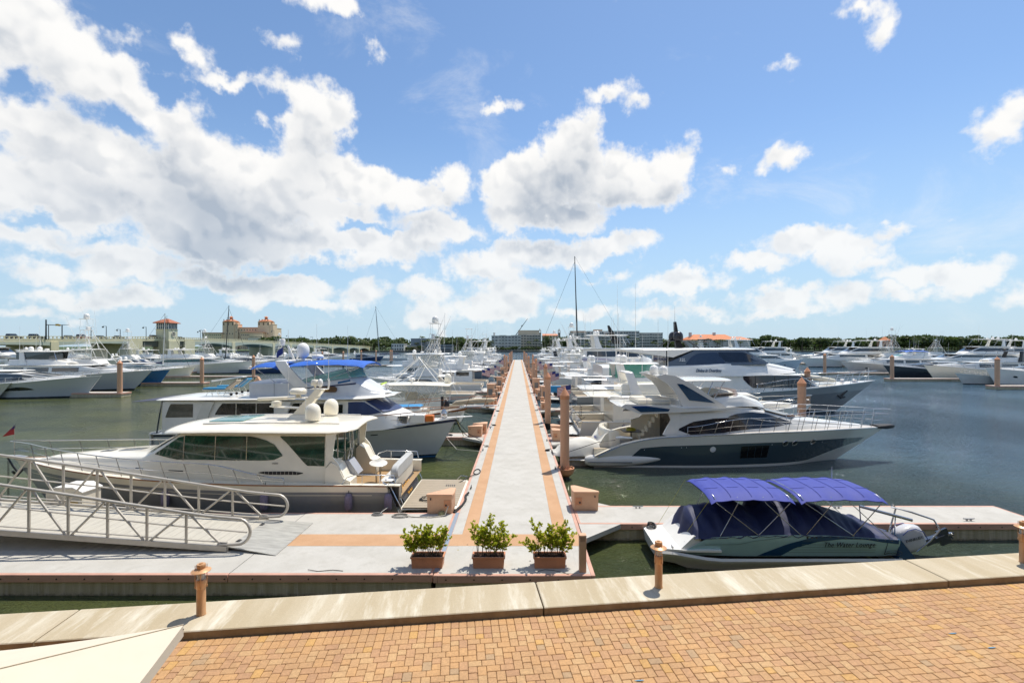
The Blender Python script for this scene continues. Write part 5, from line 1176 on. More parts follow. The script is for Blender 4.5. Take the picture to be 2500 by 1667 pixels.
    for x, w, z0, z1 in ((-.42,.13,-.22,.22),(-.36,.2,-.34,.34),(-.1,.25,-.40,.45),(.25,.25,-.38,.44),(.42,.2,-.30,.36),(.46,.12,-.18,.22)):
        zc, hz = (z0+z1)/2, (z1-z0)/2; rings.append([(x, math.copysign(abs(math.cos(a))**.5,math.cos(a))*w, zc+math.copysign(abs(math.sin(a))**.6,math.sin(a))*hz) for a in [i*math.pi/9 for i in range(18)]])
    m.loft(rings, True, True); m.build('cowling', mat('engine white', (.62,.61,.62), .25, coat=.5), e, 50)
    m = MB(); rings = []
    for x, w in ((.40,.22),(.58,.2),(.62,.14)): rings.append([(x, math.cos(a)*w, .02+math.sin(a)*w*1.7) for a in [i*math.pi/9 for i in range(18)]])
    m.loft(rings, True, True); m.build('cowling_front', DARK, e, 50)
    for y in (1,-1): m = MB(); m.tube([(x, y*.262, z) for x, z in ((.3,.34),(.1,.42),(-.15,.38),(-.35,.2),(-.4,-.1))], .014, 5); m.build('engine_stripe', mat('blue lettering', (0,0,0)), e, 60)
    text('EVINRUDE', .125, INK, e, face_mat((.30,.268,.08), (-1,0,-.12), (0,0,1)), 'engine_lettering', ext=.003, sx=1.0)
    m = MB(); m.loft([[(x-a_,-.08,z-b_),(x-a_,.08,z-b_),(x+a_,.08,z+b_),(x+a_,-.08,z+b_)] for x,z,a_,b_ in ((-.3,-.3,.12,.12),(-.75,-.32,.1,.1),(-1.0,-.36,.08,.08))], True, True); m.box(-1.25,-.9,-.04,.04,-.62,-.12); m.box(-1.05,-.75,-.12,.12,-.3,-.26); m.build('engine_leg', DARK, e, 30)
    m = MB()
    for k in range(3): a = k*2.094+.4; m.add([(-1.3,0,-.36),(-1.28,.17*math.cos(a-.35),-.36+.17*math.sin(a-.35)),(-1.34,.20*math.cos(a+.25),-.36+.20*math.sin(a+.25))], [(0,1,2)]); m.add([(-1.31,0,-.36),(-1.35,.20*math.cos(a+.25),-.36+.20*math.sin(a+.25)),(-1.29,.17*math.cos(a-.35),-.36+.17*math.sin(a-.35))], [(0,1,2)])
    m.lathe([(.03,-1.38),(.05,-1.3),(.05,-1.2)], (0,0,-.36), 10, axis='x'); m.build('propeller', STEEL, e, 0)
deck_boat()

# ================================================================ big grey raised-pilothouse yacht
def big_grey():
    X0, Yc = 5.8, 50.6
    r = boat('raised_pilothouse_yacht', 'large grey hulled yacht with dark blue skylounge windows and white brow', (X0, Yc), 1)
    h = Hull(31.5, 7.0, [(0,1.9),(.3,2.1),(.6,2.45),(.85,2.95),(1,3.30)], rk=4.2, tm=.45, pd=2.2, pw=1.6, wlf=.84, flare=1.7)
    G1 = mat('mid grey hull paint', (.27,.275,.28), .2, var=.12, vscale=.35, coat=.7); G2 = mat('light grey hull paint', (.42,.42,.42), .22, var=.1, vscale=.5, coat=.6)
    h.build(r, [(.02,.05,WHITE,'boot_stripe'),(.05,.70,G1,'hull'),(.70,1,G2,'upper_hull')], BOTTOMR, rub=WHITE, rubr=.05)
    h.deck(r, WHITE, .12, 1.5, TEAKG)
    P = lambda px, py, Y: ((px-CX)*Y/F-X0, EH-(py-CY)*Y/F)
    hs = House([(6,1.9,4.1,3.1,3.0),(17,2.3,4.1,3.0,2.9),(22.3,2.5,4.0,2.7,2.5,.5),(24.3,2.7,2.9,2.4,2.2,.8)], r=.1); hs.build(r, WHITE, 'saloon')
    DG = mat('blue black saloon glass', (.008,.014,.035), .05, var=.7, vscale=.5, coat=.6)
    for s in (1,-1):
        hs.patch(r, 'saloon_window', DG, [(16.4,3.6),(17.2,2.75),(22.4,2.75),(23.9,2.85)], [(16.4,3.95),(22.3,3.95),(23.9,2.9)], s, .03)
        m = MB()
        for x in (17.6,19.6,21.0): hs.mull(m, x, 2.75, 3.95, s, .05)
        m.build('window_divider', BLACK, r, 0)['kind'] = 'stuff'
    shield(r, 24.2, 2.95, 2.1, 22.4, 4.0, 2.5, 4, DG, bu0=.8, bu1=.5, lift=.04)
    br = House([(2.5,3.95,4.85,3.15,3.1),(9,3.95,4.9,3.3,3.15),(12.8,3.9,5.05,3.3,3.1),(16.0,3.92,5.3,3.2,2.7,.2),(18.6,3.98,5.22,2.9,2.2,.5),(20.5,4.08,4.85,2.4,1.7,.7),(22.4,4.18,4.45,1.5,1.0,.7)], r=.25, crown=.1); br.build(r, WHITE, 'upper_deck')
    sk = House([(9.0,4.9,5.25,2.95,2.85),(9.9,4.9,5.6,2.95,2.8),(11.8,4.9,6.48,2.9,2.5),(16.9,5.0,6.42,2.75,2.3,.2),(19.2,5.1,5.28,2.4,2.1,.7)], r=.08)
    sk.build(r, mat('slate blue grey paint', (.085,.11,.145), .3, coat=.4), 'skylounge')
    for s in (1,-1):
        sk.patch(r, 'skylounge_window', mat('dusky blue glass', (.022,.038,.075), .12, var=.1, coat=.5), [(10.75,5.06),(11.3,4.96),(14.2,4.96),(14.75,5.18)], [(10.75,5.12),(11.35,5.8),(12.1,6.15),(13.2,6.22),(14.1,6.22),(14.75,5.2)], s, .02)
        sk.patch(r, 'pilothouse_window', DG, [(14.15,5.9),(14.8,5.28),(19.0,5.3)], [(14.15,6.24),(16.7,6.24),(19.0,5.34)], s, .02)
    shield(r, 19.2, 5.32, 2.0, 16.95, 6.38, 2.1, 3, DG, bu0=.7, bu1=.25, lift=.05)
    hardtop(r, 4.5, 18.2, 6.60, 2.75, .22, WHITE, taper=.85, crown=.08)
    m = MB()
    for s in (1,-1):
        m.prismy([(4.6,6.5),(11.6,6.5),(9.6,5.75),(5.2,6.3)], s*2.5, s*2.6)
        for x in (5.0,6.3,7.6): m.tube([(x,s*2.45,4.9),(x,s*2.45,6.4)], .05, 6)
    m.build('aft_hardtop_support', WHITE, r, 30)
    m = MB(); m.box(8.9,9.0,-2.6,2.6,4.9,6.4); m.build('aft_screen', DG, r, 0)
    text('32L', .42, INKW, r, face_mat((10.05,-2.99,5.38), (1,0,0), (0,.12,1)), 'model_lettering', ext=.01, shear=.2)
    text('Divine in Overtime', .44, mat('slate lettering', (.10,.14,.2), .4), r, face_mat((11.6,-3.27,4.33), (1,0,0), (0,.1,1)), 'yacht_name', shear=.4, ext=.02, sx=.72, offs=.012)
    h.rail(r, .56, 1.0, 1.0, 14, inset=.15, r=.03, split=False, h0=.75)
    m = MB(); m.slab([(23.6,.4,3.75,.2),(24.0,.8,3.7,.5),(25.5,.8,3.5,.55),(27.0,.7,3.3,.4),(27.3,.4,3.25,.1)], n=14, e=.6); m.build('tender_cover', CANVT if 0 else mat('cream tender cover', (.58,.55,.45), .8, bump=.3, bscale=5), r, 50)
    for x in (28.3,29.2): m = MB(); m.lathe([(.25,3.0),(.28,3.15),(.16,3.25),(.2,3.45),(.05,3.5)], (x,.3 if x < 29 else -.3,0), 12); m.build('windlass', STEEL, r, 40)
    m = MB(); m.tube([(30.9,0,3.3),(30.9,0,4.6)], .03, 5); m.build('jack_staff', WHITE, r, 0)
    c_ = h.pt(.93,.62,-1,.06); m = MB(); m.tube([c_+Vector((.35,0,.35)),c_,c_+Vector((-.3,0,-.35))], .09, 6); m.tube([c_+Vector((-.7,-.05,-.1)),c_+Vector((-.35,-.08,-.45)),c_+Vector((.1,-.05,-.3))], .08, 6); m.build('anchor', mat('dark anchor', (.06,.06,.06), .4, metal=.6), r, 30)
    # black mast with domes on the hardtop
    m = MB(); m.loft([[(x-w,-.25,z),(x+w,-.25,z),(x+w,.25,z),(x-w,.25,z)] for x,w,z in ((11.1,.4,6.6),(10.8,.22,7.6),(10.6,.08,9.4))], True, True); m.slab([(9.9,.7,7.4,.05),(10.0,.9,7.4,.08),(11.6,.9,7.4,.08),(11.8,.7,7.4,.05)]); m.build('mast', BLACK, r, 30)
    for y in (-.75,.75): dome(r, 10.7, y, 7.45, .5, .95, mat('black dome', (.02,.02,.025), .25))
    m = MB()
    for s in (-1,1): m.tube([(11.7,s*.8,7.4),(12.6,s*1.4,6.7)], .06, 6); m.tube([(9.9,s*.8,7.4),(9.3,s*1.4,6.7)], .06, 6)
    m.tube([(11.7,-.8,7.4),(14.0,-.6,7.3)], .05, 6); m.build('mast_brace', BLACK, r, 60)
    radar(r, 13.6, -.4, 7.2, 1.6, .2, BLACK); antenna(r, 10.6, 0, 9.2, 1.8, mt=BLACK); antenna(r, 6.0, -2, 6.7, 6.5, r=.02)
    antenna(r, 5.0, 2, 6.7, 6.8, r=.02)
big_grey()

# ================================================================ general yachts for the rows further off
TEALV = mat('green vinyl glass', (.10,.33,.26), .08, alpha=.8, spec=.7)
NAVYP = mat('far navy paint', (.03,.06,.14), .2, coat=.6)
def yacht(style, label, px, wy, d, L, B=None, hull=WHITE, hm=1.0, glass=GLASS, canvas=None, top=True, domes=1, ants=2, tow=0, flg=None, seed=0, trim=None, ports=0, x_is='bow', Yc=None, X=None, detail=1, boot=NAVY, cat='yacht', name=None, house=WHITE, group=None, topm=None, encl=None):
    q = random.Random(seed*13+7); B = B or L*.27; 
    if Yc is None: Yc = EH*F/(wy-CY)+B/2
    if X is None: X = (px-CX)*Yc/F
    X0 = X-d*L if x_is == 'bow' else X
    nm = name or {'sport':'sportfishing_boat','fly':'motor_yacht','express':'express_cruiser','tri':'large_yacht','trawler':'trawler_yacht','console':'centre_console_boat'}[style]
    r = boat(nm, label, (X0, Yc), d, group, cat)
    fa, ff = (.075*L*hm, .132*L*hm); fa = max(1.1, min(2.0, fa)); ff = max(1.6, min(3.1, ff))
    sh = [(0,fa),(.35,fa*1.04),(.6,lerp(fa,ff,.38)),(.85,lerp(fa,ff,.82)),(1,ff)]
    if style == 'sport': sh = [(0,fa*.85),(.3,fa*.9),(.5,lerp(fa,ff,.3)),(.8,lerp(fa,ff,.82)),(1,ff*1.03)]
    h = Hull(L, B, sh, rk=L*q.uniform(.085,.12), tm=.38, pd=q.uniform(2.1,2.7), pw=1.65, wlf=.85, flare=1.7 if style == 'sport' else 1.4, tr=.3)
    h.build(r, [(.03,.07,boot,'boot_stripe'),(.07,.93,hull,'hull'),(.93,1,trim or hull,'sheer_band')], BOTTOMR, n=18, rub=trim or WHITE, rubr=.04)
    tc = .24 if style in ('sport','express') else .14
    h.deck(r, OFFW, tc, .9*hm, TEAKG, n=10)
    zs = lambda t: h.z(t); w = B/2
    if ports:
        for k in range(ports):
            for s in (1,-1): porthole(r, h, .5+.30*k/max(1,ports-1)+(.02 if k%2 else 0), .55, s, .17*hm, 1.7, rim=None)
    def dm(x, y, z, n=domes, mt=WHITE, s=1):
        for k in range(n): dome(r, x-.12*k, y+(k-(n-1)/2)*1.5, z, .33*s, .66*s, mt)
    if style in ('fly','tri','trawler'):
        z0 = zs(.4)-.15; z1 = zs(.4)+(1.65 if style != 'tri' else 2.1)*min(1.25,hm)
        a, b, c = (.14, .62, .75) if style == 'fly' else ((.10,.66,.77) if style == 'tri' else (.2,.6,.66))
        hs = House([(a*L,z0,z1,w*.86,w*.80),(b*L,z0+.1,z1,w*.82,w*.72,.2),(c*L,zs(c)-.1,zs(c)+.62*hm,w*.66,w*.55,.5),(.9*L,zs(.9)-.1,zs(.9)+.2,w*.24,w*.18,.3)], r=.18); hs.build(r, house, 'deckhouse')
        for s in (1,-1):
            if style == 'trawler':
                for k in range(5): x = lerp(a+.03,b-.03,k/5)*L; hs.patch(r, 'side_window', glass, [(x,z1-.95),(x+.06*L,z1-.95)], [(x,z1-.3),(x+.06*L,z1-.3)], s, .02, 2)
            elif q.random() < .5:
                hs.patch(r, 'side_window', glass, [((a+.04)*L,z1-1.0),(b*L,z1-.85),((c-.03)*L,zs(c)+.55*hm)], [((a+.04)*L,z1-.95),((a+.09)*L,z1-.35),(b*L,z1-.22),((c-.03)*L,zs(c)+.58*hm)], s, .02)
            else:
                for x0_, x1_ in ((a+.03,a+.15),(a+.17,a+.3),(a+.32,b)): hs.patch(r, 'side_window', glass, [(x0_*L,z1-.9),(x1_*L,z1-.9)], [(x0_*L,z1-.3),(x1_*L,z1-.25)], s, .02, 3)
        shield(r, c*L, zs(c)+.66*hm, w*.52, b*L, z1-.02, w*.66, 3, glass, bu0=.5, bu1=.25, lift=.05)
        hardtop(r, .04*L, (b+.05)*L, z1+.08, w*.93, .2, house, taper=.8, nm='upper_deck')
        zt = z1+.15
        if style == 'tri':
            z2 = zt+1.95; h2 = House([(.18*L,zt,z2,w*.74,w*.66),(.47*L,zt,z2,w*.72,w*.6,.2),(.56*L,zt,zt+.6,w*.6,w*.5,.4),(.60*L,zt-.1,zt+.2,w*.4,w*.3,.3)], r=.15); h2.build(r, house, 'skylounge')
            for s in (1,-1): h2.patch(r, 'upper_window', glass, [(.2*L,zt+.8),(.53*L,zt+.72)], [(.2*L,z2-.35),(.47*L,z2-.3),(.53*L,zt+.85)], s, .02)
            shield(r, .56*L, zt+.66, w*.48, .475*L, z2-.02, w*.55, 3, glass, lift=.04)
            hardtop(r, .14*L, .52*L, z2+.1, w*.8, .18, house, taper=.8, nm='sun_deck'); zt = z2+.2
        fb = House([(.18*L,zt,zt+.75,w*.64,w*.62),(.40*L,zt,zt+.8,w*.6,w*.52,.2),(.50*L,zt-.05,zt+.35,w*.4,w*.3,.5)], r=.08)
        if style != 'tri': fb.build(r, house, 'flybridge')
        if style == 'tri' or top:
            ht = zt+2.0; arch(r, .27*L, zt, ht, w*.66, w*.55, .7, lean=-.5, mt=topm or house)
            if top: hardtop(r, .20*L, .45*L, ht+.05, w*.66, .15, topm or house); m = MB(); [m.tube([(.43*L,s*w*.4,ht),(.46*L,s*w*.5,zt+.5)], .035, 5) for s in (1,-1)]; m.build('top_strut', STEEL, r, 60)
            if encl:
                for s in (1,-1): m = MB(); m.add([(.22*L,s*w*.6,zt+.8),(.41*L,s*w*.5,zt+.85),(.42*L,s*w*.5,ht-.05),(.22*L,s*w*.58,ht-.05)], [(0,1,2,3)]); m.build('side_curtain', encl, r, 0)
            dm(.27*L, 0, ht+.12); scanner(r, .34*L, 0, ht+.2, .3, topm or WHITE) if q.random() < .6 else radar(r, .33*L, 0, ht+.15, 1.4, q.uniform(0,3), topm or WHITE)
        else:
            ht = zt+1.9; arch(r, .24*L, zt, ht-.3, w*.66, w*.55, .6, lean=-.5); dm(.22*L, 0, ht-.2)
            if canvas: bimini(r, .2*L, .42*L, ht, w*.6, canvas, 2, droop=.2)
            shield(r, .46*L, zt+.6, w*.4, .42*L, zt+1.0, w*.42, 3, TGLASS, lift=0)
        apex = ht
        m = MB()
        for s in (1,-1): m.tube([(.06*L,s*w*.85,z1+.15),(.06*L,s*w*.85,z1+.85),(.17*L,s*w*.8,z1+.85)], .02, 4)
        m.tube([(.06*L,-w*.85,z1+.85),(.06*L,w*.85,z1+.85)], .02, 4); m.build('deck_rail', STEEL, r, 60)
    elif style == 'express':
        z0 = zs(.4)-.15; z1 = zs(.4)+1.45*min(1.2,hm)
        hs = House([(.26*L,z0,z1-.1,w*.86,w*.74),(.36*L,z0,z1+.05,w*.85,w*.7),(.54*L,z0+.1,z1,w*.8,w*.64,.2),(.72*L,zs(.72)-.1,zs(.72)+.45,w*.6,w*.42,.5),(.88*L,zs(.88)-.1,zs(.88)+.18,w*.27,w*.18,.3)], r=.22); hs.build(r, house, 'deckhouse')
        for s in (1,-1):
            hs.patch(r, 'side_window', glass, [(.27*L,z0+.45),(.48*L,z0+.5),(.70*L,zs(.72)+.26)], [(.27*L,z0+.5),(.30*L,z1-.3),(.45*L,z1-.12),(.56*L,z1-.2),(.70*L,zs(.72)+.32)], s, .02)
            if hull is not NAVY and L > 15: h.patch(r, 'hull_window', GLASS, .46, .66, lambda t: .5, lambda t: .5+.22*(1-((t-.56)/.1)**2), s, .015)
        shield(r, .72*L, zs(.72)+.5, w*.40, .545*L, z1-.02, w*.58, 3, glass, bu0=.6, bu1=.3, lift=.06)
        apex = z1+.35
        if top: hardtop(r, .22*L, .52*L, z1+.28, w*.76, .2, topm or house, taper=.85)
        if canvas: bimini(r, .1*L, .26*L, z1+.3, w*.7, canvas, 2)
        if domes or q.random() < .5: arch(r, .24*L, z1, z1+.85, w*.74, w*.5, .5, lean=-.5); dm(.2*L, 0, z1+.95); apex = z1+.9
    elif style == 'sport':
        z0 = zs(.45)-.2; z1 = zs(.45)+1.75
        hs = House([(.27*L,z0,z1,w*.84,w*.74),(.50*L,z0+.1,z1-.05,w*.8,w*.66,.2),(.60*L,zs(.6)-.1,zs(.6)+.65,w*.68,w*.52,.5),(.80*L,zs(.8)-.1,zs(.8)+.22,w*.34,w*.25,.3)], r=.15); hs.build(r, house, 'deckhouse')
        for s in (1,-1): hs.patch(r, 'side_window', GLASS, [(.29*L,z1-.95),(.45*L,z1-.95),(.57*L,zs(.6)+.65)], [(.29*L,z1-.9),(.33*L,z1-.3),(.46*L,z1-.3),(.57*L,zs(.6)+.68)], s, .02)
        shield(r, .6*L, zs(.6)+.68, w*.5, .505*L, z1-.06, w*.6, 3, GLASS, lift=.05)
        hardtop(r, .20*L, .50*L, z1+.06, w*.80, .14, house, nm='bridge_deck')
        fb = House([(.27*L,z1+.1,z1+.9,w*.62,w*.58),(.42*L,z1+.1,z1+1.0,w*.58,w*.5,.2),(.47*L,z1+.1,z1+.3,w*.4,w*.3,.4)], r=.08); fb.build(r, house, 'flybridge')
        ht = z1+2.75; hardtop(r, .24*L, .43*L, ht, w*.62, .12, house)
        m = MB()
        for x in (.26,.42):
            for s in (1,-1): m.tube([(x*L,s*w*.55,z1+.9),(x*L,s*w*.55,ht)], .035, 5)
        m.build('top_strut', house, r, 60); apex = ht
        for s in (1,-1): m = MB(); m.add([(.43*L,s*w*.5,z1+1),(.27*L,s*w*.56,z1+.95),(.26*L,s*w*.55,ht-.05),(.42*L,s*w*.52,ht-.05)], [(0,1,2,3)]); m.build('side_curtain', CLEAR, r, 0)
        if tow:
            tower(r, .33*L, ht, tow, 1.2, .75, lean=-.3); apex = ht+tow
            if domes: dome(r, .33*L-.3, 0, ht+tow+2.0, .42, .85)
            m = MB()
            for s in (1,-1):
                m.tube([(.20*L,s*w*.8,z1+.1),(.31*L,s*.8,ht+tow*.8)], .035, 5); m.tube([(.50*L,s*w*.7,z1),(.34*L,s*.8,ht+tow*.8)], .035, 5); m.tube([(.12*L,s*w*.9,zs(.1)),(.30*L,s*.9,ht+tow*.4)], .03, 5)
            m.build('tower_leg', WHITE, r, 60)
        elif domes: dm(.3*L, 0, ht+.06)
        for s in (1,-1): outrigger(r, .40*L, s*w*.7, z1+.3, L*.5, math.pi-s*.25 if 0 else s*.35+math.pi, R(62+q.uniform(-8,8)))
    elif style == 'console':
        m = MB(); m.box(.36*L,.5*L,-.5,.5,zs(.4)-.3,zs(.4)+.9,b=.1); m.build('console', WHITE, r, 30)
        z1 = zs(.4)+1.9; hardtop(r, .28*L, .56*L, z1, w*.62, .08, topm or WHITE); m = MB()
        for x in (.34,.52):
            for s in (1,-1): m.tube([(x*L,s*.65,zs(.4)-.2),(x*L,s*.7,z1)], .03, 5)
        m.build('top_leg', STEEL, r, 60); apex = z1
        for y in (-.45,.45): m = MB(); m.box(-.7,-.15,y-.2,y+.2,.7,1.5,b=.08); m.box(-.55,-.3,y-.08,y+.08,-.2,.7); m.build('outboard_engine', OFFW, r, 30)
    for k in range(ants): antenna(r, q.uniform(.18,.4)*L, q.uniform(-.6,.6)*w, apex-.6, q.uniform(2.5,5), q.uniform(-.4,.1), 0, r=.02)
    h.rail(r, .5, .99, .7, 6 if detail else 4, inset=.15, r=.025, mid=detail > 0)
    if flg: flag(r, .15, .3, zs(0)+2.1, 1.3, .8, math.pi*.92, .25, flg, pole=1.7)
    if detail and style != 'console':
        for t_ in (.18,.42): p_ = h.pt(t_, .55, -d); fender(r, (p_.x, p_.y-d*.16, p_.z), .16, .75, q.choice((FENDER, INKW, NAVYP)), (p_.x, p_.y-d*.1, h.z(t_)+.05))
    if style != 'console' and detail:
        m = MB(); m.slab([(-.055*L,w*.7,.45,.06),(-.05*L,w*.82,.45,.13),(0,w*.9,.45,.13)], n=10, e=.3); m.build('swim_platform', OFFW, r, 30)
    return r
def sailboat(label, px_top, py_top, px_bot, Yc, L, mcol, d=1, hull=WHITE, boom=True):
    top = on(px_top, py_top, Yc); bot = on(px_bot, 850, Yc); X0 = bot.x-d*L*.58
    r = boat('sailing_yacht', label, (X0, Yc), d, cat='sailing yacht')
    h = Hull(L, L*.24, [(0,1.2),(.4,1.1),(1,1.7)], rk=L*.12, tm=.45, pd=2.2, pw=1.7, wlf=.8, aft=.7); h.build(r, [(.05,1,hull,'hull')], BOTTOMR, n=16, rub=WHITE); h.deck(r, OFFW)
    hs = House([(.25*L,1.0,1.7,L*.07,L*.065),(.55*L,1.1,1.75,L*.07,L*.06),(.7*L,1.2,1.4,L*.04,L*.03,.3)], r=.1); hs.build(r, WHITE, 'coach_roof')
    x = .58*L; dx = d*(top.x-bot.x); H = top.z; m = MB(); m.tube([(x,0,1.2),(x+dx*.5,0,H*.5),(x+dx,0,H)], [.02*H**.65]*2+[.012*H**.65], 8); mo = m.build('mast', mcol, r, 60)
    m = MB()
    for f in (.35,.6,.8): m.tube([(x+dx*f,-H*.035,H*f),(x+dx*f,H*.035,H*f)], .05, 5)
    for s in (1,-1): m.tube([(x,s*L*.1,1.3),(x+dx*.6,s*H*.035,H*.6),(x+dx,0,H*.97)], .025, 4)
    m.tube([(L*.98,0,1.7),(x+dx,0,H*.95)], .04, 4); m.tube([(.03*L,0,1.3),(x+dx,0,H)], .025, 4); m.build('rigging', BLACK, r, 60)
    if boom: m = MB(); m.tube([(x,0,2.6),(.16*L,0,2.9)], .12, 6); m.tube([(x-.2,0,2.85),(.2*L,0,3.1)], .22, 8); m.build('boom', CANVN, r, 60)
    h.rail(r, .1, .98, .6, 6, mid=False, r=.02); return r

# --- far left row, bows to the right
yacht('express','grey bow of an express cruiser cut by the left edge of the picture',28,979,1,16,4.6,hull=LGREY,domes=0,seed=1)
r = yacht('express','long silver white express yacht with oval portholes, leftmost in the far left row',248,974,1,21,5,hull=mat('silver hull far', (.50,.52,.54), .25, coat=.5),hm=1.05,domes=0,seed=2,ants=1)
yacht('fly','tall silver white yacht with curved roof and long saloon window, behind the left pile',372,956,1,25,6,hull=mat('silver hull far', (0,0,0)),hm=1.05,domes=2,seed=3,ants=3,topm=None,encl=GLASS)
yacht('sport','sportfishing boat with bright blue hull and tall white tower in the left row',415,945,1,21,5.6,hull=BLUE,tow=3.3,seed=4,ants=1)
yacht('express','cream white express cruiser with teal windscreen beyond the blue hull',477,926,1,19,5,hull=CREAM,glass=mat('pale blue glass', (.12,.2,.22), .05),domes=2,seed=5)
yacht('fly','long white motor yacht with a row of green saloon windows, left row',622,913,1,27,6.4,hull=WHITE,domes=0,seed=7,glass=GGLASS,top=True,ants=2)
yacht('sport','white sportfishing boat with a thin tower behind the green windowed yacht',600,898,1,19,5.2,tow=3.2,seed=8,ants=1)
yacht('express','white hardtop cruiser with two white domes behind the dark mast',690,898,1,20,5,domes=2,seed=9)
yacht('console','dark blue open boat with an orange box right of the blue bimini poles',706,912,1,12,3.4,hull=NAVYP,seed=10,cat='motor boat')
yacht('fly','white motor yacht left of the dark mast with a flat sand coloured top',540,896,1,20,5.4,seed=11,domes=2,topm=BEIGE)
yacht('sport','white sportfishing boat with a lattice tower behind the big white dome',760,888,1,18,5,tow=3,seed=12,ants=1)
yacht('fly','stubby white trawler style yacht in open water left of the dark blue cruiser',858,885,1,19,5.4,seed=13,hm=1.1,domes=0)
yacht('express','dark blue cruiser with a silver windscreen at the distant left dock',938,881,1,17,4.6,hull=NAVYP,house=mat('slate house', (.2,.25,.32), .3),domes=1,seed=14)
yacht('fly','small white yacht between the bridge house and the blue cruiser',800,886,1,17,5,seed=15)
yacht('sport','far sportfishing boat under the bridge tower',430,908,1,19,5,tow=2.6,seed=16)
sailboat('sloop with a black mast in front of the twin towered hotel',559,746,549,150,20,BLACK,1)
sailboat('sloop with a silver mast and furled dark sail by the far shore bridge end',917,748,927,235,24,mat('grey mast', (.22,.24,.26), .4, metal=.5),-1)
sailboat('sloop with a white mast in front of the bridge tower',403,765,397,112,16,OFFW,1)
for i, (px, wy, st, Lb, txt) in enumerate(((300,903,'fly',22,'behind the curved roof yacht'),(395,900,'express',18,'behind the bright blue hull'),(480,901,'fly',22,'behind the cream cruiser'),(655,893,'fly',21,'behind the leftmost part of the blue bimini'),(730,892,'express',18,'behind the middle of the blue bimini'),(812,893,'fly',19,'behind the right end of the blue bimini'),(215,905,'fly',24,'left of the bridge lamps'),(120,905,'tri',26,'below the signal mast on the bridge'))):
    yacht(st,'white %s in the far left boats, %s'%('flybridge yacht' if st != 'express' else 'cruiser',txt),px,wy,1,Lb,seed=140+i,detail=0,domes=1+i%2)
# --- left of the main dock
def ketch():
    r = boat('classic_motor_sailer','classic cream boat with varnished rails and long bow pulpit behind the bimini yacht',(-18.6,38.2),1,cat='boat')
    h = Hull(14.6,4.2,[(0,1.35),(.4,1.3),(.7,1.5),(1,2.0)],rk=1.8,tm=.42,pd=2.2,pw=1.7,wlf=.82,flare=1.5); h.build(r,[(.05,.9,WHITE,'hull'),(.9,1,VARN,'sheer_band')],BOTTOMR,rub=VARN); h.deck(r,BEIGE)
    hs = House([(2,1.2,2.6,1.5,1.4),(6.5,1.3,2.6,1.45,1.3,.2),(7.6,1.35,1.95,1.35,1.2,.3),(11.5,1.6,2.05,.8,.6,.3)],r=.12); hs.build(r,CREAM,'cabin')
    for s in (1,-1):
        for k in range(4): hs.patch(r,'side_window',GLASS,[(2.5+k,1.95),(3.2+k,1.95)],[(2.5+k,2.4),(3.2+k,2.4)],s,.02,2)
    hardtop(r,1.2,7.3,2.72,1.75,.12,CREAM)
    m = MB(); m.slab([(8.0,.9,2.08,.06),(8.1,1.0,2.12,.1),(10.8,.7,2.2,.1),(11,.6,2.15,.05)],n=10); m.build('blue_hatch_cover',mat('sky blue canvas',(.03,.22,.45),.7,bump=.2,bscale=4),r,40)
    m = MB(); m.slab([(13.8,.35,2.05,.06),(14.6,.3,2.1,.08),(17.0,.16,2.2,.07)],n=10); m.build('bow_pulpit',WHITE,r,40)
    m = MB()
    for s in (1,-1): m.tube([(10,s*1.3,1.8),(10.3,s*1.3,2.5),(14.6,s*.5,2.85),(16.9,s*.2,2.95)],.025,5); [m.tube([(x-.3,s*y,z),(x,s*y,z2)],.018,5) for x,y,z,z2 in ((11.5,1.05,1.85,2.62),(13,.75,1.95,2.74),(14.8,.45,2.1,2.85),(16.2,.25,2.15,2.92))]
    m.tube([(16.9,-.2,2.95),(17.1,0,2.9),(16.9,.2,2.95)],.025,5); m.build('pulpit_rail',VARN,r,60)
    m = MB(); m.slab([(13.4,.1,2.3,.1),(13.7,.22,2.4,.34),(15.3,.25,2.55,.42),(16.4,.2,2.6,.36),(16.8,.1,2.6,.1)],n=12,e=.9); m.build('furled_sail_cover',CANVT,r,50)
    m = MB(); m.tube([(12.6,0,1.9),(12.6,0,2.9)],.12,8); m.lathe([(.2,2.0),(.24,2.2),(.2,2.5),(.1,2.6)],(12.9,.3,0),10); m.build('windlass',BLACK,r,50)
    m = MB()
    for x,z,y in ((3.0,2.75,.6),(5.2,2.75,-.5)): m.tube([(x,y,z),(x,y,z+2.6)],.02,4)
    m.build('antenna',WHITE,r,60)
ketch()
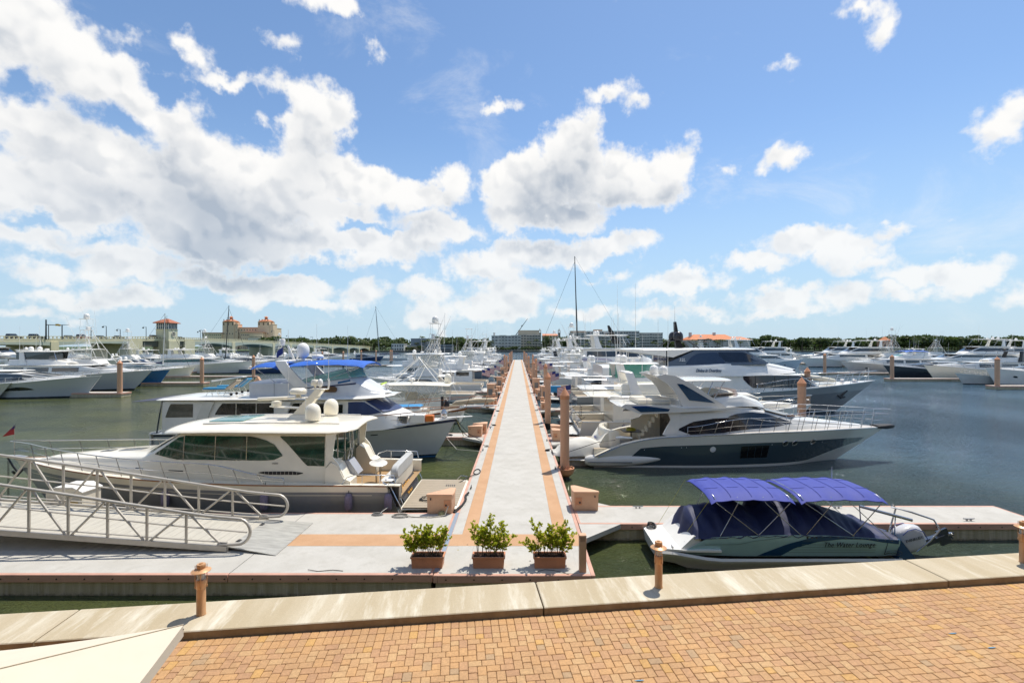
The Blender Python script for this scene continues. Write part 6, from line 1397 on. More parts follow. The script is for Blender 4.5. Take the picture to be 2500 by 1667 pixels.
def enclosed():
    r = boat('fishing_boat','white fishing boat with clear vinyl enclosure and lime green trim on its hardtop',(-5.2,44.6),-1,cat='fishing boat')
    h = Hull(13.2,4.4,[(0,1.25),(.4,1.35),(.7,1.7),(1,2.15)],rk=1.5,tm=.4,wlf=.85,flare=1.6); h.build(r,[(.05,.85,OFFW,'hull'),(.85,1,TEAKG,'sheer_band')],BOTTOMR,rub=STEEL); h.deck(r,CREAM,.3,.7,TEAKG)
    hs = House([(1.6,1.2,1.95,1.7,1.65),(6.2,1.3,2.0,1.65,1.55,.2),(7.6,1.4,2.1,1.4,1.2,.5),(10.5,1.7,2.1,.7,.5,.3)],r=.1); hs.build(r,CREAM,'cabin')
    m = MB(); m.slab([(.9,1.5,3.38,.05),(1.0,1.75,3.4,.13),(4,1.85,3.48,.16),(6.4,1.7,3.44,.15),(7.3,1.1,3.36,.08)],n=20,e=.45,droop=.06); m.build('hardtop',CREAM,r,50)
    for s in (1,-1):
        m = MB(); m.add([(1.2,s*1.65,1.95),(6.3,s*1.55,2.0),(7.6,s*1.25,2.1),(6.6,s*1.5,3.36),(1.2,s*1.7,3.32)],[(0,1,2,3,4)]); m.build('side_curtain',CLEAR,r,0)
        m = MB(); [m.tube([(a,s*1.64,1.95),(b,s*1.66,3.34)],.03,5) for a,b in ((1.3,1.3),(2.9,2.2),(2.9,3.9),(4.9,4.2),(4.9,6.0),(7.5,6.5))]; m.build('top_strut',OFFW,r,60)
    m = MB(); m.add([(7.7,1.2,2.12),(7.7,-1.2,2.12),(6.6,-1.4,3.36),(6.6,1.4,3.36)],[(0,1,2,3)]); m.build('windscreen',CLEAR,r,0)
    m = MB(); m.box(4.2,5.2,-.8,.2,.9,2.6,b=.1); m.box(3.2,3.8,-.9,.9,1.0,2.3,b=.1); m.build('helm_seat',mat('sand seat',(.55,.44,.28),.7),r,30)
    m = MB(); m.tube([(7.2,y,3.44) for y in (-.9,-.4,.2,.9)],.07,6); m.build('lime_board_bag',LIME,r,60)
    dome(r,1.3,-.2,3.5,.33,.85,CREAM); scanner(r,4.6,0,3.7,.3)
    for s in (1,-1): outrigger(r,4.4,s*1.5,3.45,6.2,math.pi+s*.5,R(58))
    m = MB(); [m.tube([(x0,s*y,3.5),(3.9+dx,s*.2,5.9)],.035,5) for x0,y,dx in ((6.6,1.5,-.1),(1.8,1.6,.1)) for s in (1,-1)]; m.build('a_frame',WHITE,r,60)
    h.rail(r,.5,.99,.6,6,r=.025)
enclosed()
r5 = yacht('sport','white sportfishing boat with a tall tower and dome left of the dock',0,0,-1,16,4.8,Yc=60.6,X=-5.4,x_is='stern',tow=1.9,seed=21,ants=1,ports=2,flg=None)
yacht('express','white cruiser with black window band and a covered tender on its roof',0,0,-1,17.5,4.8,Yc=71.5,X=-5.2,x_is='stern',seed=22,domes=0,flg='us')
yacht('trawler','slate blue hulled trawler yacht with varnished rails, bow towards the dock',0,0,1,20,5.4,Yc=87.6,X=-4.2,hull=mat('slate blue hull', (.13,.16,.20), .2, coat=.5),trim=VARN,seed=23,domes=1,boot=BLACK)
yacht('fly','white flybridge yacht with a striped ensign, third beyond the tall tower',0,0,-1,17,4.9,Yc=78.5,X=-4.9,x_is='stern',seed=24,flg='us')
k = 0
descs = {'fly':'white flybridge yacht','sport':'white sportfishing boat','express':'white hardtop cruiser','tri':'tall white three deck yacht','trawler':'trawler style yacht'}
styL = ['sport','fly','express','fly','fly','express','sport','fly','tri','express','fly','sport']
for i, yc in enumerate([94.5,103.5,110,119.5,126.5,136,143,153,161,172,184,197]):
    st = styL[i]; dd = 1 if i % 4 == 1 else -1
    yacht(st,'%s left of the dock, %s beyond the slate blue hull'%(descs[st],ordn[i]),0,0,dd,[16,18,16,17,19,15,17,18,24,16,18,17][i],Yc=yc,X=-4.6,x_is='bow' if dd > 0 else 'stern',seed=30+i,tow=2.4 if st == 'sport' and i < 8 else 0,flg='us' if i in (0,3,6) else None,detail=0,hull=[WHITE,LGREY,WHITE,WHITE,NAVYP][i%5],domes=i%3)
# --- right of the main dock
r2 = yacht('fly','white flybridge yacht with its name down the transom, directly behind the navy yacht',0,0,1,18.2,4.6,Yc=37.3,X=4.4,x_is='stern',seed=41,top=False,domes=0,ants=2,flg=None,boot=LGREY,house=CREAM)
text('ATTITUDE',.34,INK,r2,face_mat((.35,-.1,2.35),(0,.55,-1),(.5,-.5,-.2)),'yacht_name',ext=.01)
m = MB(); m.slab([(15.5,.6,2.7,.2),(16,1.2,2.75,.5),(17.6,.8,2.85,.55),(18.3,.3,2.8,.2)]) if 0 else None
m = MB(); m.slab([(11.2,.5,3.0,.15),(11.6,.85,3.05,.5),(13.2,.8,3.0,.6),(14.0,.3,2.85,.2)],n=12,e=.8); m.build('tender_cover',CANVW,r2,60)
r3 = yacht('fly','flybridge yacht with green vinyl enclosure and a large ensign at its stern',0,0,1,17,4.6,Yc=42.9,X=4.6,x_is='stern',seed=43,encl=TEALV,domes=2,ants=3,flg='us',hm=1.05)
yacht('fly','white yacht with ringed upper seating and a blue cart by its stern',0,0,1,19,5,Yc=60.2,X=5,x_is='stern',seed=44,flg='us',domes=2,canvas=None,top=False)
r5b = yacht('tri','tall white yacht with a very long hardtop beyond the grey hull',0,0,1,27,6.4,Yc=78.8,X=5.5,x_is='stern',seed=45,domes=2,ants=4,flg='us')
m = MB(); m.loft([[(x-w,-.3,z),(x+w,-.3,z),(x+w,.3,z),(x-w,.3,z)] for x,w,z in ((10.5,.7,7.3),(9.6,.35,9.2),(9.2,.12,10.2))], True, True); m.slab([(8.3,.8,8.9,.05),(8.5,1,8.9,.1),(10,1,8.9,.1),(10.2,.8,8.9,.05)]); m.build('mast', BLACK, r5b, 30)
yacht('fly','white flybridge yacht with a dark bimini beside the large hardtop yacht',0,0,1,18,5,Yc=65.8,X=5,x_is='stern',seed=46,flg='us',canvas=CANVN,top=False,domes=1)
styR = ['express','fly','sport','fly','tri','express','fly','fly','sport','tri','fly','express','fly','fly']
for i, yc in enumerate([72.5,88,95.5,103.5,113,121,129.5,137,145.5,154,164,172,181,191]):
    st = styR[i]; Lb = [17,19,18,20,27,17,20,19,19,30,20,17,19,18][i]
    yacht(st,'%s right of the dock, %s beyond the big grey yacht'%(descs[st],ordn[i+1]),0,0,1 if i%5 else -1,Lb,Yc=yc,X=(4.9 if i%5 else 4.9),x_is='stern' if i%5 else 'bow',seed=60+i,tow=2.6 if st == 'sport' else 0,flg='us' if i in (1,3,6) else None,detail=0 if i > 3 else 1,hull=[WHITE,WHITE,NAVYP,WHITE,LGREY][i%5],domes=1+i%2,topm=BLACK if i == 6 else None)
sailboat('very tall sloop with a black carbon mast standing above all boats',1403,626,1411,172,38,mat('carbon mast', (.02,.022,.024), .3),-1,hull=DARK)
# --- far right row, bows to the left
yacht('tri','pale blue white yacht with two glazed decks, bow right, behind the grey bow',1962,905,1,27,6.4,hull=mat('pale blue hull',(.5,.56,.62),.25,coat=.4),seed=81,ports=3,domes=2)
yacht('tri','low white superyacht with long black windows above the distant finger',1950,897,-1,34,7,seed=82,domes=1)
yacht('fly','silver yacht with royal blue canvas roof and square bow window, far right row',2052,915,-1,25,6,hull=LGREY,seed=83,canvas=CANVB,top=False,glass=GLASS,domes=0,ports=2)
yacht('express','charcoal hulled cruiser in the far right row',2156,922,-1,20,5,hull=DARK,seed=84,domes=0,house=mat('grey house',(.4,.42,.44),.3,coat=.4))
yacht('fly','long cream hulled yacht with blue black windscreen, far right row',2255,931,-1,24,5.6,hull=CREAM,seed=85,domes=1,topm=BLACK)
yacht('console','open boat with black T top and chain at its bow, far right',2333,940,-1,15,4.4,hull=LGREY,seed=86,topm=BLACK,cat='motor boat')
yacht('express','white cruiser with tall white foredeck cut by the right edge',2405,943,-1,20,5.2,seed=87,ports=2,domes=0,hm=1.15)
yacht('tri','tallest white yacht of the far right row with stacked decks and a mast arch',2235,903,-1,32,7.4,seed=88,hm=1.1,domes=2,ants=3)
yacht('sport','white sportfishing boat with a wide tower in the far right row',2060,899,-1,22,5.8,tow=3.4,seed=89)
yacht('tri','white yacht with a thick radar mast left of the wide tower',1935,888,-1,30,7,seed=90,domes=2)
for i, (px, wy, st, Lb) in enumerate(((1700,887,'fly',20),(1770,890,'tri',26),(1840,884,'fly',20),(2120,892,'fly',24),(2330,900,'tri',26),(2420,905,'fly',22),(2480,912,'fly',22),(2000,884,'express',20),(1640,884,'sport',18),(2200,888,'sport',20))):
    yacht(st,'distant %s, far right, %s'%(descs[st],['below the orange roof','right of the orange roof','left of the round canopy tree','behind the royal blue canvas','behind the tallest yacht','behind the black T top','at the right picture edge','behind the wide tower','left of the orange roof','below the pale green trees'][i]),px,wy,-1,Lb,seed=100+i,detail=0,tow=2.6 if st == 'sport' else 0,domes=i%3,flg='red' if i == 5 else None)

# ================================================================ far shore
YS = 522
LAND = mat('far lawn', (.06,.10,.03), .95, var=.4, vscale=.02)
m = MB(); m.add([(-3000,YS+1.5,1.32),(3000,YS+1.5,1.32),(3000,4000,1.32),(-3000,4000,1.32)], [(0,1,2,3)]); m.add([(-3000,YS+1.5,-3),(3000,YS+1.5,-3),(3000,YS+1.5,1.32),(-3000,YS+1.5,1.32)], [(0,1,2,3)]); struct('far_shore', m, LAND)
m = MB(); m.box(-2500,2500,YS,YS+1.4,-2,1.5); tag(m.build('shore_wall', mat('dark shore wall', (.13,.12,.10), .9, var=.4, vscale=.2), None, 0), 'low dark sea wall along the whole far shore', 'wall')
FOLS = [mat('foliage %d' % i, c, .7, var=.5, vscale=.5) for i, c in enumerate(((.10,.145,.055),(.14,.18,.055),(.085,.12,.06),(.18,.21,.06)))]  # leaf greens paled and greyed, distance haze mixed into the colour
for f_ in FOLS:
    b_ = f_.node_tree.nodes['Principled BSDF']; b_.inputs['Transmission Weight'].default_value = 0
BARK = mat('bark', (.16,.12,.085), .9, var=.3)
def crown_mb(rx, rz, n, sz, seed, flat=.55, hollow=.35):
    q = random.Random(seed); m = MB(); lobes = [(q.uniform(-.55,.55)*rx, q.uniform(-.55,.55)*rx, q.uniform(-.25,.5)*rz, q.uniform(.4,.7)) for _ in range(9)]
    for i in range(n):
        lx, ly, lz, lr = lobes[q.randrange(9)]; d = Vector((q.gauss(0,1),q.gauss(0,1),q.gauss(0,1))).normalized()*q.uniform(.55,1)**.5*lr
        c = Vector((lx+d.x*rx*.75, ly+d.y*rx*.75, lz+d.z*rz*.75)); 
        if c.z < -rz*flat: c.z = -rz*flat+q.uniform(0,.1)*rz
        u = Vector((q.gauss(0,1),q.gauss(0,1),q.gauss(0,.7))).normalized()*sz*q.uniform(.6,1.3); v = u.cross(Vector((q.gauss(0,1),q.gauss(0,1),q.gauss(0,1)))).normalized()*sz*q.uniform(.4,.9)
        m.add([c-u, c+v*.8, c+u, c-v], [(0,1,2,3)], q.choice((0,0,1)))
    return m
def tree(name, label, group, rx, rz, th, seed, fi, n=520):
    t = thing(name, label, 'tree', (0,0,0), 0, group)
    m = crown_mb(rx, rz, n, rx*.13, seed); m.xf(Matrix.Translation((0,0,th+rz*.45))); m.build('crown', [FOLS[fi], FOLS[(fi+1)%4]], t, 0)
    m = MB(); m.tube([(0,0,0),(.1,0,th*.6),(0,.1,th+rz*.3)], [.45,.32,.15], 6)
    for a in range(5): m.tube([(0,0,th*.7),(rx*.4*math.cos(a*1.3),rx*.4*math.sin(a*1.3),th+rz*.35)], [.2,.06], 4)
    m.build('trunk', BARK, t, 0); return t
GT = 'broadleaf trees of the far shore'
protos = [tree('broadleaf_tree','dark green broadleaf tree in the belt of trees along the far shore',GT,6+1.2*i,4.2+.5*(i%3),4.5,50+i,i%3) for i in range(5)]
def palm(seed, h):
    q = random.Random(seed); t = thing('palm_tree', 'tall thin palm in the belt of trees along the far shore', 'palm', (0,0,0), 0, 'palms of the far shore')
    m = MB(); m.tube([(0,0,0),(.3,0,h*.5),(.2,.2,h)], [.28,.2,.16], 6); m.build('trunk', BARK, t, 0); m = MB()
    for k in range(22):
        a = k*2.4; e = q.uniform(-.3,1.1); L_ = q.uniform(2.6,3.6); pts = []
        for j in range(6): f = j/5; rr = L_*f; pts.append(Vector((.2+rr*math.cos(a)*math.cos(e*.6), .2+rr*math.sin(a)*math.cos(e*.6), h+rr*math.sin(e)*.7-1.9*f*f)))
        sd_ = Vector((-math.sin(a), math.cos(a), 0))
        rows = [[p-sd_*.55*math.sin(math.pi*min(1,.15+j/5)) - Vector((0,0,.25)) for j, p in enumerate(pts)], pts, [p+sd_*.55*math.sin(math.pi*min(1,.15+j/5)) - Vector((0,0,.25)) for j, p in enumerate(pts)]]
        m.grid(rows)
    m.build('crown', FOLS[k%2], t, 0); return t
pp = [palm(i, 9+1.5*i) for i in range(3)]
q = random.Random(99); used = set()
ZN = [(760,'on the far shore behind the twin towered hotel bridge end'),(880,'on the far shore above the bridge arches'),(960,'on the far shore left of the white villa'),(1050,'on the far shore around the grey modern hall'),(1130,'on the far shore behind the low glass building'),(1200,'on the far shore left of the white apartments'),(1330,'on the far shore around the white apartment blocks'),(1400,'on the far shore by the twin belfry building'),(1500,'on the far shore left half of the long apartment block'),(1630,'on the far shore right half of the long apartment block'),(1840,'on the far shore around the orange roofed mansion'),(1950,'on the far shore right of the mansion'),(2060,'on the far shore behind the radar masts'),(2160,'on the far shore left of the pink pavilion'),(2300,'on the far shore right of the pink pavilion'),(2420,'on the far shore behind the stacked deck yacht'),(9999,'on the far shore by the right picture edge')]
def interp_zone(px): return next(z for a, z in ZN if px < a)
def put(o, key, x, y, s, rz, z=1.32, label=None):
    zone = interp_zone(x/y*F+CX)
    label = ('dark green broadleaf tree ' if key[0] == 't' else 'tall thin palm ')+zone
    if key not in used: used.add(key); c = o; c.location = (x,y,z); c.rotation_euler = (0,0,rz)
    else: c = dup(o, (x,y,z), rz)
    c.scale = (s,s,s*q.uniform(.9,1.12))
    if label: c['label'] = label; 
    return c
gaps = [(1195,1335),(1395,1500),(985,1040)]
n_t = 0
for i in range(235):
    px = 640+i*8.2+q.uniform(-5,5); row = i % 2; Y = 560+row*35+q.uniform(0,30)
    if px < 900 and row == 0: Y += 30
    blocked = any(a < px < b for a, b in gaps)
    s = q.uniform(.95,1.5)
    if 1040 < px < 1190: s *= 1.05
    if px > 2080: s *= 1.1
    if blocked: Y = YS+9+q.uniform(0,10); s *= .36
    if px > 1680 and px < 1830: Y = YS+10; s *= .3
    put(protos[i%5], ('t',i%5), (px-CX)*Y/F, Y, s, q.uniform(0,6)); n_t += 1
for i in range(95):
    px = q.choice((q.uniform(880,1080), q.uniform(950,1200), q.uniform(1290,1640), q.uniform(1830,2500), q.uniform(1690,1830))); Y = YS+q.uniform(8,26); k = q.randrange(3); put(pp[k], ('p',k), (px-CX)*Y/F, Y, q.uniform(.8,1.25), q.uniform(0,6))
for px, py, k in ((857,815,2),(877,820,1),(887,824,0)): Y = 560; put(pp[k], ('p',k), (px-CX)*Y/F, Y, 1.25, px)
# round canopy trees that stand out on the right
for i, (px, w_, top, txt, fi) in enumerate(((1885,34,812,'broad round canopy tree left of the white radar mast',0),(1960,26,820,'round dark tree right of the broad canopy tree',2),(2075,30,822,'low wide tree behind the wide fishing tower',0),(2230,34,813,'feathery grey green tree above the far right yachts',2),(2290,40,812,'bright green dome shaped tree left of the stacked deck yacht',3),(2345,24,822,'small bright tree right of the bright dome tree',1),(2470,44,815,'large dark tree at the right edge of the picture',2),(2400,34,820,'dark spreading tree near the right edge',2),(2180,22,826,'rounded green tree in front of the pink pavilion',1),(2005,20,824,'dark dome tree behind the black mast',2))):
    Y = 545; rx = w_*Y/F; zt = EH+(CY-top)*Y/F; t = tree('canopy_tree', txt, None, rx, rx*.45, max(2, zt-rx*.75-1.3), 200+i, fi, 1500); t.location = ((px-CX)*Y/F, Y, 1.32)
m = MB(); q2 = random.Random(5)
for i in range(9000):
    X = q2.uniform(-260, 640); Y = 640+q2.uniform(0,14); hgt = 10+3.0*math.sin(X*.03)+2*math.sin(X*.11+1)+q2.uniform(0,3); z = q2.uniform(1,hgt)
    u = Vector((q2.gauss(0,1),q2.gauss(0,1),q2.gauss(0,1))).normalized()*1.3; v = u.cross(Vector((q2.gauss(0,1),q2.gauss(0,1),q2.gauss(0,1)))).normalized()*1.1; c = Vector((X,Y,z)); m.add([c-u,c+v,c+u,c-v],[(0,1,2,3)])
w_ = m.build('distant_wood', FOLS[2], None, 0); tag(w_, 'continuous dark wood behind the far shore buildings', 'wood', kind='stuff')

# ---------------------------------------------------------------- buildings
WINM = mat('far window glass', (.06,.075,.09), .15)
def windows(m_shared, par, cells, nm='window'):
    for (x, y, z, sx, sz) in cells:
        key = (round(sx,2), round(sz,2))
        if key not in m_shared: m_shared[key] = MB().box(-sx/2,sx/2,-.12,.12,-sz/2,sz/2).mesh(nm, WINM, 0)
        o = bpy.data.objects.new(nm, m_shared[key]); COL.objects.link(o); o.parent = par; o.location = (x,y,z)
WS = {}
def block(par, x0, x1, y0, y1, z0, z1, mt, cols=0, rows=0, ww=1.4, wh=1.5, nm='wall', para=True, zoff=0, face=-1):
    m = MB(); m.box(x0,x1,y0,y1,z0,z1); m.build(nm, mt, par, 0)
    if para: m = MB(); m.box(x0-.3,x1+.3,y0-.3,y1+.3,z1,z1+.5); m.build('parapet', mt, par, 0)
    if cols: windows(WS, par, [(lerp(x0,x1,(i+.5)/cols), y0-.02, lerp(z0,z1,(j+.5)/rows)+zoff, ww, wh) for i in range(cols) for j in range(rows)])
def wpx(px, Y): return (px-CX)*Y/F
def zpx(py, Y): return EH+(CY-py)*Y/F
# bridge
BC = mat('bridge cream concrete', (.66,.61,.40), .8, var=.15, vscale=.3); BG = mat('bridge grey green girder', (.42,.46,.37), .7, var=.12, vscale=.2); BD = mat('bridge underside', (.12,.12,.09), .9)
BX = -168.0
def bz(y): return interp([(60,8.6),(160,9.2),(230,10.3),(300,9.9),(380,8.6),(450,7.3),(530,6.0),(560,5.0)], y)
br = thing('road_bridge', 'long low cream bridge with arched spans crossing the water on the left', 'bridge', (BX,100,0))
ys = arange(60,560,50); m = MB(); rings = []
for y in ys: z = bz(y); rings.append([(0,y-100,z-1.1),(0,y-100,z-.2),(-16,y-100,z-.2),(-16,y-100,z-1.1)])
m.loft(rings, True, True); m.build('deck', BC, br, 0)
m = MB()
for a, b in zip(ys, ys[1:]):
    za, zb = bz(a), bz(b)
    for x in (.05,-15.7): m.add([(x,a-100,za-.2),(x,b-100,zb-.2),(x,b-100,zb+.05),(x,a-100,za+.05),(x-.3,a-100,za-.2),(x-.3,b-100,zb-.2),(x-.3,b-100,zb+.05),(x-.3,a-100,za+.05)],[(0,3,2,1),(4,5,6,7),(3,7,6,2)]); m.add([(x,a-100,za+.75),(x,b-100,zb+.75),(x,b-100,zb+.95),(x,a-100,za+.95),(x-.3,a-100,za+.75),(x-.3,b-100,zb+.75),(x-.3,b-100,zb+.95),(x-.3,a-100,za+.95)],[(0,3,2,1),(4,5,6,7),(3,7,6,2),(0,1,5,4)])
m.build('parapet', BC, br, 0)
m = MB()
for k in range(330): y = 62+k*1.5; z = bz(y); m.box(-.2,.0,y-100,y-100+.35,z+.05,z+.75)
bl = m.build('baluster_row', BC, br, 0); bl['kind'] = 'stuff'
piers = [95,135,175,212,247,285,332,357,398,437,479,511,545]
for y in piers:
    z = bz(y)-1.1; w = 3.0 if y not in (212,247) else 7.5
    m = MB(); m.box(-16,.35,y-100-w/2,y-100+w/2,-2,z+.6 if w > 4 else z); m.build('pier', BC, br, 0)
for a, b in zip(piers, piers[1:]):
    if (a, b) == (212,247): continue
    m = MB(); n = 10; dy = (b-a)*.02; low = []; top = []
    for i in range(n+1): f = i/n; y = lerp(a+1.5,b-1.5,f); top.append((.12,y-100,bz(y)-1.1)); low.append((.12,y-100,bz(y)-1.9-1.6*(2*f-1)**2*(1 if a > 240 else .35)))
    m.grid([low, top]); m.grid([[(-15.8,p[1],p[2]) for p in top],[(-15.8,p[1],p[2]) for p in low]]); m.grid([[(-15.8,p[1],p[2]) for p in low], low]); m.build('girder', BG, br, 0)
m = MB(); m.box(-15,-.5,212-100,247-100,6.4,bz(230)-1.1); m.build('lift_span', BD, br, 0)
# bridge tender's tower
TY = 230; tx0, tx1 = wpx(381,TY), wpx(434,TY)
tw = thing('bridge_tower', 'cream bridge tower with glazed lookout and red tiled hip roof', 'tower', ((tx0+tx1)/2, TY, 0)); hw = 3.0
def tz(py): return zpx(py,TY-4)
m = MB(); m.box(-hw-.6,hw+.6,-3.6,3.6,-2,tz(832)); m.build('base', BC, tw, 0)
m = MB(); m.box(-hw,hw,-3,3,tz(832),tz(804)); m.build('wall', mat('tower cream', (.66,.63,.44), .8, var=.1), tw, 0)
m = MB(); m.box(-hw-.25,hw+.25,-3.25,3.25,tz(804),tz(803)); m.box(-hw-.4,hw+.4,-3.4,3.4,tz(788.5),tz(787.5)); m.build('cornice', BC, tw, 0)
m = MB(); m.box(-hw+.25,hw-.25,-2.75,2.75,tz(803),tz(788.5)); m.build('lookout_glass', mat('lookout glass', (.05,.09,.11), .08), tw, 0)
for k in range(7):
    m = MB(); x = lerp(-hw+.2,hw-.2,k/6); m.box(x-.1,x+.1,-2.95,-2.7,tz(803),tz(788.5)); m.build('mullion', OFFW, tw, 0); m = MB(); m.box(2.7,2.95,x-.1,x+.1,tz(803),tz(788.5)); m.build('mullion', OFFW, tw, 0)
m = MB(); m.box(-hw+.2,hw-.2,-2.9,-2.74,tz(796),tz(795.4)); m.build('transom_bar', OFFW, tw, 0)
m = MB(); z0, z1 = tz(787.4), tz(777); e = hw+.9; m.add([(-e,-e,z0),(e,-e,z0),(e,e,z0),(-e,e,z0),(-.8,0,z1),(.8,0,z1),(-e,-e,z0-.25),(e,-e,z0-.25),(e,e,z0-.25),(-e,e,z0-.25)],[(0,1,5,4),(1,2,5),(2,3,4,5),(3,0,4),(0,6,7,1),(1,7,8,2),(2,8,9,3),(3,9,6,0),(9,8,7,6)]); TILE = mat('red roof tile', (.42,.13,.06), .7, var=.25, vscale=1.5); ro = m.build('roof', TILE, tw, 0)
m = MB()
for k in range(20): x = lerp(-e,e,(k+.5)/20); m.tube([(x,-e,z0+.06),(lerp(x,x*.1,.92),-e*.08,lerp(z0,z1,.92)+.06)], .09, 4)
m.build('tile_ridge_row', TILE, ro, 0)['kind'] = 'stuff'
m = MB(); m.tube([(0,0,z1),(0,0,z1+1.6)], .06, 5); m.build('finial', BLACK, tw, 0)
cx_ = 0; cz_ = tz(815.5); m = MB()
for rr in (1.15,): m.tube([(3.1,cx_+rr*math.cos(a),cz_+rr*math.sin(a)) for a in [k*math.pi/12 for k in range(24)]], .2, 6, closed=True)
m.tube([(3.1,-1.1,cz_),(3.1,1.1,cz_)], .12, 5); m.tube([(3.1,0,cz_-1.1),(3.1,0,cz_+1.1)], .12, 5); m.build('medallion', mat('pale stone', (.6,.58,.48), .8), tw, 40)
m = MB(); m.lathe([(1.1,2.9),(1.1,3.06),(.02,3.06)], (0,0,cz_), 20, axis='x'); m.build('medallion_recess', mat('dark recess', (.12,.11,.08), .9), tw, 0)
# street lamps, signal gantry and cars on the bridge
LP = mat('dark green lamp paint', (.025,.035,.04), .5)
def lamp(px, top, label, flip=1):
    Y = 168*F/(CX-px)*1.0 if px < 1000 else 500; x = BX+.4; Yp = (BX+.4)*F/(px-CX); z0 = bz(Yp); z1 = zpx(top, Yp); t = thing('street_lamp', label, 'street lamp', (x-.6,Yp,z0-.2), 0, 'street lamps on the bridge'); H = z1-z0+.2
    m = MB(); m.lathe([(.32,0),(.3,.5),(.14,.7),(.11,H)], (0,0,0), 8); m.build('post', LP, t, 40)
    m = MB(); m.tube([(0,0,H-.4),(-flip*.5,0,H+.1),(-flip*1.2,0,H+.15),(-flip*1.35,0,H-.1)], .06, 5); m.lathe([(.05,.1),(.35,-.05),(.38,-.4),(.1,-.55)], (-flip*1.35,0,H-.15), 8); m.build('lamp_head', LP, t, 40)
for i, (px, top) in enumerate(((263,796),(297,804),(360,798),(436,808),(492,809),(497,806),(226,800),(671,806),(706,819),(738,820),(765,822),(790,824),(811,825),(832,827))):
    lamp(px, top, 'dark bridge lamp with a drooping head, %s from the left'%ordn[[1,2,3,4,5,6,0,7,8,9,10,11,12,13][i]])
gy = 168*F/(CX-111); z0 = bz(gy); t = thing('signal_gantry', 'dark traffic signal mast with a yellow light box on its arm', 'traffic signal', (BX+.2,gy,z0-.2)); s_ = gy/F
m = MB(); m.lathe([(.25,0),(.2,7.0)], (0,0,0), 8); m.build('post', LP, t, 40); m = MB(); m.tube([(0,0,5.2),(4.5,0,5.0),(8.3,0,5.2)], [.15,.12,.07], 6); m.tube([(.9,0,0),(.9,0,5)], .12, 6); m.tube([(5.7,0,0),(5.7,0,5.2)], .16, 6); m.build('arm', LP, t, 40)
m = MB(); m.box(3.6,4.6,-.3,.0,4.8,5.45); m.box(4.65,5.2,-.3,0,4.7,5.3); m.build('signal_box', mat('signal yellow', (.55,.33,.03), .5), t, 0)
def car(px, label, colr, suv):
    Yp = (BX-2.2)*F/(px-CX); t = thing('parked_car' if 0 else 'car', label, 'car', (BX-2.2,Yp,bz(Yp)-.15), R(90), 'cars crossing the bridge'); h = 1.0 if suv else .85; H = 1.85 if suv else 1.45
    m = MB(); m.loft([[(x,-w,.35),(x,w,.35),(x,w*1.0,zz),(x,-w,zz)] for x,w,zz in ((-2.3,.8,.7),(-2.2,.92,h),(1.2,.92,h),(2.1,.88,h*.85),(2.35,.78,.55))], True, True); m.build('body', colr, t, 30)
    m = MB(); m.loft([[(-1.9,-.8,h),(1.0,-.8,h),(1.0,.8,h),(-1.9,.8,h)],[(-1.6,-.68,H-.08),(.3,-.68,H-.08),(.3,.68,H-.08),(-1.6,.68,H-.08)]], True, True); m.build('window_band', GLASS, t, 20)
    m = MB(); m.box(-1.62,.32,-.7,.7,H-.08,H); m.build('roof', colr, t, 0)
    for x in (-1.4,1.45):
        for y in (-.85,.85): m = MB(); m.lathe([(.05,-.1),(.34,-.1),(.34,.1),(.05,.1)], (x,y,.34), 12, axis='y'); m.build('wheel', RUB, t, 40)
CB = mat('car black paint', (.02,.02,.022), .15, coat=1); CW = mat('car white paint', (.6,.6,.6), .2, coat=1); CR = mat('car red paint', (.3,.03,.02), .2, coat=1); CG = mat('car grey paint', (.12,.13,.14), .2, coat=1)
for px, lab, c, su in ((32,'black off road vehicle on the bridge, leftmost',CB,1),(86,'dark pickup on the bridge left of the signal mast',CB,1),(170,'dark grey car under the signal arm on the bridge',CG,0),(200,'red and white car on the bridge behind the radar tower',CR,1),(247,'grey car between the first two lamps on the bridge',CG,0),(290,'black car on the bridge left of the tower',CB,0),(375,'dark car beside the bridge tower, left',CG,1),(440,'dark car just right of the bridge tower',CB,0)): car(px, lab, c, su)

# twin towered hotel
HY = 760; HC = mat('hotel ochre wall', (.74,.58,.40), .85, var=.1, vscale=.05); HL = mat('hotel cream wall', (.74,.63,.42), .85); HR = mat('hotel orange tile', (.55,.22,.11), .8)
hx = wpx(600,HY); ho = thing('twin_tower_hotel', 'ochre hotel with two ornate roofed towers beyond the bridge', 'hotel', (hx,HY,0))
X_ = lambda px: wpx(px,HY)-hx; Z_ = lambda py: zpx(py,HY)
block(ho, X_(546),X_(668),0,25,1,Z_(801),HC,18,6,1.3,1.9)
block(ho, X_(500),X_(546),-6,18,1,Z_(814),HL,10,5,1.2,1.8); block(ho, X_(599),X_(650),-12,0-.5,1,Z_(813),HC,12,4,1.2,1.8); block(ho, X_(621),X_(652),-14,-12.3,1,Z_(818),HL,10,4,1.1,1.7)
m = MB(); m.box(X_(499),X_(548),-7,19,Z_(813),Z_(812)); m.box(X_(598),X_(653),-13,0,Z_(812.4),Z_(811.4)); m.box(X_(560),X_(636),-.6,26,Z_(800),Z_(799)); m.build('roof', HR, ho, 0)
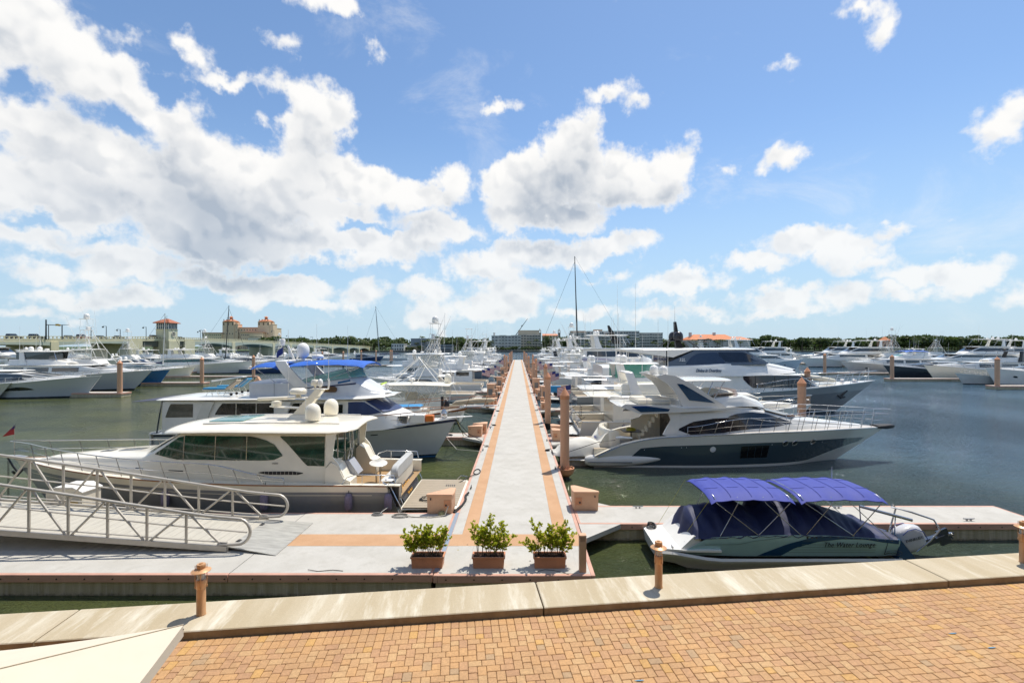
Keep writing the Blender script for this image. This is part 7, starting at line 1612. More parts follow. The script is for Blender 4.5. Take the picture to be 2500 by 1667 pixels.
for a, b in ((546,574),(632,660)):
    xa, xb = X_(a), X_(b); block(ho, xa,xb,-3,14,1,Z_(786),HC,4,2,1.2,2.0,zoff=14); c = (xa+xb)/2
    m = MB(); m.lathe([((xb-xa)*.62,Z_(786)),((xb-xa)*.64,Z_(784)),((xb-xa)*.35,Z_(780.5)),((xb-xa)*.12,Z_(778.5)),((xb-xa)*.12,Z_(775)),((xb-xa)*.2,Z_(774.5)),(.1,Z_(771))], (c,5,0), 8); m.build('tower_roof', HR, ho, 0)
    for k in range(3): m = MB(); x = lerp(xa+2,xb-2,k/2); m.box(x-.9,x+.9,-3.15,-2.95,Z_(794),Z_(788)); m.build('belfry_arch', mat('dark recess', (0,0,0)), ho, 0)
    block(ho, xb,xb+5.5,-2,10,1,Z_(792),HC,1,3,1,1.8,zoff=8)
o = thing('terrace_building', 'long low white building right of the twin towered hotel', 'building', (wpx(690,HY),HY-40,0)); block(o, -32,44,0,20,1,zpx(826,HY-40),WHITE if 0 else mat('far white wall', (.62,.61,.57), .8, var=.1, vscale=.05),22,2,1.6,2.2)
WW = mat('far white wall', (0,0,0)); GW = mat('far grey beige wall', (.46,.43,.37), .8)
def building(name, label, pxs, Y, parts, extra=None, cat='building'):
    o = thing(name, label, cat, (wpx(pxs,Y),Y,0)); ox = wpx(pxs,Y)
    for (a, b, py, dep, y0, mt, c, r_, ww, wh) in parts: block(o, wpx(a,Y)-ox, wpx(b,Y)-ox, y0, y0+dep, 1.3, zpx(py,Y), mt, c, r_, ww, wh)
    return o, ox
a1, ox = building('apartment_block','low white apartment block at the end of the dock line, left one',1240,545,[(1200,1272,820,22,0,WW,9,5,2.6,1.3),(1204,1208,813,4,4,WW,0,0,0,0)])
for k in range(6): m = MB(); z = 3.5+k*3.0; m.box(wpx(1219,545)-ox,wpx(1236,545)-ox,-1.4,-.2,z,z+.3); m.box(wpx(1248,545)-ox,wpx(1265,545)-ox,-1.4,-.2,z,z+.3); m.build('balcony', WW, a1, 0)
a2, ox = building('apartment_block','taller cream apartment block with stepped roof just right of the low white one',1290,575,[(1264,1320,817,24,0,GW,8,6,2.4,1.4),(1265,1317,807,18,4,mat('far beige wall', (.50,.44,.34), .8),9,1,2.0,1.2)])
for k in range(6): m = MB(); z = 4+k*3.0; m.box(wpx(1285,575)-ox,wpx(1303,575)-ox,-1.6,-.2,z,z+.35); m.box(wpx(1305,575)-ox,wpx(1318,575)-ox,-1.6,-.2,z,z+.35); m.build('balcony', WW, a2, 0)
ch, ox = building('twin_belfry_church','pale building with terracotta roof between two dark stone belfries',1342,640,[(1326,1362,820,30,4,mat('far salmon wall', (.50,.38,.28), .8),11,2,1.4,3.4),(1315.5,1321,813,6,0,mat('grey belfry stone', (.22,.20,.17), .9),0,0,0,0),(1363,1368,813,6,0,mat('grey belfry stone', (0,0,0)),0,0,0,0)])
for px in (1318.2,1365.5):
    x = wpx(px,640)-ox; zz = zpx(813,640); m = MB()
    for sx in (-1.2,1.2):
        for sy in (1.5,4.5): m.box(x+sx-.25,x+sx+.25,sy-.25,sy+.25,zz,zz+3)
    m.lathe([(2.1,zz+3),(1.6,zz+3.8),(.5,zz+4.5),(.15,zz+6.5)], (x,3,0), 8); m.build('belfry_top', mat('grey belfry stone', (0,0,0)), ch, 0)
m = MB(); x0, x1 = wpx(1325,640)-ox, wpx(1363,640)-ox; z = zpx(819.5,640); m.prismy([(x0,z),(x1,z),(x1,z+.3),(x0,z+.3)], 3.5, 34); m.add([(x0,3.5,z+.3),(x1,3.5,z+.3),(x1,19,z+3),(x0,19,z+3)],[(0,1,2,3)]); m.build('roof', HR, ch, 0)
a3, ox = building('apartment_block','long white apartment block with deep balconies behind the tall black mast',1500,560,[(1396,1470,813,24,6,mat('far grey white wall', (.5,.5,.46), .8),12,6,2.2,1.4),(1434,1502,809,22,0,WW,10,7,2.6,1.3),(1500,1560,809,22,-2,WW,9,7,2.6,1.3),(1560,1618,813,22,0,mat('far grey white wall', (0,0,0)),9,6,2.6,1.3),(1397,1432,808,14,10,mat('far salmon wall', (0,0,0)),3,1,1.5,1.2),(1452,1472,805,8,4,mat('far salmon wall', (0,0,0)),0,0,0,0)])
for (xa, xb) in ((1440,1456),(1462,1484),(1504,1520),(1530,1550),(1566,1584),(1590,1612)):
    for k in range(6): m = MB(); z = 4.6+k*3.1; m.box(wpx(xa,560)-ox,wpx(xb,560)-ox,-3.6,-.2 if xa < 1500 else -2.2,z,z+.35); m.build('balcony', WW, a3, 0)
mu, ox = building('colonnade_villa','small white two storey villa on the far shore left of the grey hall',970,528,[(956,986,840,14,0,WW,5,2,1.3,2.0)])
gh, ox = building('modern_hall','grey modern hall with a gold lit glass front on the far shore',1018,535,[(1001,1038,827,30,4,mat('blue grey cladding', (.20,.23,.26), .5),0,0,0,0),(995,1040,845,10,0,mat('pale concrete', (.5,.48,.43), .8),0,0,0,0)])
for k in range(9): m = MB(); x = lerp(wpx(1003,535),wpx(1034,535),(k+.5)/9)-ox; m.box(x-.5,x+.5,-.3,-.1,2,6); m.build('window', mat('amber glass', (.30,.20,.07), .2), gh, 0)
lw, ox = building('low_glass_building','long low blue grey building right of the grey hall',1070,530,[(1040,1104,842,16,0,mat('blue grey cladding', (0,0,0)),14,2,2.0,1.6)])
ma, ox = building('tiled_roof_mansion','large white mansion with a broad orange tiled roof',1760,540,[(1686,1832,830,34,0,WW,0,0,0,0)])
z0, z1 = zpx(829.5,540), zpx(815.5,540); x0, x1, x2, x3 = (wpx(p,540)-ox for p in (1683,1785,1835,1698))
OT = mat('orange roof tile', (.60,.20,.07), .75, var=.15, vscale=.6)
m = MB(); m.add([(x0,-1,z0),(x1+8,-1,z0),(x1,16,z1),(x3+4,16,z1),(x0,36,z0),(x1+8,36,z0)],[(0,1,2,3),(1,5,2),(5,4,3,2),(4,0,3)]); m.add([(x1-2,-2,z0-.1),(x2,-2,z0-.1),(x2-6,12,z0+3.6),(x1-2,12,z0+3.6)],[(0,1,2,3)]); m.build('roof', OT, ma, 0)
for px in (1697,1757): m = MB(); x = wpx(px,540)-ox; m.box(x-1.3,x+1.3,14,17,z0,z1+2.2); m.build('chimney', WW, ma, 0)
for k in range(16): x = lerp(wpx(1690,540),wpx(1830,540),(k+.5)/16)-ox; m = MB(); m.box(x-1,x+1,-.25,-.05,1.5,5.2); m.lathe([(.02,-.25),(1.0,-.25),(1.0,-.05)], (x,0,5.2), 12, axis='y'); m.build('arched_window', WINM, ma, 0)
pk, ox = building('pink_pavilion','small pink pavilion with orange roof among the right shore trees',2168,540,[(2157,2180,832,10,0,mat('far pink wall', (.55,.30,.20), .8),3,1,1.6,2.5)])
m = MB(); m.lathe([(7.5,zpx(831,540)),(1,zpx(822,540))], (0,5,0), 4); m.build('roof', OT, pk, 0)
t = thing('crane', 'thin dark crane boom leaning right above the white apartments', 'crane', (wpx(1255,590),590,1.3)); p0 = (0,0,zpx(824,590)-1.3); p1 = (wpx(1288,590)-wpx(1255,590),0,zpx(778,590)-1.3)
m = MB(); m.tube([(-1,0,0),p0], .8, 6); m.tube([p0,tuple((a+b)/2 for a,b in zip(p0,p1)),p1], [.55,.45,.25], 6); m.build('boom', BLACK, t, 0)
m = MB(); m.tube([tuple(lerp(a,b,.55)+(0,0,.9)[i] for i,(a,b) in enumerate(zip(p0,p1))), tuple(lerp(a,b,.62)+(0,0,.9)[i] for i,(a,b) in enumerate(zip(p0,p1)))], .7, 6); m.build('hoist', BLACK, t, 0)
def lying(name, label, cat, pts, r_, mt): m = MB(); m.tube(pts, r_, 6); return tag(m.build(name, mt, None, 60), label, cat)
def coil(cx, cy, z, r0, turns, rr, sq=.6, seed=1):
    q = random.Random(seed); return [(cx+(r0-.02*(k/12%3))*math.cos(k*.52)+q.uniform(-.01,.01), cy+sq*(r0-.02*(k/12%3))*math.sin(k*.52), z+rr*(k//12)) for k in range(int(12*turns))]

# ================================================================ gangway down to the landing dock
def gangway():
    t = thing('gangway', 'aluminium gangway with tubular truss rails sloping down to the landing dock', 'gangway', (-8.9, 14.8, 0))
    ox, oy = -8.9, 14.8
    cz = lambda X: .62+(-8.9-X)*.072      # bottom of the chord, climbing to the left
    tz = lambda X: interp([(-30,4.6),(-15.9,2.66),(-9.6,1.70),(-8.8,1.62)], X)
    XL = -27.0
    for i, Y in enumerate((14.8, 17.2)):
        w = bpy.data.objects.new('rail_truss', None); COL.objects.link(w); w.parent = t; dy = Y-oy
        P = lambda X, Z: (X-ox, dy, Z)
        m = MB(); m.add([(XL-ox,dy-.06,cz(XL)),(0,dy-.06,cz(-8.9)),(0,dy+.06,cz(-8.9)),(XL-ox,dy+.06,cz(XL)),(XL-ox,dy-.06,cz(XL)+.16),(0,dy-.06,cz(-8.9)+.16),(0,dy+.06,cz(-8.9)+.16),(XL-ox,dy+.06,cz(XL)+.16)],[(0,3,2,1),(4,5,6,7),(0,1,5,4),(1,2,6,5),(2,3,7,6),(3,0,4,7)]); m.build('bottom_chord', ALU, w, 0)
        m = MB(); xe = -8.15; zt, zb = tz(-8.95)-.02, cz(-8.9)+.2; pts = [P(X, tz(X)) for X in (XL,-24,-20,-17,-15,-13,-11,-9.6,-9.1,-8.75)]
        cx, cz2, rr = -8.62, (zt+zb)/2, (zt-zb)/2
        pts += [P(cx+rr*1.05*math.sin(a), cz2+rr*math.cos(a)-.0) for a in [k*math.pi/10 for k in range(1,10)]]+[P(-8.75,zb),P(-9.2,zb)]
        m.tube(pts, .048, 10); m.build('handrail', ALU, w, 60)
        m = MB(); m.tube([P(XL,cz(XL)+.95)]+[P(X,lerp(cz(X)+.16,tz(X),.52)) for X in (-20,-15,-11,-8.3)], .026, 6); m.build('mid_rail', ALU, w, 60)
        m = MB(); m.tube([P(X,cz(X)+.26) for X in (XL,-8.9)], .022, 6); m.build('toe_rail', ALU, w, 60)
        k = 0; X = -10.16
        while X > XL:
            m = MB(); m.tube([P(X,cz(X)+.14),P(X,tz(X))], .042, 8); m.build('post', ALU, w, 60)
            if k % 2 == 0:
                for s in (-1,1):
                    xe = X+s*1.12+(.0 if s < 0 else (.0 if k else -.0)); m = MB(); m.tube([P(X+s*.10,tz(X)-.04),P(xe if s > 0 or X > XL+1 else xe,cz(xe)+.14)], .036, 8); m.build('diagonal_brace', ALU, w, 60)
            X -= 1.205; k += 1
    # deck of planks across
    n = 62; DK = mat('bleached ribbed decking', (.50,.47,.40), .75, var=.16, vscale=2, stretch=(8,1,1), bump=.15)
    X = XL; me = None
    for k in range(n):
        w_ = (-8.9-XL)/n; X = XL+k*w_; z = cz(X)+.075
        if me is None: me = MB().box(.004,w_-.004,.07,2.33,-.03,.0,b=.004).mesh('deck_plank', DK, 0)
        o = bpy.data.objects.new('deck_plank', me); COL.objects.link(o); o.parent = t; o.location = (X-ox,0,z+.03); o.rotation_euler = (0, R(4.1), 0)
    m = MB(); m.box(XL-ox,0-.02,.07,.13,.5,.6) if 0 else None
    m = MB(); m.add([(.0,.05,.735),(.0,2.4,.735),(1.62,2.36,.622),(1.62,-.3,.622),(0,.05,.70),(0,2.4,.70),(1.62,2.36,.612),(1.62,-.3,.612)],[(0,3,2,1),(4,5,6,7),(0,4,7,3),(2,3,7,6),(1,2,6,5)]); m.build('toe_plate', mat('worn tread plate', (.56,.55,.50), .45, metal=.3, col2=(.36,.35,.32), vscale=3, bump=.3, bscale=120, det=9, stretch=(.6,3,1)), t, 0)
    for y in (.5,1.9): m = MB(); m.lathe([(.03,-.08),(.1,-.08),(.1,.08),(.03,.08)], (.05,y,.66), 12, axis='y'); m.build('roller', RUB, t, 40)
gangway()

# ---------------------------------------------------------------- lit bollards on the sea wall
def bollard(px, py, label):
    p = at(px, py, 1.85); t = thing('bollard_light', label, 'bollard light', (p.x,p.y,1.85), 0, 'lantern bollards along the sea wall')
    m = MB(); m.lathe([(.085,0),(.085,.01),(.078,.02),(.078,.66)], (0,0,0), 20); m.build('post', COPPER, t, 40)
    m = MB(); m.lathe([(.083,.50),(.087,.505),(.087,.66),(.083,.665)], (0,0,0), 20); m.build('collar', COPPER, t, 40)
    m = MB(); m.lathe([(.062,.66),(.07,.70),(.07,.84)], (0,0,0), 16); m.build('lens', mat('lantern glass', (.55,.56,.55), .08, alpha=.6), t, 40); m = MB(); m.lathe([(.03,.66),(.045,.70),(.03,.82)], (0,0,0), 10); m.build('bulb_shade', WHITE, t, 40)
    m = MB(); m.lathe([(.075,.845),(.165,.82),(.168,.828),(.10,.865),(.075,.87)], (0,0,0), 28); m.build('brim', COPPER, t, 40)
    m = MB(); m.lathe([(.072,.87),(.072,.885),(.078,.90),(.078,.94),(.07,.952),(.03,.956),(.03,.972),(.01,.975)], (0,0,0), 20); m.build('cap', COPPER, t, 40)
    for k in range(4):
        a = k*math.pi/2+.5; m = MB(); m.tube([(.094*math.cos(a),.094*math.sin(a),.50),(.094*math.cos(a),.094*math.sin(a),.94)], .006, 5); m.lathe([(.004,.0),(.013,.002),(.013,.02),(.004,.022)], (.096*math.cos(a),.096*math.sin(a),.52), 6); m.lathe([(.004,.0),(.013,.002),(.013,.02),(.004,.022)], (.096*math.cos(a),.096*math.sin(a),.66), 6); m.build('tie_rod', COPPER, t, 40)
bollard(491,1499,'orange lantern bollard on the sea wall below the gangway end')
bollard(1608,1432,'orange lantern bollard on the sea wall by the teal boat bow')
bollard(2499,1372,'orange lantern bollard half cut by the right picture edge')

# ---------------------------------------------------------------- square post, power box
t = thing('louvre_post', 'square peach post light with louvred head at the dock corner', 'post', (1.80,13.52,DZ)); m = MB(); m.box(-.095,.095,-.095,.095,0,.86,b=.006); m.build('post', PEACH, t, 0)
m = MB(); m.box(-.10,.10,-.10,.10,.98,1.04,b=.012); m.build('cap', PEACH, t, 0)
m = MB(); m.box(-.075,.075,-.075,.075,.86,.98); m.build('lens', mat('dark recess', (0,0,0)), t, 0)
for k in range(4): m = MB(); m.box(-.097,.097,-.097,.097,.868+k*.028,.882+k*.028); m.build('louvre', PEACH, t, 0)
t = thing('pump_out_cabinet', 'white cabinet with sloping lid and yellow notice behind the gangway', 'cabinet', (-17.2,17.6,DZ)); m = MB(); m.prismy([(0,0),(1.32,0),(1.32,.95),(1.0,1.08),(.35,1.08),(0,.95)], 0, .8); m.build('housing', CREAM, t, 0)
m = MB(); m.prismy([(-.04,.95),(.35,1.10),(1.0,1.10),(1.36,.95),(1.36,.98),(1.0,1.16),(.35,1.16),(-.04,.98)], -.04, .84); m.build('lid', WHITE, t, 0)
m = MB(); m.box(.86,1.22,-.012,-.002,.30,.78); m.build('notice', mat('notice paper', (.7,.68,.6), .6), t, 0); m = MB(); m.box(.90,1.18,-.018,-.013,.34,.62); m.build('notice_symbol', mat('notice amber', (.6,.36,.03), .6), t, 0)

# ---------------------------------------------------------------- wedge shaped dock boxes
def dockbox(x, y, label, mir=1, rz=0, s=1, group='peach dock boxes'):
    t = thing('dock_box', label, 'dock box', (x,y,DZ), rz, group); t.scale = (s,s,s)
    A = [(0,0),(.9,0),(.95,.22),(.93,.80),(.78,.84),(.0,.12)]; A = [(p[0]*mir,p[1]) for p in A]; A = A if mir > 0 else A[::-1]
    c = (.55*mir,.3); sc = lambda k: [(c[0]+(p[0]-c[0])*k, c[1]+(p[1]-c[1])*k) for p in A]
    m = MB(); m.loft([[(*p,z) for p in sc(k)] for k, z in ((.95,0),(1.0,.03),(1.03,.66))], True, True); m.build('box', PEACH, t, 20)
    m = MB(); m.loft([[(*p,z) for p in sc(k)] for k, z in ((1.08,.662),(1.09,.70),(1.06,.735),(.9,.75))], True, True); m.build('lid', PEACH, t, 20)
    m = MB(); x0, x1 = sorted((.62*mir,.86*mir)); m.box(x0,x1,-.022,-.012,.24,.52); m.build('outlet_panel', PEACHC, t, 0)
    m = MB(); m.box(.70*mir-.03,.70*mir+.03,-.05,-.012,.3,.36); m.box(.12*mir-.02,.12*mir+.02,-.03,-.012,.52,.60); m.build('latch', BLACK, t, 0); return t
b1 = dockbox(-3.40,18.12,'peach wedge dock box beside the teak swim platform')
m = MB(); m.lathe([(.02,0),(.11,.01),(.13,.06),(.10,.13),(.02,.15)], (0,0,0), 12); tag(m.build('filter_canister', mat('olive plastic', (.22,.21,.10), .6), None, 40, (-2.85,17.98,DZ)), 'small olive float on the deck against the peach dock box', 'float')
dockbox(3.05,18.45,'peach wedge dock box at the root of the nearest right finger',-1)
for i, y in enumerate(LF):
    if i < 5:
        dockbox(-3.45,y+.15,'peach dock box, left dock edge, %s from the camera, front of its pair'%ordn[i+1]); dockbox(-3.2,y+1.3,'peach dock box, left dock edge, %s from the camera, rear of its pair'%ordn[i+1])
    else: dockbox(-3.45,y+.15,'small distant peach dock box on the left dock edge, %s from the camera'%ordn[i+1])
for i, y in enumerate(RF[1:]):
    if i < 5:
        dockbox(3.2,y-.1,'peach dock box, right dock edge, %s from the camera, front of its pair'%ordn[i+1],-1); dockbox(3.25,y+1.6,'peach dock box, right dock edge, %s from the camera, rear of its pair'%ordn[i+1],-1)
    else: dockbox(3.3,y-.1,'small distant peach dock box on the right dock edge, %s from the camera'%ordn[i+1],-1)
def pedestal(x, y, label, h=1.1, w=.16):
    t = thing('power_pedestal', label, 'power pedestal', (x,y,DZ), 0, 'power pedestals along the dock'); m = MB(); m.box(-w,w,-w,w,0,h,b=.02); m.build('column', PEACH, t, 0); m = MB(); m.box(-w*1.15,w*1.15,-w*1.15,w*1.15,h,h+.07,b=.02); m.build('cap', PEACH, t, 0)
    m = MB(); m.box(-w*.6,w*.6,-w-.03,-w-.005,h*.4,h*.75); m.build('outlet_panel', mat('outlet grey', (.2,.19,.17), .5), t, 0)
i = 0
for y in (49.2,52.3,55,57.5,65,68,81,84.5,97,101,113.5,130,147):
    i += 1; pedestal(-2.62-(.5 if i%2 else 0), y, 'peach power pedestal on the left dock edge, %s from the camera'%ordn[i-1], 1.1 if i%3 else 1.9, .16 if i%3 else .4)
i = 0
for y in (45.8,48.6,52.0,56.5,61.4,64.5,76,79.5,91,95,107,123,139):
    i += 1; pedestal(2.42+(.5 if i%2 else 0), y, 'peach power pedestal on the right dock edge, %s from the camera'%ordn[i-1], 1.1 if i%3 else 1.9, .16 if i%3 else .42)
t = thing('utility_cart', 'bright blue rolling dock cart on the right finger', 'cart', (4.3,60.5,.6)); m = MB(); m.prismy([(-.9,.5),(.9,.5),(1.05,1.25),(-1.05,1.25)], -.5, .5); m.build('tub', mat('cart blue', (.02,.25,.5), .5), t, 0); m = MB(); [m.lathe([(.05,-.05),(.25,-.05),(.25,.05),(.05,.05)],(x,y_,.27),12,axis='y') for x in (-.4,.4) for y_ in (-.5,.5)]; m.build('wheel_set', RUB, t, 30)
m = MB(); m.lathe([(.05,-.35),(.25,-.28),(.34,0),(.25,.28),(.08,.36)],(-4.6,82.5,2.6),14); tag(m.build('mooring_buoy', mat('red buoy', (.6,.03,.02), .4), None, 50), 'round red buoy hanging at the slate blue trawler bow', 'buoy')

# mooring lines from the sterns to the dock edge
for i, (x0, y0, z0, y1) in enumerate(((5.2,28.0,1.2,30.5),(5.0,36.0,1.6,34.6),(5.0,39.0,1.6,41.2),(5.0,42,1.7,40.0),(5.4,46.8,1.8,45.0),(5.4,59,1.8,57.2),(5.4,67,1.7,69),(5.4,76.5,1.8,74.0))):
    m = MB(); m.tube([(x0,y0,z0),((x0+2.1)/2,(y0+y1)/2,(z0+.6)/2-.2),(2.05,y1,DZ+.06)], .022, 5); tag(m.build('mooring_line', ROPE if i%2 else ROPEW, None, 60), 'mooring line from a stern to the right dock edge, %s from the camera'%ordn[i], 'rope')
for i, (x0, y0, z0, y1) in enumerate(((-5.4,43.2,1.2,41.0),(-5.6,46,1.2,47.8),(-5.6,59,1.2,57.5),(-5.6,62.5,1.2,64.2),(-4.6,86,2.6,83.5))):
    m = MB(); m.tube([(x0,y0,z0),((x0-2.2)/2,(y0+y1)/2,(z0+.6)/2-.2),(-2.2,y1,DZ+.06)], .022, 5); tag(m.build('mooring_line', ROPE if i%2 else ROPEW, None, 60), 'mooring line from a boat to the left dock edge, %s from the camera'%ordn[i+1], 'rope')
for i, (x, y, sd_) in enumerate(((-1.95,30.2,3),(1.75,29.0,4),(1.8,37.5,6),(-1.9,38.2,7),(1.75,47.0,8),(-1.95,46.5,9))):
    lying('coiled_line','small coiled dock line on the main dock edge, %s from the camera'%ordn[i],'rope',coil(x,y,DZ+.02,.16,2.5,.02,1,sd_)+[(x+.25*sign2(x),y+.5,DZ+.03)],.018,ROPE if i%2 else ROPEW)
# ---------------------------------------------------------------- planters
LEAF = [mat('leaf bright', (.42,.48,.04), .42, spec=.4), mat('leaf mid', (.27,.35,.035), .42, spec=.4), mat('leaf yellow', (.52,.46,.06), .45, spec=.4)]
def leafy(m_, c, k=.55):      # thin leaves let light through
    nt = m_.node_tree; b = nt.nodes['Principled BSDF']; o = nt.nodes['Material Output']; t = nt.nodes.new('ShaderNodeBsdfTranslucent'); t.inputs[0].default_value = (*c,1)
    x = nt.nodes.new('ShaderNodeMixShader'); x.inputs[0].default_value = k; nt.links.new(b.outputs[0], x.inputs[1]); nt.links.new(t.outputs[0], x.inputs[2]); nt.links.new(x.outputs[0], o.inputs[0])
for l_, c_ in zip(LEAF, ((.62,.70,.05),(.45,.55,.04),(.8,.68,.08))): leafy(l_, c_)
for l_ in FOLS: leafy(l_, (.10,.16,.03), .25)
TERRA = mat('terracotta plastic', (.60,.26,.13), .5, var=.12, vscale=4, bump=.05); SOIL = mat('bark mulch', (.07,.035,.022), .95, var=.6, vscale=40, bump=1, bscale=60)
TWIG = mat('twig brown', (.16,.11,.07), .8)
def planter(x, y, label, seed, heights):
    q = random.Random(seed); t = thing('planter_box', label, 'planter', (x,y,DZ)); hx_, hy_ = .46, .19
    m = MB(); rect = lambda k, z, e=0: [(-hx_*k-e,-hy_*k-e,z),(hx_*k+e,-hy_*k-e,z),(hx_*k+e,hy_*k+e,z),(-hx_*k-e,hy_*k+e,z)]
    m.loft([rect(.93,0),rect(.98,.27),rect(1,.28,.012),rect(1,.325,.015),rect(.97,.325,-.012),rect(.96,.27,-.02)], True, True); m.build('trough', TERRA, t, 20)
    m = MB()
    for k in range(340):
        c = Vector((q.uniform(-.42,.42),q.uniform(-.16,.16),.285+q.uniform(0,.022))); u = Vector((q.gauss(0,1),q.gauss(0,1),q.gauss(0,.3))).normalized()*.022; v = u.cross(Vector((q.gauss(0,.3),q.gauss(0,.3),1))).normalized()*.009; m.add([c-u-v,c-u+v,c+u+v,c+u-v],[(0,1,2,3)])
    m.add([(-.44,-.17,.28),(.44,-.17,.28),(.44,.17,.28),(-.44,.17,.28)],[(0,1,2,3)]); ml = m.build('mulch', SOIL, t, 0); ml['kind'] = 'stuff'
    sh = bpy.data.objects.new('shrub', None); COL.objects.link(sh); sh.parent = t
    lm, tm = MB(), MB()
    def leaf(p, d, sz, mi):
        d = d.normalized(); s_ = d.cross(Vector((q.gauss(0,1),q.gauss(0,1),q.gauss(.3,1)))).normalized(); n = d.cross(s_)
        a, b, c2, e = p, p+d*sz*.5+s_*sz*.30+n*sz*.05, p+d*sz, p+d*sz*.5-s_*sz*.30+n*sz*.05; f_ = p+d*sz*.88+s_*sz*.2; g_ = p+d*sz*.88-s_*sz*.2
        lm.add([a,b,f_,c2,g_,e,p+d*sz*.5-n*sz*.03],[(0,1,6),(1,2,6),(2,3,6),(3,4,6),(4,5,6),(5,0,6)],mi)
    for hx2, hh, spread in heights:
        for s_ in range(3):
            base = Vector((hx2+q.uniform(-.05,.05), q.uniform(-.08,.08), .28)); hh *= 1.0; tip = base+Vector((spread*1.15+q.uniform(-.12,.12), q.uniform(-.16,.16), hh*1.55*q.uniform(.72,1)))
            mid = (base+tip)/2+Vector((-spread*.25,q.uniform(-.05,.05),-.02)); tm.tube([base,mid,tip], [.009,.006,.003], 5)
            for b_ in range(13):
                f = q.uniform(.30,1); p = base.lerp(mid, f*2) if f < .5 else mid.lerp(tip, f*2-1); d = Vector((q.gauss(spread*.8,.7),q.gauss(0,.7),q.uniform(.2,1.3))).normalized(); ln = q.uniform(.10,.22)*(1.15-f*.4); e = p+d*ln; tm.tube([p,e], [.004,.002], 4)
                for k in range(q.randint(23,29)):
                    ff = q.uniform(.45,1.05); dd = (d*.8+Vector((q.gauss(0,.8),q.gauss(0,.8),q.gauss(.25,.6)))).normalized(); leaf(p.lerp(e,ff), dd, q.uniform(.036,.062), q.choices((0,1,2),(5,2,3))[0])
    tm.build('stem', TWIG, sh, 60); l_ = lm.build('leaves', LEAF, sh, 0); l_['kind'] = 'stuff'
planter(-2.58,13.86,'terracotta planter with leafy shrub, left of the three on the dock end',11,[(-.33,.46,-.24),(-.2,.56,-.08),(-.02,.60,0),(.14,.62,.05),(.3,.56,.22),(.22,.42,.2),(-.3,.34,-.26),(.05,.45,.0),(-.12,.42,-.1)])
planter(-.84,13.86,'terracotta planter with the tallest uneven shrub, middle of the three',23,[(-.3,.64,-.08),(-.15,.72,.04),(.0,.80,.10),(.2,.62,.16),(.32,.44,.24),(-.05,.45,0),(.15,.40,.1)])
planter(.90,13.86,'terracotta planter with rounded shrub, right one nearest the louvred post',37,[(-.3,.60,-.12),(-.1,.46,-.02),(.1,.62,.05),(.25,.62,.12),(.32,.48,.22),(-.34,.28,-.32),(0,.42,0),(.2,.36,.1),(.38,.34,.16)])

# ---------------------------------------------------------------- ropes, hoses, leaves and straps lying about
lying('coiled_hose','white hose coiled on the deck in front of the peach dock box','hose',coil(-4.35,17.85,DZ+.02,.33,3,.02)+[(-3.8,17.75,DZ+.02),(-3.2,17.7,DZ+.02),(-2.7,17.85,DZ+.05),(-2.6,18.0,DZ+.35)],.018,ROPEW)
lying('coiled_line','grey dock line looped round the cleat by the swim platform','rope',coil(-5.25,18.0,DZ+.02,.22,3,.02,seed=4)+[(-5.1,18.1,DZ+.1),(-5.05,19.0,.6)],.016,mat('grey rope',(.3,.29,.27),.9))
lying('rope_heap','dark chafed line draped over the dock edge beside the dock box','rope',[(-2.4,18.2,DZ+.03),(-2.3,18.5,DZ+.08),(-2.2,19.0,DZ+.04),(-2.12,19.6,DZ+.07),(-2.2,20.2,DZ+.05),(-2.1,20.5,DZ+.08)],.045,ROPE)
lying('mooring_line','black mooring line from the left dock edge to the water behind the sedan yacht','rope',[(-2.0,23.6,DZ+.04),(-2.25,23.2,DZ+.07),(-3.3,21.9,.35),(-4.6,20.6,.5)],.02,ROPE)
lying('rope_loop','small black rope loop on the left edge of the main dock','rope',[(-2.05+.16*math.cos(a),24.1+.5*math.sin(a),DZ+.03) for a in [k*.6 for k in range(11)]],.025,ROPE)
lying('mooring_line','grey mooring line sagging from the second left finger to the dock edge','rope',[(-5.2,33.9,.65),(-4.0,31.5,.15),(-2.15,28.6,DZ+.05)],.018,ROPEW)
lying('bow_line','black bow line coiled on the second left finger by the bimini yacht','rope',coil(-4.9,34.0,DZ+.02,.3,2.5,.02,seed=5)+[(-4.6,34,.9),(-3.9,30.6,2.4)],.02,ROPE)
lying('yellow_line','pale yellow line hanging from the bimini yacht bow','rope',[(-3.9,30.2,2.4),(-3.7,31.5,1.4),(-3.8,33.6,.65)],.025,mat('pale yellow rope',(.55,.5,.2),.8))
lying('drain_strap','thin black strap lying near the front edge of the landing dock','strap',[(-4.9,13.52,DZ+.012),(-5.2,13.56,DZ+.02),(-5.6,13.50,DZ+.012),(-5.9,13.56,DZ+.03)],.008,ROPE)
lying('thin_cable','thin dark cable lying in front of the right planter','cable',[(.55,13.5,DZ+.01),(.75,13.6,DZ+.01),(1.0,13.56,DZ+.01),(1.25,13.42,DZ+.012),(1.4,13.3,DZ+.01)],.006,ROPE)
for i,(x,y) in enumerate(((.35,14.15),(-1.85,14.9),(-1.6,15.3),(1.35,16.4),(-2.1,19.1))): m = MB(); m.add([(-.03,0,0),(0,.018,.008),(.035,0,.003),(0,-.018,.006)],[(0,1,2,3)]); tag(m.build('fallen_leaf', LEAF[2] if i%2 else TWIG, None, 0, (x,y,DZ+.012), i*1.1), ['dry leaf between the middle and right planters','dry leaf in front of the terracotta cross stripe','dry leaf on the terracotta cross stripe','dry leaf behind the right planter','dry leaf by the left dock edge'][i], 'leaf')
def loose_cleat(x, y, label, rz=0): m = MB(); cleat_mb(m, 0,0,0,0,1.3); tag(m.build('dock_cleat', CLEATG, None, 20, (x,y,DZ+.003), rz), label, 'cleat')
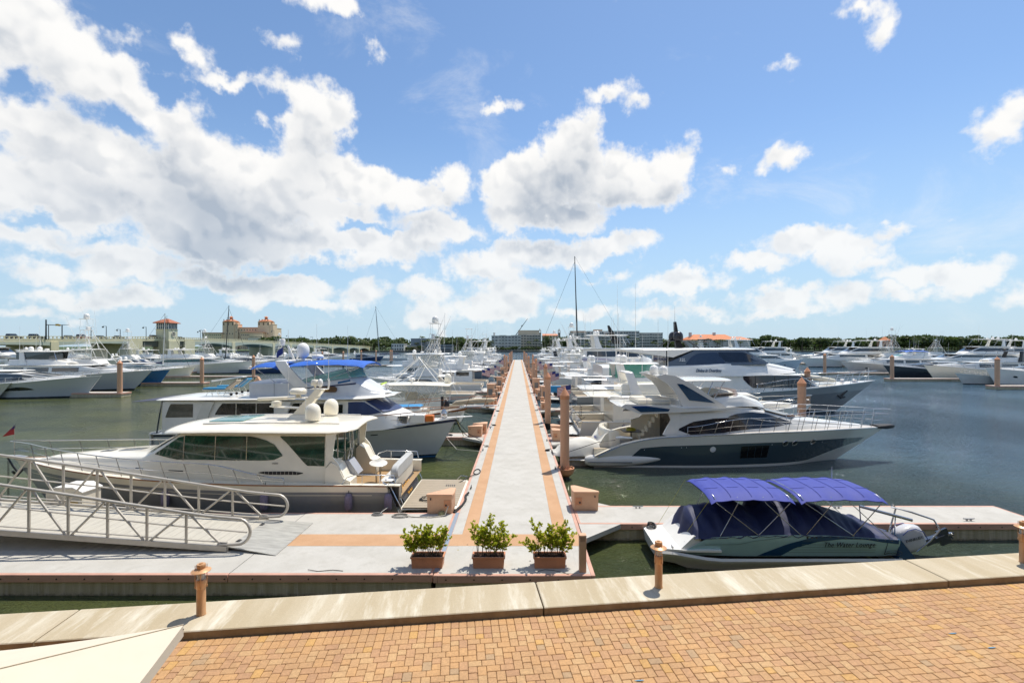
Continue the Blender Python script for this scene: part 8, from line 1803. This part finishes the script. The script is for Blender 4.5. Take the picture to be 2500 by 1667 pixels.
# ---------------------------------------------------------------- square garden umbrella seen from above
t = thing('garden_umbrella', 'large cream square umbrella in the bottom left corner, seen from above', 'umbrella', (-4.72,3.42,1.7))
C = [Vector((-3.6,5.2,3.9)),Vector((-6.53,4.57,3.9)),Vector((-5.9,1.64,3.9)),Vector((-2.97,2.26,3.9))]; ap = Vector((-4.74,3.42,4.36)); CAN = mat('cream umbrella cloth', (.62,.55,.435), .85, var=.05, vscale=3)
o_ = Vector(t.location)
for k in range(4):
    a, b = C[k]-o_, C[(k+1)%4]-o_; A_ = ap-o_; mid = (a+b)/2+(A_-(a+b)/2)*.03-Vector((0,0,.02)); rows = []
    for j in range(9):
        f = j/8; l, r_ = a.lerp(A_, f), b.lerp(A_, f); rows.append([l.lerp(r_, i/10)-Vector((0,0,.06*math.sin(math.pi*i/10)*(1-f))) for i in range(11)])
    m = MB(); m.grid(rows); m.grid([[p-Vector((0,0,.006)) for p in r2][::-1] for r2 in rows]); m.grid([[rows[0][i], rows[0][i]-Vector((0,0,.12))] for i in range(11)]); m.build('canopy_panel', CAN, t, 40)
    m = MB(); m.tube([a+Vector((0,0,.004)), a.lerp(A_,.5)+Vector((0,0,.004)), A_+Vector((0,0,.004))], .006, 5); m.build('seam', mat('umbrella seam', (.5,.42,.3), .8), t, 0)
    m = MB(); m.tube([a-Vector((0,0,.04)), A_-Vector((0,0,.08))], .015, 5); m.build('rib', ALU, t, 0)
m = MB(); m.lathe([(.3,0),(.3,.06),(.04,.08),(.03,2.7)], (0,0,0), 12); m.build('pole', ALU, t, 40)

# ---------------------------------------------------------------- the building the photograph was taken from (seen only in the yacht windows)
t = thing('waterfront_building', 'cream stucco waterfront building with columns, behind the camera and mirrored in yacht windows', 'building', (0,-3.5,1.7)); ST = mat('cream stucco', (.50,.43,.33), .85, var=.1, vscale=.6)
m = MB(); m.box(-55,55,-12,-4,0,13); m.build('wall', ST, t, 0); m = MB(); m.box(-55,55,-4,.6,4.0,4.25); m.build('balcony_floor', ST, t, 0); m = MB(); m.box(-55,55,-4,1.2,9.2,9.7); m.build('eaves', ST, t, 0)
for k in range(19): m = MB(); m.lathe([(.4,0),(.32,.3),(.28,3.7),(.4,4.0)], (-54+k*6,.1,0), 14); m.build('column', ST, t, 40)
for k in range(18): m = MB(); m.box(-52.5+k*6,-49.5+k*6,-3.98,-3.9,5,8); m.build('window', GLASS, t, 0)
for k in range(18): m = MB(); m.box(-52.8+k*6,-49.2+k*6,-3.98,-3.9,.3,3.4); m.build('shop_window', GGLASS, t, 0)
m = MB(); q = random.Random(8)
for i in range(6000):
    c = Vector((q.uniform(-50,-4), -1.4+q.uniform(-.5,.5), 1.7+q.uniform(.1,1.5))); u = Vector((q.gauss(0,1),q.gauss(0,1),q.gauss(0,1))).normalized()*.13; v = u.cross(Vector((q.gauss(0,1),q.gauss(0,1),q.gauss(0,1)))).normalized()*.09; m.add([c-u,c+v,c+u,c-v],[(0,1,2,3)])
tag(m.build('hedge', FOLS[1], None, 0), 'clipped green hedge along the building behind the camera', 'hedge')
